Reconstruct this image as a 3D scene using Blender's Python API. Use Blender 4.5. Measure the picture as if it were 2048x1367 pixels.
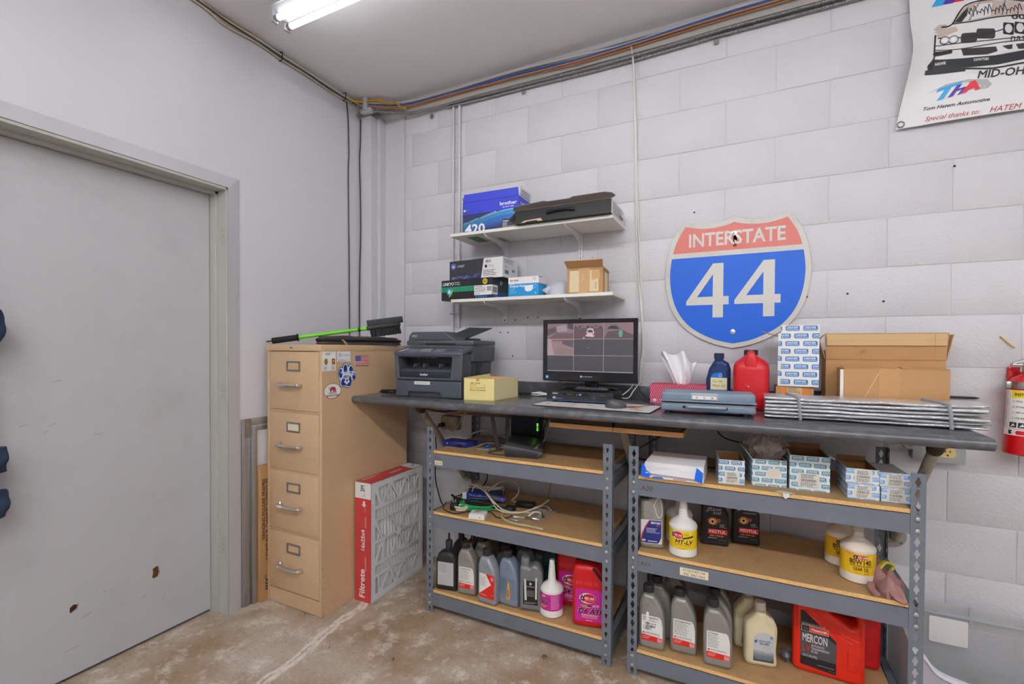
import bpy, bmesh, math, random
from mathutils import Vector, Matrix
from mathutils.geometry import tessellate_polygon
for _o in list(bpy.data.objects):
    bpy.data.objects.remove(_o, do_unlink=True)
S = bpy.context.scene
COL = S.collection
random.seed(7)
PI = math.pi
sin, cos, rad = math.sin, math.cos, math.radians

# ------------------------------------------------------------------ camera, world, exposure
cam_d = bpy.data.cameras.new('camera')
cam = bpy.data.objects.new('camera', cam_d)
COL.objects.link(cam)
S.camera = cam
YAW, PITCH, ROLL = 0.461549, -0.0145299, 0.0055797
_F = Vector((-sin(YAW)*cos(PITCH), cos(YAW)*cos(PITCH), sin(PITCH)))
_R = Vector((cos(YAW), sin(YAW), 0))
_U = _R.cross(_F)
_R2 = _R*cos(ROLL) + _U*sin(ROLL)
_U2 = -_R*sin(ROLL) + _U*cos(ROLL)
cam.matrix_world = Matrix(((_R2.x, _U2.x, -_F.x, 2.2648), (_R2.y, _U2.y, -_F.y, -2.4213), (_R2.z, _U2.z, -_F.z, 1.3130), (0, 0, 0, 1)))
cam_d.sensor_fit = 'HORIZONTAL'
cam_d.sensor_width = 36.0
cam_d.lens = 36.0*940.66/2048
cam_d.shift_y = 26.287/2048
cam_d.clip_start = 0.02
cam_d.clip_end = 60

world = bpy.data.worlds.new('world')
S.world = world
world.use_nodes = True
world.node_tree.nodes['Background'].inputs[0].default_value = (0.9, 0.95, 1.0, 1)
world.node_tree.nodes['Background'].inputs[1].default_value = 0.05
S.view_settings.view_transform = 'Standard'
S.view_settings.look = 'None'
S.view_settings.gamma = 1
S.view_settings.use_curve_mapping = False
S.view_settings.exposure = 0.5
TUBE_POWER = 6.5

# ------------------------------------------------------------------ materials
def lin(c):
    c = c/255.0
    return c/12.92 if c <= 0.04045 else ((c+0.055)/1.055)**2.4
_mats = {}
def mat(rgb, rough=0.5, metal=0.0, noise=0.06, scale=18.0, bump=0.0, bscale=60.0, spec=0.5, stretch=None, dark=None, darkamt=0.0, darkscale=6.0,
        trans=0.0, ior=1.45, alpha=1.0, emit=0.0, coat=0.0, sheen=0.0, name=None):
    key = (rgb, rough, metal, noise, scale, bump, bscale, spec, stretch, dark, darkamt, darkscale, trans, ior, alpha, emit, coat, sheen)
    if key in _mats:
        return _mats[key]
    m = bpy.data.materials.new(name or 'surface')
    m.use_nodes = True
    nt = m.node_tree
    N, L = nt.nodes, nt.links
    b = N['Principled BSDF']
    base = (lin(rgb[0]), lin(rgb[1]), lin(rgb[2]), 1)
    b.inputs['Roughness'].default_value = rough
    b.inputs['Metallic'].default_value = metal
    b.inputs['Specular IOR Level'].default_value = spec
    b.inputs['IOR'].default_value = ior
    if trans: b.inputs['Transmission Weight'].default_value = trans
    if alpha < 1: b.inputs['Alpha'].default_value = alpha
    if coat: b.inputs['Coat Weight'].default_value = coat
    if sheen: b.inputs['Sheen Weight'].default_value = sheen
    tc = N.new('ShaderNodeTexCoord')
    src = tc.outputs['Object']
    if stretch:
        mp = N.new('ShaderNodeMapping')
        mp.inputs['Scale'].default_value = stretch
        L.new(src, mp.inputs['Vector'])
        src = mp.outputs['Vector']
    nz = N.new('ShaderNodeTexNoise')
    nz.inputs['Scale'].default_value = scale
    nz.inputs['Detail'].default_value = 4
    L.new(src, nz.inputs['Vector'])
    mx = N.new('ShaderNodeMix')
    mx.data_type = 'RGBA'
    mx.blend_type = 'MIX'
    k0, k1 = 1-noise, 1+noise
    mx.inputs['A'].default_value = tuple(min(1, base[i]*k0) for i in range(3)) + (1,)
    mx.inputs['B'].default_value = tuple(min(1, base[i]*k1) for i in range(3)) + (1,)
    L.new(nz.outputs['Fac'], mx.inputs['Factor'])
    out = mx.outputs['Result']
    if dark:
        n2 = N.new('ShaderNodeTexNoise')
        n2.inputs['Scale'].default_value = darkscale
        n2.inputs['Detail'].default_value = 6
        n2.inputs['Roughness'].default_value = 0.65
        L.new(src, n2.inputs['Vector'])
        rp = N.new('ShaderNodeValToRGB')
        rp.color_ramp.elements[0].position = 0.5
        rp.color_ramp.elements[1].position = 0.68
        L.new(n2.outputs['Fac'], rp.inputs['Fac'])
        ml = N.new('ShaderNodeMath'); ml.operation = 'MULTIPLY'
        ml.inputs[1].default_value = darkamt
        L.new(rp.outputs['Color'], ml.inputs[0])
        m2 = N.new('ShaderNodeMix'); m2.data_type = 'RGBA'
        m2.inputs['B'].default_value = (lin(dark[0]), lin(dark[1]), lin(dark[2]), 1)
        L.new(ml.outputs[0], m2.inputs['Factor'])
        L.new(out, m2.inputs['A'])
        out = m2.outputs['Result']
    L.new(out, b.inputs['Base Color'])
    if emit:
        L.new(out, b.inputs['Emission Color'])
        b.inputs['Emission Strength'].default_value = emit
    if bump:
        n3 = N.new('ShaderNodeTexNoise')
        n3.inputs['Scale'].default_value = bscale
        n3.inputs['Detail'].default_value = 5
        L.new(src, n3.inputs['Vector'])
        bp = N.new('ShaderNodeBump')
        bp.inputs['Strength'].default_value = bump
        bp.inputs['Distance'].default_value = 0.004
        L.new(n3.outputs['Fac'], bp.inputs['Height'])
        L.new(bp.outputs['Normal'], b.inputs['Normal'])
    _mats[key] = m
    return m
def ink(rgb, rough=0.45):
    return mat(rgb, rough=rough, noise=0.03, scale=40)

# ------------------------------------------------------------------ geometry helpers
def smooth_path(pts, n=6, closed=False):
    P = [Vector(p) for p in pts]
    out = []
    m = len(P)
    rng = range(m if closed else m-1)
    for i in rng:
        if closed:
            a, b, c, d = P[(i-1) % m], P[i], P[(i+1) % m], P[(i+2) % m]
        else:
            a, b, c, d = P[max(i-1, 0)], P[i], P[i+1], P[min(i+2, m-1)]
        for k in range(n):
            t = k/n
            out.append(0.5*((2*b) + (-a+c)*t + (2*a-5*b+4*c-d)*t*t + (-a+3*b-3*c+d)*t**3))
    if not closed:
        out.append(P[-1].copy())
    return out
def round_poly(pts, r, n=4):
    """2D polygon with its corners rounded; r one radius or a list"""
    out = []
    m = len(pts)
    for i in range(m):
        p = Vector(pts[i]); a = Vector(pts[i-1]); b = Vector(pts[(i+1) % m])
        rr = r[i] if isinstance(r, (list, tuple)) else r
        if rr <= 0:
            out.append(p); continue
        u = (a-p); v = (b-p)
        lu, lv = u.length, v.length
        u.normalize(); v.normalize()
        ang = u.angle(v)
        if ang > PI-0.05:
            out.append(p); continue
        d = min(rr/math.tan(ang/2), lu*0.49, lv*0.49)
        s, e = p+u*d, p+v*d
        for k in range(n+1):
            t = k/n
            out.append((1-t)**2*s + 2*t*(1-t)*p + t*t*e)
    return [(q[0], q[1]) for q in out]
def area2(p):
    return 0.5*sum(p[i-1][0]*p[i][1]-p[i][0]*p[i-1][1] for i in range(len(p)))
def offset_loop(p, d):
    """shift a CCW loop inward by d"""
    m = len(p); out = []
    for i in range(m):
        a, b, c = Vector(p[i-1]), Vector(p[i]), Vector(p[(i+1) % m])
        e1 = (b-a); e2 = (c-b)
        if e1.length < 1e-9 or e2.length < 1e-9:
            out.append((b.x, b.y)); continue
        e1.normalize(); e2.normalize()
        n1 = Vector((-e1.y, e1.x)); n2 = Vector((-e2.y, e2.x))
        n = n1+n2
        if n.length < 1e-6: n = n1
        n.normalize()
        k = max(0.5, n.dot(n1))
        out.append((b.x+n.x*d/k, b.y+n.y*d/k))
    return out
class MB:
    def __init__(s):
        s.v, s.f, s.mi, s.sm = [], [], [], []
    def add(s, vs, fs, mi=0, M=None, smooth=False):
        o = len(s.v)
        for p in vs:
            p = Vector(p)
            if M is not None: p = M @ p
            s.v.append(tuple(p))
        for f in fs:
            s.f.append(tuple(o+i for i in f)); s.mi.append(mi); s.sm.append(smooth)
        return s
    def box(s, x0, x1, y0, y1, z0, z1, mi=0, M=None):
        vs = [(x, y, z) for z in (z0, z1) for y in (y0, y1) for x in (x0, x1)]
        fs = [(0, 2, 3, 1), (4, 5, 7, 6), (0, 1, 5, 4), (2, 6, 7, 3), (0, 4, 6, 2), (1, 3, 7, 5)]
        return s.add(vs, fs, mi, M)
    def hexa(s, b, t, mi=0):
        """b, t: four bottom and four top corners, both counter-clockwise from above"""
        return s.add(list(b)+list(t), [(3, 2, 1, 0), (4, 5, 6, 7), (0, 1, 5, 4), (1, 2, 6, 5), (2, 3, 7, 6), (3, 0, 4, 7)], mi)
    def tube(s, pts, r, seg=8, mi=0, closed=False, M=None, flat=1.0):
        P = [Vector(p) for p in pts]
        n = len(P)
        vs, fs = [], []
        up = Vector((0, 0, 1))
        prev = None
        for i in range(n):
            if closed: t = P[(i+1) % n]-P[i-1]
            else: t = P[min(i+1, n-1)]-P[max(i-1, 0)]
            if t.length < 1e-9: t = Vector((0, 0, 1))
            t.normalize()
            if prev is None:
                a = t.cross(up)
                if a.length < 0.05: a = t.cross(Vector((1, 0, 0)))
            else:
                a = prev - t*prev.dot(t)
                if a.length < 1e-4: a = t.cross(up)
            a.normalize(); prev = a
            b = t.cross(a)
            rr = r[i] if isinstance(r, (list, tuple)) else r
            for k in range(seg):
                an = 2*PI*k/seg
                vs.append(P[i] + a*(rr*cos(an)) + b*(rr*flat*sin(an)))
        for i in range(n if closed else n-1):
            j = (i+1) % n
            for k in range(seg):
                k2 = (k+1) % seg
                fs.append((i*seg+k, j*seg+k, j*seg+k2, i*seg+k2))
        if not closed:
            fs.append(tuple(range(seg)))
            fs.append(tuple((n-1)*seg+seg-1-k for k in range(seg)))
        return s.add(vs, fs, mi, M, True)
    def lathe(s, prof, seg=24, mi=0, M=None, at=(0, 0, 0), smooth=True, sx=1.0, sy=1.0):
        vs, fs = [], []
        n = len(prof)
        for r, z in prof:
            for k in range(seg):
                a = 2*PI*k/seg
                vs.append((at[0]+r*cos(a)*sx, at[1]+r*sin(a)*sy, at[2]+z))
        for i in range(n-1):
            for k in range(seg):
                k2 = (k+1) % seg
                fs.append((i*seg+k, i*seg+k2, (i+1)*seg+k2, (i+1)*seg+k))
        if prof[0][0] > 1e-5: fs.append(tuple(seg-1-k for k in range(seg)))
        if prof[-1][0] > 1e-5: fs.append(tuple((n-1)*seg+k for k in range(seg)))
        return s.add(vs, fs, mi, M, smooth)
    def slab(s, outer, holes=(), t=0.02, b=0.0, n=3, mi=0, M=None, smooth=True, mi_front=None):
        """outline in local x,z; thickness along y from -t/2 (front) to t/2; rounded edges of radius b"""
        loops = [list(outer)] + [list(h) for h in holes]
        for i, lp in enumerate(loops):
            if (area2(lp) > 0) != (i == 0): lp.reverse()
        levels = []
        if b > 0:
            levels = [(-t/2+b*(1-sin((PI/2)*(1-k/n))), b*(1-cos((PI/2)*(1-k/n)))) for k in range(n+1)]
            levels = levels + [(-y, d) for y, d in reversed(levels)]
        else:
            levels = [(-t/2, 0), (t/2, 0)]
        rings = []
        for y, d in levels:
            row = []
            for lp in loops:
                q = offset_loop(lp, d) if d > 1e-9 else lp
                row.append([(p[0], y, p[1]) for p in q])
            rings.append(row)
        vs = []; idx = []
        for row in rings:
            ri = []
            for lp in row:
                ri.append(list(range(len(vs), len(vs)+len(lp))))
                vs += lp
            idx.append(ri)
        fs = []
        for i in range(len(levels)-1):
            for j in range(len(loops)):
                A, B = idx[i][j], idx[i+1][j]
                m = len(A)
                for k in range(m):
                    k2 = (k+1) % m
                    fs.append((A[k], A[k2], B[k2], B[k]))
        caps = []
        for li, flip in ((0, False), (len(levels)-1, True)):
            flat = [q for lp in idx[li] for q in lp]
            tess = tessellate_polygon([[Vector((p[0], p[2], 0)) for p in lp] for lp in rings[li]])
            for tr in tess:
                a, b2, c = (flat[k] for k in tr)
                pa, pb, pc = vs[a], vs[b2], vs[c]
                ar = (pb[0]-pa[0])*(pc[2]-pa[2])-(pb[2]-pa[2])*(pc[0]-pa[0])
                if abs(ar) < 1e-14: continue
                if (ar < 0) != flip: a, c = c, a
                caps.append((a, b2, c))
        s.add(vs, fs, mi, M, smooth)
        o = len(s.v)-len(vs)
        for c in caps:
            s.f.append(tuple(o+i for i in c)); s.mi.append(mi); s.sm.append(smooth)
        return s
    def cyl(s, p0, p1, r, seg=12, mi=0):
        return s.tube([p0, p1], r, seg, mi)
    def build(s, name, mats, parent=None, bevel=0.0, segs=2, angle=40, loc=None, rot=None):
        me = bpy.data.meshes.new(name)
        me.from_pydata(s.v, [], s.f)
        if not isinstance(mats, (list, tuple)): mats = [mats]
        for m in mats: me.materials.append(m)
        me.polygons.foreach_set('material_index', s.mi)
        me.update()
        if bevel > 0:
            bm = bmesh.new(); bm.from_mesh(me)
            bmesh.ops.remove_doubles(bm, verts=bm.verts, dist=1e-6)
            es = [e for e in bm.edges if len(e.link_faces) == 2 and e.calc_face_angle(0) > rad(30)]
            bmesh.ops.bevel(bm, geom=es, offset=bevel, segments=segs, profile=0.5, affect='EDGES', clamp_overlap=True)
            bm.to_mesh(me); bm.free()
            me.polygons.foreach_set('use_smooth', [True]*len(me.polygons))
        else:
            me.polygons.foreach_set('use_smooth', s.sm)
        if bevel > 0 or any(s.sm):
            me.set_sharp_from_angle(angle=rad(angle))
        o = bpy.data.objects.new(name, me)
        COL.objects.link(o)
        if parent is not None: o.parent = parent
        if loc: o.location = loc
        if rot: o.rotation_euler = rot
        return o
def thing(name, label, cat, loc=(0, 0, 0), rz=0.0, group=None):
    o = bpy.data.objects.new(name, None)
    COL.objects.link(o)
    o.empty_display_size = 0.02
    o.location = loc; o.rotation_euler = (0, 0, rz)
    return tag(o, label, cat, group)
def tag(o, label, cat, group=None):
    o['label'] = label; o['category'] = cat
    if group: o['group'] = group
    return o
def struct(o):
    o['kind'] = 'structure'
    return o
def stuff(o):
    o['kind'] = 'stuff'
    return o
def copy_thing(root, loc, rz, label, group=None):
    r = root.copy(); COL.objects.link(r)
    r.location = loc; r.rotation_euler = (0, 0, rz); r['label'] = label
    if group: r['group'] = group
    for ch in list(root.children):
        c = ch.copy(); COL.objects.link(c); c.parent = r
        for g in list(ch.children):
            d = g.copy(); COL.objects.link(d); d.parent = c
    return r
def rect2(x0, x1, z0, z1):
    return [(x0, z0), (x1, z0), (x1, z1), (x0, z1)]
def circ2(cx, cz, rx, rz=None, n=16, a0=0.0):
    rz = rz or rx
    return [(cx+rx*cos(a0+2*PI*k/n), cz+rz*sin(a0+2*PI*k/n)) for k in range(n)]

# ------------------------------------------------------------------ lettering: glyph meshes of the built-in font, set flat on labels
CHARS = "ABCDEFGHIJKLMNOPQRSTUVWXYZabcdefghijklmnopqrstuvwxyz0123456789-.:/&'*()"
GLY = {}
def make_glyphs():
    tmp = []
    def mk(body, off, res):
        cu = bpy.data.curves.new('g', 'FONT')
        cu.body = body; cu.size = 1.0; cu.offset = off; cu.resolution_u = res
        o = bpy.data.objects.new('g', cu); COL.objects.link(o)
        tmp.append(o)
        return o
    req = []
    for var, off in (('r', 0.0), ('b', 0.022)):
        hh = mk('HH', off, 1)
        for c in CHARS:
            req.append((var, c, mk(c, off, 2), mk('H'+c+'H', 0.0 if var == 'r' else off, 1), hh))
    bpy.context.view_layer.update()
    dg = bpy.context.evaluated_depsgraph_get()
    def ext(o):
        me = o.evaluated_get(dg).to_mesh()
        xs = [v.co.x for v in me.vertices]
        r = max(xs)-min(xs)
        o.evaluated_get(dg).to_mesh_clear()
        return r
    hw = {}
    for var, c, g, hch, hh in req:
        if var not in hw: hw[var] = ext(hh)
        ev = g.evaluated_get(dg); me = ev.to_mesh()
        me.calc_loop_triangles()
        vs = [(v.co.x, v.co.y) for v in me.vertices]
        tr = [tuple(t.vertices) for t in me.loop_triangles]
        ev.to_mesh_clear()
        GLY[(var, c)] = (vs, tr, ext(hch)-hw[var])
    for o in tmp:
        cu = o.data
        bpy.data.objects.remove(o, do_unlink=True)
        bpy.data.curves.remove(cu)
    zs = [p[1] for p in GLY[('r', 'H')][0]]
    GLY['cap'] = max(zs)-min(zs)
make_glyphs()
def clip_poly(poly, box):
    u0, v0, u1, v1 = box
    for ax, val, sgn in ((0, u0, 1), (0, u1, -1), (1, v0, 1), (1, v1, -1)):
        out = []
        n = len(poly)
        for i in range(n):
            a, b = poly[i-1], poly[i]
            da, db = (a[ax]-val)*sgn, (b[ax]-val)*sgn
            if da >= 0: 
                if db >= 0: out.append(b)
                else:
                    t = da/(da-db); out.append((a[0]+(b[0]-a[0])*t, a[1]+(b[1]-a[1])*t))
            elif db >= 0:
                t = da/(da-db); out.append((a[0]+(b[0]-a[0])*t, a[1]+(b[1]-a[1])*t)); out.append(b)
        poly = out
        if len(poly) < 3: return []
    return poly
class Print:
    """flat print: polygons in label coordinates (u right, v up, metres), each with an ink and a layer"""
    def __init__(s, clip=None):
        s.items = []; s.clip = clip
    def poly(s, pts, col, layer=1):
        if s.clip:
            a = area2(pts)
            pts = clip_poly(list(pts), s.clip)
            if len(pts) < 3: return s
        s.items.append((list(pts), col, layer)); return s
    def rect(s, u0, v0, u1, v1, col, layer=0):
        return s.poly([(u0, v0), (u1, v0), (u1, v1), (u0, v1)], col, layer)
    def rrect(s, u0, v0, u1, v1, r, col, layer=1):
        return s.poly(round_poly([(u0, v0), (u1, v0), (u1, v1), (u0, v1)], r, 3), col, layer)
    def ell(s, cu, cv, ru, rv, col, layer=1, n=20):
        return s.poly(circ2(cu, cv, ru, rv, n), col, layer)
    def shape(s, pts, col, layer=1):
        """a polygon that may be concave"""
        pts = list(pts)
        if area2(pts) < 0: pts.reverse()
        for t in tessellate_polygon([[Vector((p[0], p[1], 0)) for p in pts]]):
            q = [pts[k] for k in t]
            if area2(q) < 0: q.reverse()
            s.poly(q, col, layer)
        return s
    def text(s, txt, u, v, h, col, bold=True, shear=0.0, width=None, anchor='l', rot=0.0, layer=3, track=1.0):
        var = 'b' if bold else 'r'
        k = h/GLY['cap']
        x = 0.0; pos = []
        for c in txt:
            if c == ' ': x += 0.3*k*track; continue
            if (var, c) not in GLY: continue
            pos.append((c, x)); x += GLY[(var, c)][2]*k*track
        total = x if x > 0 else 1e-6
        sx = (width/total) if width else 1.0
        total *= sx
        off = {'l': 0, 'c': -total/2, 'r': -total}[anchor]
        cr, sr = cos(rot), sin(rot)
        for c, px in pos:
            wide = bold and c == 'M'            # the bold M is two light ones side by side
            vs, tr, _ = GLY[('r' if wide else var, c)]
            for da, dl in (((-0.015, 0), (0.025, 0.4)) if wide else ((0, 0),)):
                P = []
                for a, b in vs:
                    X = ((a+da)*k+px)*sx + off + shear*b*k; Y = b*k
                    P.append((u+X*cr-Y*sr, v+X*sr+Y*cr))
                for t in tr:
                    q = [P[i] for i in t]
                    if area2(q) < 0: q.reverse()
                    s.poly(q, col, layer+dl)
        return s
    def lines(s, u0, v0, u1, v1, n, col, fill=0.45, layer=3, seed=1, ragged=0.35):
        """rows of print too small to read"""
        rnd = random.Random(seed)
        dv = (v1-v0)/n
        for i in range(n):
            y = v1-dv*(i+1)
            e = u1-(u1-u0)*ragged*rnd.random()
            x = u0
            while x < e-1e-5:
                w = min((u1-u0)*(0.06+0.16*rnd.random()), e-x)
                s.rect(x, y+dv*(1-fill)/2, x+w, y+dv*(1+fill)/2, col, layer)
                x += w+(u1-u0)*0.03
        return s
    def barcode(s, u0, v0, u1, v1, col=(30, 30, 30), layer=3, seed=3):
        rnd = random.Random(seed); x = u0; w = u1-u0
        while x < u1:
            a = w*(0.008+0.02*rnd.random())
            s.rect(x, v0, min(x+a, u1), v1, col, layer)
            x += a+w*(0.01+0.02*rnd.random())
        return s
    def build(s, name, parent, fmap, eps=0.00025, lift=0.0004, maxu=None):
        cols = []
        v, f, mi = [], [], []
        for pts, col, layer in s.items:
            if col not in cols: cols.append(col)
            polys = [pts]
            if maxu:
                polys = []
                us = [p[0] for p in pts]
                a, b = min(us), max(us)
                n = max(1, int(math.ceil((b-a)/maxu)))
                if n == 1: polys = [pts]
                else:
                    for i in range(n):
                        q = clip_poly(pts, (a+(b-a)*i/n, -9, a+(b-a)*(i+1)/n, 9))
                        if len(q) >= 3: polys.append(q)
            for q in polys:
                o = len(v)
                for p in q: v.append(tuple(fmap(p[0], p[1], lift+eps*layer)))
                f.append(tuple(range(o, o+len(q)))); mi.append(cols.index(col))
        me = bpy.data.meshes.new(name)
        me.from_pydata(v, [], f)
        for c in cols: me.materials.append(ink(c))
        me.polygons.foreach_set('material_index', mi)
        me.update()
        o = bpy.data.objects.new(name, me); COL.objects.link(o)
        if parent is not None: o.parent = parent
        return o
def plane_map(o, u, v):
    o, u, v = Vector(o), Vector(u).normalized(), Vector(v).normalized()
    n = u.cross(v)
    return lambda a, b, h: o + u*a + v*b + n*h
def front_map(x0, y, z0):
    """label on a face that looks towards -y"""
    return plane_map((x0, y, z0), (1, 0, 0), (0, 0, 1))
def side_map(x, y0, z0):
    """label on a face that looks towards +x; u runs back along +y"""
    return plane_map((x, y0, z0), (0, 1, 0), (0, 0, 1))
def top_map(x0, y0, z):
    return plane_map((x0, y0, z), (1, 0, 0), (0, 1, 0))
def cyl_map(r, z0, a0=-PI/2, cx=0.0, cy=0.0):
    """label round a cylinder; u=0 looks along angle a0"""
    return lambda u, v, h: Vector((cx+(r+h)*cos(a0+u/r), cy+(r+h)*sin(a0+u/r), z0+v))
# ------------------------------------------------------------------ shared materials
M_WALL = mat((212, 211, 216), rough=0.42, noise=0.02, scale=5, bump=0.05, bscale=300, name='painted drywall')
M_BLOCK = mat((208, 207, 210), rough=0.5, noise=0.025, scale=14, bump=0.5, bscale=85, dark=(194, 192, 192), darkamt=0.2, darkscale=3.0, name='painted block')
M_MORTAR = mat((206, 205, 208), rough=0.6, noise=0.03, bump=0.3, bscale=120, name='painted mortar')
M_CEIL = mat((236, 235, 236), rough=0.7, noise=0.02, scale=3, bump=0.1, bscale=90, name='ceiling paint')
M_DOOR = mat((190, 191, 194), rough=0.42, noise=0.02, scale=4, dark=(160, 160, 160), darkamt=0.25, darkscale=3.5, bump=0.03, name='grey door paint')
M_FRAME = mat((190, 190, 193), rough=0.4, noise=0.02, dark=(172, 172, 172), darkamt=0.25, darkscale=6, name='grey frame paint')
M_JAMB = mat((186, 186, 180), rough=0.45, noise=0.03, name='jamb paint')
M_WOODRAW = mat((140, 92, 42), rough=0.8, noise=0.3, scale=40, name='raw wood core')
M_TRIM = mat((208, 205, 196), rough=0.5, noise=0.03, dark=(200, 190, 170), darkamt=0.3, name='cream trim paint')
M_PIPEW = mat((206, 206, 209), rough=0.4, noise=0.02, name='white painted pipe')
M_BLACK = mat((26, 26, 28), rough=0.4, noise=0.1, name='black plastic')
M_BLACKR = mat((22, 22, 24), rough=0.7, noise=0.1, name='black rubber')
M_WIREW = mat((222, 220, 212), rough=0.45, noise=0.04, name='white cable')
M_WIREC = mat((206, 196, 172), rough=0.5, noise=0.05, name='ivory cable')
M_WIREG = mat((150, 150, 148), rough=0.5, noise=0.05, name='grey cable')
M_WIREO = mat((196, 138, 96), rough=0.5, noise=0.08, name='copper coloured cable')
M_WIREB = mat((40, 98, 190), rough=0.45, noise=0.05, name='blue cable')
M_WIREY = mat((208, 160, 20), rough=0.5, noise=0.08, name='yellow cable')
M_WIREN = mat((40, 166, 96), rough=0.45, noise=0.06, name='green cable')
M_STEEL = mat((168, 168, 166), rough=0.32, metal=1.0, noise=0.08, scale=30, name='bare steel')
M_CHROME = mat((215, 215, 215), rough=0.15, metal=1.0, noise=0.03, name='chrome')
M_ALU = mat((176, 177, 178), rough=0.38, metal=0.85, noise=0.06, scale=12, stretch=(8, 8, 0.6), name='brushed aluminium')
M_SHELFGREY = mat((112, 119, 129), rough=0.42, noise=0.04, scale=8, dark=(92, 97, 104), darkamt=0.25, darkscale=7, name='blue grey shelving enamel')
M_RIVET = mat((190, 190, 184), rough=0.35, metal=0.7, noise=0.1, name='rivet steel')
M_PARTICLE = mat((180, 145, 100), rough=0.7, noise=0.22, scale=160, dark=(146, 112, 72), darkamt=0.45, darkscale=10, bump=0.15, bscale=260, name='particle board face')
M_EDGE = mat((232, 186, 122), rough=0.8, noise=0.3, scale=220, bump=0.5, bscale=320, name='particle board edge')
M_CARD = mat((186, 143, 96), rough=0.75, noise=0.05, scale=9, dark=(166, 122, 78), darkamt=0.3, darkscale=5, name='brown cardboard')
M_CARDIN = mat((170, 124, 78), rough=0.8, noise=0.06, name='cardboard inside')
M_WHITECARD = mat((232, 232, 228), rough=0.55, noise=0.03, name='white card')
M_PLY = mat((204, 150, 90), rough=0.6, noise=0.2, scale=20, stretch=(1, 6, 30), name='plywood edge')
M_TAN = mat((206, 175, 138), rough=0.42, noise=0.03, scale=6, dark=(188, 156, 120), darkamt=0.22, darkscale=8, name='tan cabinet enamel')
M_FILM = mat((235, 238, 240), rough=0.12, trans=0.0, alpha=0.07, noise=0.1, bump=0.6, bscale=40, name='clear film')

# ------------------------------------------------------------------ the room
RX1, RY0, CEIL = 6.4, -6.2, 2.896
def floor_material():
    m = bpy.data.materials.new('stained concrete')
    m.use_nodes = True
    nt = m.node_tree; N, L = nt.nodes, nt.links
    b = N['Principled BSDF']
    tc = N.new('ShaderNodeTexCoord')
    def noise(scale, det=6, ro=0.6):
        n = N.new('ShaderNodeTexNoise'); n.inputs['Scale'].default_value = scale
        n.inputs['Detail'].default_value = det; n.inputs['Roughness'].default_value = ro
        L.new(tc.outputs['Object'], n.inputs['Vector']); return n.outputs['Fac']
    def ramp(src, p0, p1):
        r = N.new('ShaderNodeMapRange'); r.inputs['From Min'].default_value = p0; r.inputs['From Max'].default_value = p1
        L.new(src, r.inputs['Value']); return r.outputs['Result']
    def mix(fac, a, col):
        x = N.new('ShaderNodeMix'); x.data_type = 'RGBA'
        L.new(fac, x.inputs['Factor'])
        if isinstance(a, tuple): x.inputs['A'].default_value = a
        else: L.new(a, x.inputs['A'])
        x.inputs['B'].default_value = col
        return x.outputs['Result']
    def c(r, g, bb): return (lin(r), lin(g), lin(bb), 1)
    def mul(a, k):
        x = N.new('ShaderNodeMath'); x.operation = 'MULTIPLY'; L.new(a, x.inputs[0])
        if isinstance(k, float): x.inputs[1].default_value = k
        else: L.new(k, x.inputs[1])
        return x.outputs[0]
    col = mix(ramp(noise(1.6), 0.40, 0.60), c(194, 182, 166), c(160, 136, 108))
    col = mix(mul(ramp(noise(4.2, 8, 0.7), 0.5, 0.7), 0.6), col, c(140, 114, 86))
    col = mix(mul(ramp(noise(9, 8, 0.75), 0.52, 0.64), 0.7), col, c(232, 225, 214))
    col = mix(mul(ramp(noise(75, 4, 0.7), 0.5, 0.66), 0.3), col, c(112, 94, 76))
    col = mix(mul(ramp(noise(38, 6, 0.8), 0.62, 0.67), 0.6), col, c(240, 236, 228))
    col = mix(mul(ramp(noise(13, 3, 0.5), 0.70, 0.74), 0.8), col, c(70, 56, 46))
    # the patched crack that runs out from beside the cabinet
    sp = N.new('ShaderNodeSeparateXYZ')
    wob = N.new('ShaderNodeTexNoise'); wob.inputs['Scale'].default_value = 7; wob.inputs['Detail'].default_value = 5
    L.new(tc.outputs['Object'], wob.inputs['Vector'])
    L.new(tc.outputs['Object'], sp.inputs[0])
    A, Bp = Vector((0.52, -0.62)), Vector((0.62, -1.42))
    d = (Bp-A).normalized(); nrm = Vector((-d.y, d.x))
    def ma(op, a, k=None):
        x = N.new('ShaderNodeMath'); x.operation = op
        L.new(a, x.inputs[0]) if not isinstance(a, float) else None
        if k is not None:
            if isinstance(k, float): x.inputs[1].default_value = k
            else: L.new(k, x.inputs[1])
        return x.outputs[0]
    dist = ma('ADD', mul(sp.outputs[0], float(nrm.x)), mul(sp.outputs[1], float(nrm.y)))
    dist = ma('SUBTRACT', dist, float(A.dot(nrm)))
    dist = ma('ADD', dist, mul(ma('SUBTRACT', wob.outputs['Fac'], 0.5), 0.10))
    dist = ma('ABSOLUTE', dist)
    band = ramp(dist, 0.028, 0.018)
    core = ramp(dist, 0.006, 0.002)
    col = mix(mul(mul(band, 0.9), ramp(noise(30, 6, 0.8), 0.36, 0.5)), col, c(232, 225, 212))
    col = mix(mul(mul(core, 0.6), ramp(noise(12), 0.4, 0.6)), col, c(92, 74, 58))
    L.new(col, b.inputs['Base Color'])
    rr = N.new('ShaderNodeMapRange'); rr.inputs['To Min'].default_value = 0.45; rr.inputs['To Max'].default_value = 0.8
    L.new(noise(6), rr.inputs['Value']); L.new(rr.outputs['Result'], b.inputs['Roughness'])
    bp = N.new('ShaderNodeBump'); bp.inputs['Strength'].default_value = 0.55; bp.inputs['Distance'].default_value = 0.003
    hsum = ma('ADD', noise(60, 6, 0.7), mul(band, 1.2))
    L.new(hsum, bp.inputs['Height']); L.new(bp.outputs['Normal'], b.inputs['Normal'])
    return m
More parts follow.
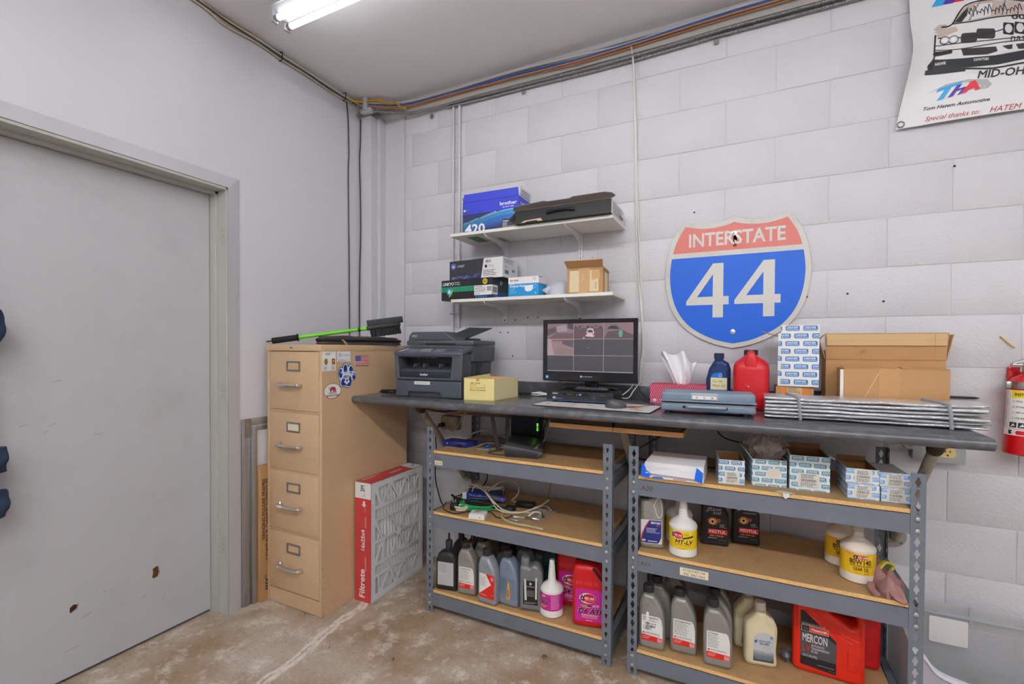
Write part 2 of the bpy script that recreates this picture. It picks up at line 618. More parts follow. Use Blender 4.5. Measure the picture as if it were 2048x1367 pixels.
struct(MB().box(-1.3, RX1, RY0, 0.2, -0.08, 0).build('floor', floor_material()))
struct(MB().box(-1.3, RX1, RY0, 0.2, CEIL, CEIL+0.08).build('ceiling', M_CEIL))

# left wall with the door opening cut out (outline in y,z turned into the x plane)
DY0, DY1, DTOP = -2.02, -0.990, 2.081
w = MB()
w.slab([(RY0, 0), (DY0, 0), (DY0, DTOP), (DY1, DTOP), (DY1, 0), (0.05, 0), (0.05, CEIL), (RY0, CEIL)], t=0.13, smooth=False,
       M=Matrix.Translation((-0.065, 0, 0)) @ Matrix.Rotation(PI/2, 4, 'Z'))
struct(w.build('wall_left', M_WALL))
struct(MB().box(RX1, RX1+0.1, RY0, 0.2, 0, CEIL).build('wall_right', M_WALL))
struct(MB().box(-1.3, RX1, RY0-0.1, RY0, 0, CEIL).build('wall_front', M_WALL))
# the room behind the left wall's door is closed off
struct(MB().box(-1.3, -1.25, RY0, 0.2, 0, CEIL).build('wall_beyond', M_WALL))

# back wall: mortar bed, then every block by itself
wb = struct(MB().box(-0.05, RX1, 0.0026, 0.12, 0, CEIL).build('wall_back', M_MORTAR))
ZA, X0B, BH = 2.6699, 0.3388, 0.2032
pool = {}
for r in range(-1, 14):                       # course r lies below bed joint r
    zt = ZA - BH*r; zb = zt-BH
    zt2, zb2 = min(zt-0.0022, CEIL), max(zb+0.0022, 0.0)
    if zt2-zb2 < 0.01: continue
    k = -2 if (r % 2 == 0) else -1            # courses alternate by half a block
    while X0B + k*BH < 4.3:
        xa, xb = X0B+k*BH, X0B+(k+2)*BH
        k += 2
        xa2, xb2 = max(xa+0.0022, 0.285), xb-0.0022
        if xb2-xa2 < 0.02: continue
        key = (round(xb2-xa2, 4), round(zt2-zb2, 4))
        if key not in pool:
            o = MB().box(0, xb2-xa2, 0, 0.03, 0, zt2-zb2).build('block', M_BLOCK, wb, bevel=0.0022, segs=2)
            pool[key] = o.data
        else:
            o = bpy.data.objects.new('block', pool[key]); COL.objects.link(o); o.parent = wb
        o.location = (xa2, 0.0006*math.sin(k*5.1+r*3.7), zb2)
# old screw holes left in the blocks
for hx, hz in ((2.50, 1.545), (2.647, 1.552), (2.985, 2.033), (2.838, 2.405), (1.16, 1.487), (1.22, 1.487), (1.082, 1.475), (2.77, 1.515), (0.985, 1.405), (1.035, 1.405), (1.066, 1.268), (2.035, 1.97)):
    MB().lathe([(0.0001, 0), (0.0045, 0.0003)], 10, M=Matrix.Translation((hx, -0.0022, hz)) @ Matrix.Rotation(PI/2, 4, 'X')).build('screw_hole', mat((60, 56, 52), rough=0.9), wb)
# boxed-in corner and the smooth strip between it and the blocks
t1 = struct(MB().box(0.0, 0.096, -0.110, 0.004, 0, 2.80).box(0.096, 0.1215, -0.053, 0.004, 0, 2.80).build('trim_1', M_PIPEW, bevel=0.002, segs=1))
t2 = struct(MB().box(0.1215, 0.236, -0.003, 0.0045, 0, 2.80).box(0.236, 0.2835, -0.010, 0.0045, 0, 2.80).build('trim_2', M_PIPEW, bevel=0.0015, segs=1))
# cream board along the top of the block wall, with a second strip in the corner of the ceiling
struct(MB().box(0.285, RX1, -0.020, 0.0, 2.797, 2.846).build('trim_3', M_TRIM, bevel=0.002, segs=1))
struct(MB().box(0.0, RX1, -0.012, 0.0, 2.872, CEIL).build('trim_4', M_PIPEW))

# ------------------------------------------------------------------ the door
d = struct(bpy.data.objects.new('door_1', None)); COL.objects.link(d)
# slightly splayed steel casing: right leg, head, left leg
def casing(name, q, dx0, dx1):
    # q: outer a, outer b, inner b, inner a in (y, z); proud by dx0 outside and dx1 inside
    (a, b, c, e) = q
    m = MB()
    vs = [(0, *a), (0, *b), (0, *c), (0, *e), (dx0, *a), (dx0, *b), (dx1, *c), (dx1, *e)]
    m.add(vs, [(0, 1, 2, 3), (7, 6, 5, 4), (4, 5, 1, 0), (5, 6, 2, 1), (6, 7, 3, 2), (7, 4, 0, 3)])
    o = m.build(name, M_FRAME, d)
    bm = bmesh.new(); bm.from_mesh(o.data); bmesh.ops.recalc_face_normals(bm, faces=bm.faces); bm.to_mesh(o.data); bm.free()
    return o
ct, ci, cy, cyi = 2.140, 2.081, -0.926, -0.989
ly, lyi = -2.086, -2.021
casing('casing', [(cy, 0.0), (cy, ct), (cyi, ci), (cyi, 0.0)], 0.004, 0.016)
casing('casing', [(ly, 0.0), (ly, ct), (lyi, ci), (lyi, 0.0)], 0.004, 0.016)
casing('casing', [(cy, ct), (ly, ct), (lyi, ci), (cyi, ci)], 0.004, 0.016)
# jambs: rabbet then stop
j = MB()
j.box(-0.055, 0.012, -0.997, -0.990, 0, 2.081).box(-0.120, -0.055, -1.009, -0.990, 0, 2.081)
j.build('jamb', M_JAMB, d, bevel=0.0012, segs=1)
MB().box(-0.055, 0.012, -2.02, -2.013, 0, 2.081).box(-0.120, -0.055, -2.02, -2.001, 0, 2.081).build('jamb', M_JAMB, d, bevel=0.0012, segs=1)
MB().box(-0.055, 0.012, -2.02, -0.990, 2.068, 2.081).box(-0.120, -0.055, -2.02, -0.990, 2.056, 2.081).build('head_jamb', M_JAMB, d, bevel=0.0012, segs=1)
for hz in (0.302, 1.052, 1.804):
    MB().slab(round_poly(rect2(-0.036, 0.004, hz, hz+0.089), [0.010, 0, 0, 0.010]), t=0.0016, smooth=False, M=Matrix.Translation((0, -0.9976, 0))).build('hinge_plate', mat((182, 182, 172), rough=0.4, noise=0.06), d)
    for q in (0.018, 0.045, 0.072):
        MB().cyl((-0.018 if q != 0.045 else -0.010, -0.9982, hz+q), (-0.018 if q != 0.045 else -0.010, -0.9990, hz+q), 0.0022, 8).build('screw', mat((120, 112, 96), rough=0.5), d)
# leaf: skin with two torn holes over a wood core
leafM = Matrix.Translation((-0.106, 0, 0)) @ Matrix.Rotation(PI/2, 4, 'Z')
h1 = [(-1.264, 0.318), (-1.246, 0.325), (-1.238, 0.316), (-1.234, 0.290), (-1.238, 0.272), (-1.256, 0.268), (-1.266, 0.282), (-1.262, 0.300)]
h2 = [(-1.552, 0.284), (-1.540, 0.293), (-1.530, 0.288), (-1.524, 0.292), (-1.527, 0.268), (-1.546, 0.258), (-1.553, 0.268)]
MB().slab(rect2(-2.000, -1.0115, 0.014, 2.054), [h1, h2], t=0.012, smooth=False, M=leafM).build('door_leaf', M_DOOR, d)
MB().box(-0.155, -0.124, -1.998, -1.013, 0.016, 2.052).build('door_core', M_WOODRAW, d)
# scuffs worn into the paint
sc = Print()
rs = random.Random(4)
for (y, z, l, a) in ((-1.585, 1.177, 0.03, 0.15), (-1.60, 1.012, 0.035, 0.55), (-1.62, 0.985, 0.02, 0.5), (-1.459, 0.953, 0.03, -0.05), (-1.041, 0.269, 0.02, 0.35), (-1.44, 0.30, 0.02, -0.6), (-1.50, 0.23, 0.04, 0.3), (-1.30, 0.21, 0.03, 0.5), (-1.55, 0.12, 0.05, 0.1), (-1.22, 0.17, 0.03, 0.8), (-1.17, 0.32, 0.012, 0.1), (-1.68, 1.02, 0.03, 0.4)):
    u, v = cos(a), sin(a)
    sc.poly([(y-u*l/2, z-v*l/2), (y+u*l/2, z+v*l/2-0.0008), (y+u*l*0.4, z+v*l*0.4+0.0016), (y-u*l*0.3, z-v*l*0.3+0.002)], (150, 148, 144), 0)
sc.build('scuff_mark', d, plane_map((-0.0997, 0, 0), (0, 1, 0), (0, 0, 1)))

# ------------------------------------------------------------------ strip lights: one in view, one inferred behind the viewer, two unseen ones added as fill
M_TUBE = bpy.data.materials.new('lit tube'); M_TUBE.use_nodes = True
_b = M_TUBE.node_tree.nodes['Principled BSDF']
_b.inputs['Base Color'].default_value = (0.9, 0.9, 0.9, 1)
_b.inputs['Emission Color'].default_value = (0.97, 0.975, 1.0, 1)
_b.inputs['Emission Strength'].default_value = TUBE_POWER
M_TUBE2 = M_TUBE.copy()
M_TUBE2.node_tree.nodes['Principled BSDF'].inputs['Emission Strength'].default_value = TUBE_POWER*6.9  # unseen rear tubes boosted well above the visible ones to lift the lower areas
M_LIGHTBODY = mat((176, 178, 182), rough=0.35, noise=0.02, name='fixture enamel')
def strip_light(x, y, length, label, group=None, gap=0.064, lamp=None):
    t = thing('strip_light', label, 'light fixture', (x, y, 0), 0, group)
    c = CEIL
    MB().box(0, length, -0.058, 0.058, c-0.055, c-0.0005).build('housing', M_LIGHTBODY, t, bevel=0.004)
    MB().hexa([(0.01, -0.020, c-0.088), (length-0.01, -0.020, c-0.088), (length-0.01, 0.020, c-0.088), (0.01, 0.020, c-0.088)],
              [(0.01, -0.05, c-0.056), (length-0.01, -0.05, c-0.056), (length-0.01, 0.05, c-0.056), (0.01, 0.05, c-0.056)]).build('reflector', M_LIGHTBODY, t)
    for s in (-1, 1):
        yy = s*gap/2
        MB().tube([(0.022, yy, c-0.100), (length-0.022, yy, c-0.100)], 0.0127, 14).build('tube', lamp or M_TUBE, t)
        for e in (0.0, length-0.014):
            MB().box(e, e+0.014, yy-0.016, yy+0.016, c-0.118, c-0.055).build('lamp_holder', M_LIGHTBODY, t, bevel=0.004)
            q = 0.012 if e == 0 else length-0.034
            MB().tube([(q, yy, c-0.100), (q+0.022, yy, c-0.100)], 0.0134, 14).build('tube_cap', M_STEEL, t)
    return t
strip_light(0.33, -0.945, 2.44, 'two-tube white strip light on the ceiling near the left wall')
strip_light(0.60, -2.85, 2.44, 'two-tube white strip light on the ceiling behind the viewer, left one', 'strip lights further back', lamp=M_TUBE2)
strip_light(3.30, -2.85, 2.44, 'added unseen two-tube white strip light on the ceiling behind the viewer, right one', 'strip lights further back', lamp=M_TUBE2)
strip_light(1.9, -4.8, 2.44, 'added unseen two-tube white strip light at the far end of the room', 'strip lights further back', lamp=M_TUBE2)
# ------------------------------------------------------------------ filing cabinet
CX0, CX1, CYF, CYB, CH = 0.048, 0.441, -0.808, -0.170, 1.326
fc = thing('filing_cabinet', 'tan four-drawer steel filing cabinet in the corner, worn at the base', 'filing cabinet', (CX0, CYF, 0))
W, D = CX1-CX0, CYB-CYF
m = MB()
m.box(0, 0.016, 0, D, 0, CH-0.03).box(W-0.0165, W, 0, D, 0, CH-0.03)          # side panels
m.box(0.016, W-0.016, D-0.004, D, 0, CH-0.03).box(0.016, W-0.0165, 0.03, 0.034, 0.002, CH-0.03)
m.build('body', M_TAN, fc, bevel=0.002, segs=1)
MB().box(-0.004, W+0.0015, -0.004, D, CH-0.032, CH).build('top', M_TAN, fc, bevel=0.003)
MB().box(0.016, W-0.016, 0.002, 0.02, 0.002, 0.074).build('plinth', M_TAN, fc, bevel=0.002, segs=1)
M_CABGAP = mat((112, 92, 70), rough=0.6, noise=0.1)
dz = [(0.997, 1.291), (0.692, 0.985), (0.387, 0.682), (0.080, 0.374)]
for i, (z0, z1) in enumerate(dz):
    dr = MB().box(0.019, W-0.0185, 0.0, 0.022, z0, z1).build('drawer', M_TAN, fc, bevel=0.003)
    if i < 3:
        MB().box(0.016, W-0.0165, 0.0005, 0.016, z0-0.0115, z0-0.001).build('rail', mat((196, 164, 126), rough=0.4, noise=0.04), fc, bevel=0.0015, segs=1)
    # label holder
    lx0, lx1, lz0, lz1 = 0.150, 0.248, z0+0.196, z0+0.246
    MB().slab(round_poly(rect2(lx0, lx1, lz0, lz1), 0.004, 2), [rect2(lx0+0.009, lx1-0.009, lz0+0.008, lz1-0.008)], t=0.005, b=0.0012, n=2, M=Matrix.Translation((0, -0.0025, 0))).build('label_holder', M_STEEL, dr)
    if i == 1:
        MB().box(lx0+0.008, lx1-0.008, -0.0012, -0.0002, lz0+0.007, lz1-0.007).build('paper_tag', mat((232, 222, 190), rough=0.7, noise=0.04), dr)
    # handle: bar on two posts with a flared thumb latch on the left one
    hz = z0+0.127
    hh = MB()
    hh.tube(smooth_path([(0.110, -0.002, hz), (0.112, -0.020, hz), (0.120, -0.026, hz), (0.180, -0.028, hz-0.001), (0.244, -0.026, hz), (0.253, -0.020, hz), (0.256, -0.002, hz)], 5), 0.0130, 6, flat=0.6)
    hh.build('handle', M_CHROME, dr)
    if i < 2:
        MB().box(0.096, 0.112, -0.012, 0, hz-0.004, hz+0.012).build('thumb_latch', M_CHROME, dr, bevel=0.003)
    else:
        MB().lathe([(0.0, 0), (0.010, 0.002), (0.011, 0.008), (0.006, 0.014)], 14, M=Matrix.Translation((0.104, 0, hz+0.006)) @ Matrix.Rotation(PI/2, 4, 'X')).build('thumb_latch', M_CHROME, dr)
MB().box(0.178, 0.194, -0.0055, -0.004, CH-0.020, CH-0.013).build('maker_plate', mat((120, 110, 96), rough=0.4, metal=0.6), fc)
wr = Print()
rs = random.Random(11)
for i in range(34):
    k = rs.random()
    if k < 0.5: x, z = 0.03+rs.random()*0.33, 0.70+rs.random()*0.07
    else: x, z = 0.03+rs.random()*0.34, rs.choice([0.02, 0.09, 0.36, 0.40, 0.66])+rs.random()*0.05
    l = 0.002+0.006*rs.random()
    wr.poly([(x, z), (x+l, z+0.0008), (x+l*0.8, z+0.0022), (x, z+0.0018)], (120, 84, 52), 0)
wr.build('paint_chip', fc, front_map(0, 0.0, 0), lift=0.0004)
wr2 = Print()
for i in range(40):
    z = rs.random()**1.3*0.55; y = 0.001+abs(rs.gauss(0, 0.012)) if i < 26 else rs.random()*0.2
    l = 0.0015+0.004*rs.random()
    wr2.poly([(y, z), (y+l*0.5, z+l), (y+l, z+l*1.3), (y+l*0.6, z)], (116, 80, 52), 0)
wr2.build('paint_chip', fc, side_map(W, 0, 0), lift=0.0003)

# stickers and cards held on the side of the cabinet
SXP = CX1 + 0.0004
def side_card(name, label, cat, y0, y1, z0, z1, rgb=(236, 236, 232), t=0.0012):
    o = thing(name, label, cat, (SXP, y0, z0))
    MB().box(0, t, 0, y1-y0, 0, z1-z0).build('card', mat(rgb, rough=0.4, noise=0.02), o)
    return o, side_map(t, 0, 0)
o, f = side_card('promo_card', 'white portrait card with a brown oval on the cabinet side', 'card', -0.803, -0.721, 1.197, 1.2925)
p = Print()
p.lines(0.016, 0.078, 0.068, 0.090, 4, (150, 150, 150), ragged=0.5, seed=3)
p.ell(0.021, 0.046, 0.010, 0.016, (150, 98, 22), 1).ell(0.021, 0.046, 0.008, 0.0135, (168, 112, 30), 2)
p.rect(0.057, 0.030, 0.076, 0.060, (60, 40, 34), 1).rect(0.058, 0.034, 0.075, 0.044, (204, 52, 36), 2).poly([(0.060, 0.044), (0.073, 0.044), (0.071, 0.057), (0.063, 0.056)], (236, 170, 50), 2)
p.rect(0.058, 0.031, 0.075, 0.034, (232, 196, 90), 2)
p.lines(0.008, 0.006, 0.030, 0.024, 4, (130, 130, 130), seed=4).lines(0.054, 0.006, 0.078, 0.024, 4, (130, 130, 130), seed=5)
p.build('printing', o, f)
o, f = side_card('business_card', 'small white business card with a ringed star on the cabinet side', 'card', -0.712, -0.625, 1.241, 1.2925, (232, 234, 238))
p = Print()
p.ell(0.018, 0.034, 0.0095, 0.0095, (70, 80, 96), 1).ell(0.018, 0.034, 0.0082, 0.0082, (232, 234, 238), 2)
for k in range(3):
    a = PI/2+2*PI*k/3
    p.poly([(0.018+0.0016*cos(a+PI/2), 0.034+0.0016*sin(a+PI/2)), (0.018-0.0016*cos(a+PI/2), 0.034-0.0016*sin(a+PI/2)), (0.018+0.0088*cos(a), 0.034+0.0088*sin(a))], (70, 80, 96), 3)
p.text('Mercedes-Benz', 0.033, 0.031, 0.0052, (90, 96, 110), False, width=0.046)
p.lines(0.006, 0.003, 0.075, 0.012, 3, (150, 156, 166), seed=6, ragged=0.6)
p.build('printing', o, f)
# striped flag magnet
o = thing('flag_magnet', 'small United States flag magnet on the cabinet side', 'magnet', (SXP, -0.592, 1.216))
MB().box(0, 0.001, 0, 0.096, 0, 0.054).build('sheet', mat((236, 234, 232), rough=0.4, noise=0.02), o)
p = Print()
for k in range(7): p.rect(0, 0.054*(2*k)/13, 0.096, 0.054*(2*k+1)/13, (196, 32, 46), 1)
p.rect(0, 0.054*6/13, 0.040, 0.054, (74, 72, 168), 2)
for r in range(5):
    for c in range(6): p.ell(0.0045+c*0.0062, 0.029+r*0.0052, 0.0011, 0.0011, (226, 226, 240), 3, 5)
p.build('printing', o, side_map(0.001, 0, 0))
# paw-shaped sticker
o = thing('paw_sticker', 'blue and white paw-print soccer sticker on the cabinet side', 'sticker', (SXP, -0.648, 1.168))
pawpx = [(-0.058, 0.016), (-0.054, 0.036), (-0.040, 0.046), (-0.030, 0.042), (-0.026, 0.058), (-0.012, 0.066), (0.002, 0.060), (0.008, 0.048), (0.020, 0.060), (0.034, 0.058), (0.042, 0.044), (0.042, 0.026), (0.056, 0.024), (0.062, 0.010), (0.058, -0.014), (0.044, -0.026), (0.030, -0.028), (0.030, -0.048), (0.018, -0.062), (0.004, -0.062), (-0.018, -0.054), (-0.038, -0.054), (-0.048, -0.042), (-0.046, -0.024), (-0.056, -0.010)]
pp = [(q.x, q.y) for q in smooth_path([(a, b, 0) for a, b in pawpx], 3, True)]
pp.reverse()
if area2(pp) < 0: pp.reverse()
MB().slab(pp, t=0.001, smooth=False, M=Matrix.Translation((0.0005, 0, 0)) @ Matrix.Rotation(PI/2, 4, 'Z')).build('outline', mat((20, 36, 84), rough=0.35, noise=0.03), o)
p = Print()
inn = offset_loop(pp, 0.0028)
p.shape(inn, (238, 238, 240), 0)
BL = (24, 60, 160)
for cu, cv, ru, rv in ((-0.042, 0.014, 0.0115, 0.024), (-0.011, 0.036, 0.0125, 0.022), (0.026, 0.030, 0.012, 0.020), (0.046, -0.004, 0.010, 0.018)): p.ell(cu, cv, ru, rv, BL, 1)
p.shape([(-0.034, -0.018), (-0.02, 0.002), (0.004, 0.006), (0.024, -0.002), (0.030, -0.018), (0.024, -0.05), (0.014, -0.055), (-0.014, -0.048), (-0.034, -0.048), (-0.041, -0.038)], BL, 1)
p.ell(-0.001, -0.026, 0.018, 0.018, (240, 240, 242), 2).ell(-0.001, -0.024, 0.007, 0.0075, BL, 3, 5)
for a in (0.3, 1.5, 2.8, 4.0, 5.3): p.ell(-0.001+0.0155*cos(a), -0.026+0.0155*sin(a), 0.0042, 0.0042, BL, 3, 6)
for s, u, v, w in (('Grandview', -0.001, 0.015, 0.088), ('Heights', 0.014, 0.0, 0.070), ('SOCCER', -0.010, -0.014, 0.052)):
    p.text(s, u+0.0008, v-0.0008, 0.0105, BL, True, width=w+0.002, anchor='c', layer=4, rot=0.03)
    p.text(s, u, v, 0.0105, (244, 244, 246), True, width=w, anchor='c', layer=5, rot=0.03)
p.build('printing', o, side_map(0.001, 0, 0))
# oval bear sticker
o = thing('oval_sticker', 'oval white state sticker with a red bear on the cabinet side', 'sticker', (SXP, -0.742, 1.098))
MB().slab(circ2(0, 0, 0.0535, 0.037, 32), t=0.001, smooth=False, M=Matrix.Translation((0.0005, 0, 0)) @ Matrix.Rotation(PI/2, 4, 'Z')).build('outline', mat((40, 40, 44), rough=0.35), o)
p = Print()
p.ell(0, 0, 0.052, 0.0355, (238, 237, 232), 0, 32)
bear = [(-0.020, 0.008), (-0.016, 0.004), (-0.013, -0.004), (-0.008, -0.004), (-0.007, 0.003), (0.002, 0.003), (0.006, -0.005), (0.011, -0.005), (0.011, 0.003), (0.016, -0.005), (0.021, -0.005), (0.021, 0.010), (0.016, 0.018), (0.004, 0.021), (-0.006, 0.021), (-0.012, 0.018), (-0.015, 0.013)]
p.shape(bear, (176, 66, 70), 1)
p.shape([(-0.025, -0.0075), (0.027, -0.0065), (0.024, -0.003), (0.008, -0.0045), (-0.012, -0.0035)], (58, 122, 92), 1)
p.ell(-0.025, 0.018, 0.003, 0.003, (206, 52, 56), 1, 5)
p.text('CALIFORNIA', 0, -0.0145, 0.0046, (70, 66, 62), True, width=0.054, anchor='c')
p.shape([(-0.040, -0.0185), (0.041, -0.0185), (0.034, -0.0265), (-0.034, -0.0265)], (196, 86, 132), 1)
p.text('BEAR REPUBLIC', 0, -0.0245, 0.0035, (238, 230, 234), True, width=0.056, anchor='c')
p.build('printing', o, side_map(0.001, 0, 0))

# ------------------------------------------------------------------ worktop with its backsplash and pipe braces
CT = 1.062
wt = thing('worktop', 'long dark grey laminate worktop with a rounded front edge along the block wall', 'worktop', (0.443, 0, 0))
def laminate():
    m = mat((84, 85, 88), rough=0.24, noise=0.16, scale=26, dark=(132, 132, 132), darkamt=0.4, darkscale=14, bump=0.05, bscale=180, spec=0.6, name='dark laminate')
    return m
M_LAM = laminate()
LX = 2.905-0.443
prof = [(-0.002, CT-0.038), (-0.598, CT-0.038)] + [(-0.600-0.0185*sin(PI*k/8), CT-0.0185-0.0185*cos(PI*k/8)) for k in range(1, 8)] + [(-0.598, CT), (-0.034, CT)]
prof2 = prof + [(-0.002, CT)]
n2 = len(prof2)
top = MB()
vs = [(0, y, z) for y, z in prof2] + [(LX, y, z) for y, z in prof2]
fs = [(i, n2+i, n2+(i+1) % n2, (i+1) % n2) for i in range(n2)] + [tuple(reversed(range(n2))), tuple(range(n2, 2*n2))]
fs = [tuple(reversed(f)) for f in fs]
top.add(vs, fs, 0, None, True)
ob = top.build('countertop', M_LAM, wt, angle=35)
bm = bmesh.new(); bm.from_mesh(ob.data); bmesh.ops.recalc_face_normals(bm, faces=bm.faces); bm.to_mesh(ob.data); bm.free()
MB().box(0.0, LX-0.35, -0.023, -0.002, CT, 1.127).build('backsplash', M_LAM, wt, bevel=0.004)
M_OLDPIPE = mat((176, 166, 146), rough=0.5, metal=0.35, noise=0.2, scale=16, dark=(92, 76, 56), darkamt=0.5, darkscale=12, name='old galvanised pipe')
M_CAST = mat((64, 52, 46), rough=0.6, metal=0.4, noise=0.2, name='malleable iron')
for bx in (0.772, 1.806, 2.812):
    x = bx-0.443
    br = MB()
    br.tube([(x, -0.012, 0.546+0.01), (x, -0.05, 0.552)], 0.017, 14)
    br.tube(smooth_path([(x, -0.05, 0.556), (x, -0.075, 0.585), (x, -0.11, 0.63)], 5), 0.0165, 14)
    b = br.tube([(x, -0.10, 0.618), (x, -0.455, 0.985)], 0.0165, 14).build('pipe_brace', M_OLDPIPE, wt)
    MB().tube(smooth_path([(x, -0.460, 0.990), (x, -0.470, 1.000), (x, -0.478, 1.010), (x, -0.48, CT-0.036)], 5), [0.021]*3+[0.023]*13, 14).build('elbow', M_CAST, b)
    MB().lathe([(0.044, 0), (0.045, 0.006), (0.030, 0.008), (0.024, 0.020)], 24, M=Matrix.Translation((x, -0.006, 0.556)) @ Matrix.Rotation(PI/2, 4, 'X')).build('wall_flange', M_STEEL, b)
    MB().lathe([(0.044, 0), (0.045, 0.006), (0.030, 0.008), (0.026, 0.018)], 24, M=Matrix.Translation((x, -0.48, CT-0.039)) @ Matrix.Rotation(PI, 4, 'X')).build('top_flange', M_CAST, b)
    for k in range(4):
        a = PI/4+k*PI/2
        MB().cyl((x+0.034*cos(a), -0.013, 0.556+0.034*sin(a)), (x+0.034*cos(a), -0.018, 0.556+0.034*sin(a)), 0.006, 6).build('bolt', mat((70, 110, 190), rough=0.4, metal=0.3), b)

# ------------------------------------------------------------------ bolted shelving units
def keyhole(kind, cx, cz):
    if kind == 'drop':
        pts = []
        for k in range(9):
            a = -0.6 + (PI+1.2)*k/8
            pts.append((cx+0.0055*cos(a), cz+0.004+0.0055*sin(a)))
        return pts + [(cx-0.0030, cz-0.004), (cx-0.0030, cz-0.0095), (cx+0.0030, cz-0.0095), (cx+0.0030, cz-0.004)]
    r = [(0.0035, 0.015), (0.0035, 0.008), (0.0075, 0.004), (0.0075, -0.004), (0.0035, -0.008), (0.0035, -0.015), (-0.0035, -0.015), (-0.0035, -0.008), (-0.0075, -0.004), (-0.0075, 0.004), (-0.0035, 0.008), (-0.0035, 0.015)]
    return [(cx+a, cz+b) for a, b in reversed(r)]
def post_mesh(kind, h, fw, sw, sx, sy):
    """angle post: a flange in the front plane running along sx*x and one running along sy*y, corner at the origin"""
    m = MB()
    pitch = 0.0381
    n = int(h/pitch)
    for (wid, M) in ((fw, Matrix.Diagonal((sx, 1, 1, 1))), (sw, Matrix.Rotation(PI/2, 4, 'Z') if sy > 0 else Matrix.Rotation(-PI/2, 4, 'Z'))):
        for k in range(n):
            z0 = k*pitch
            z1 = (k+1)*pitch if k < n-1 else h
            m.slab(rect2(0, wid, z0, z1), [keyhole(kind, wid*0.52, z0+pitch/2)], t=0.002, smooth=False, M=M)
    return m
def shelf_unit(name, label, x0, kind, levels, marks, h=0.922):
    t = thing(name, label, 'shelving unit', (x0, -0.518, 0), 0, 'grey shelving units under the worktop')
    Wd, Dp = 0.930, 0.458
    spec = [(0, 0, 1, 1), (Wd, 0, -1, 1), (0, Dp, 1, -1), (Wd, Dp, -1, -1)]
    for (px, py, sx, sy) in spec:
        po = post_mesh(kind, h, 0.0375, 0.034, sx, sy).build('post', M_SHELFGREY, t)
        bm = bmesh.new(); bm.from_mesh(po.data); bmesh.ops.recalc_face_normals(bm, faces=bm.faces); bm.to_mesh(po.data); bm.free()
        po.location = (px, py, 0)
        for zl in levels:
            for q in (-0.030, -0.068):
                yy = -0.001 if py == 0 else 0.001
                s = -1 if py == 0 else 1
                r = MB().lathe([(0.0068, 0), (0.0066, 0.0022), (0.0045, 0.0034), (0.0, 0.0036)], 12, M=Matrix.Translation((sx*0.0195, yy, zl+q)) @ Matrix.Rotation(PI/2 if s < 0 else -PI/2, 4, 'X'))
                r.build('rivet', M_RIVET, po)
    for zl in levels:
        # beams: pressed steel angle front and rear, plain ones on the ends
        for (ya, yb, yi) in ((0.0015, 0.0035, 0.030), (Dp-0.0035, Dp-0.0015, Dp-0.030)):
            b = MB().box(0.004, Wd-0.004, ya, yb, zl-0.080, zl-0.0145)
            b.box(0.038, Wd-0.038, min(ya, yi), max(yb, yi), zl-0.0165, zl-0.0145)
            b.build('beam', M_SHELFGREY, t)
        for (xa, xb, xi) in ((0.0015, 0.0035, 0.028), (Wd-0.0035, Wd-0.0015, Wd-0.028)):
            b = MB().box(xa, xb, 0.036, Dp-0.036, zl-0.080, zl-0.0145).box(min(xa, xi), max(xb, xi), 0.036, Dp-0.036, zl-0.0165, zl-0.0145)
            b.build('beam', M_SHELFGREY, t)
        bd = MB().box(0.038, Wd-0.038, 0.0015, Dp-0.0015, zl-0.0140, zl-0.0006)
        bo = bd.build('shelf_board', M_EDGE, t)
        MB().box(0.038, Wd-0.038, 0.0022, Dp-0.002, zl-0.0007, zl).build('hardboard_face', M_PARTICLE, bo)
    for (kindm, x, z, w_, h_, txt) in marks:
        if kindm == 'tag':
            g = MB().box(x, x+w_, 0.0006, 0.0015, z, z+h_).build('paper_label', mat((238, 226, 196), rough=0.7, noise=0.05), t)
            p = Print()
            nl = len(txt)
            for i, s_ in enumerate(txt):
                p.text(s_, w_*0.5, h_*(1-(i+0.8)/nl)+h_*0.04, h_*0.42/nl*1.1, (60, 50, 46), False, anchor='c', width=w_*0.78)
            p.build('handwriting', g, front_map(x, 0.0006, z), lift=0.0002)
        else:
            p = Print(); p.text(txt, 0, 0, h_, (92, 52, 58), False, shear=0.25, width=w_)
            p.build('pen_mark', t, front_map(x, 0.0015, z), lift=0.0003)
    return t
LA = (0.808, 0.505, 0.115)
LB = (0.808, 0.504, 0.108)
ua = shelf_unit('shelving_unit', 'grey bolted shelving unit nearest the cabinet with network gear on top', 0.849, 'drop', LA,
           [('tag', 0.046, 0.738, 0.045, 0.020, ['CHF 100']), ('pen', 0.044, 0.766, 0.028, 0.012, 'A2'), ('pen', 0.046, 0.064, 0.024, 0.011, 'A1')])
ub = shelf_unit('shelving_unit', 'grey bolted shelving unit at the right with small blue printed boxes on top', 1.848, 'lobe', LB,
           [('pen', 0.046, 0.752, 0.046, 0.017, 'A20'), ('pen', 0.046, 0.452, 0.042, 0.013, 'A21'), ('tag', 0.198, 0.444, 0.102, 0.030, ['03 22 9 407 768', '75 W-90'])], h=0.924)
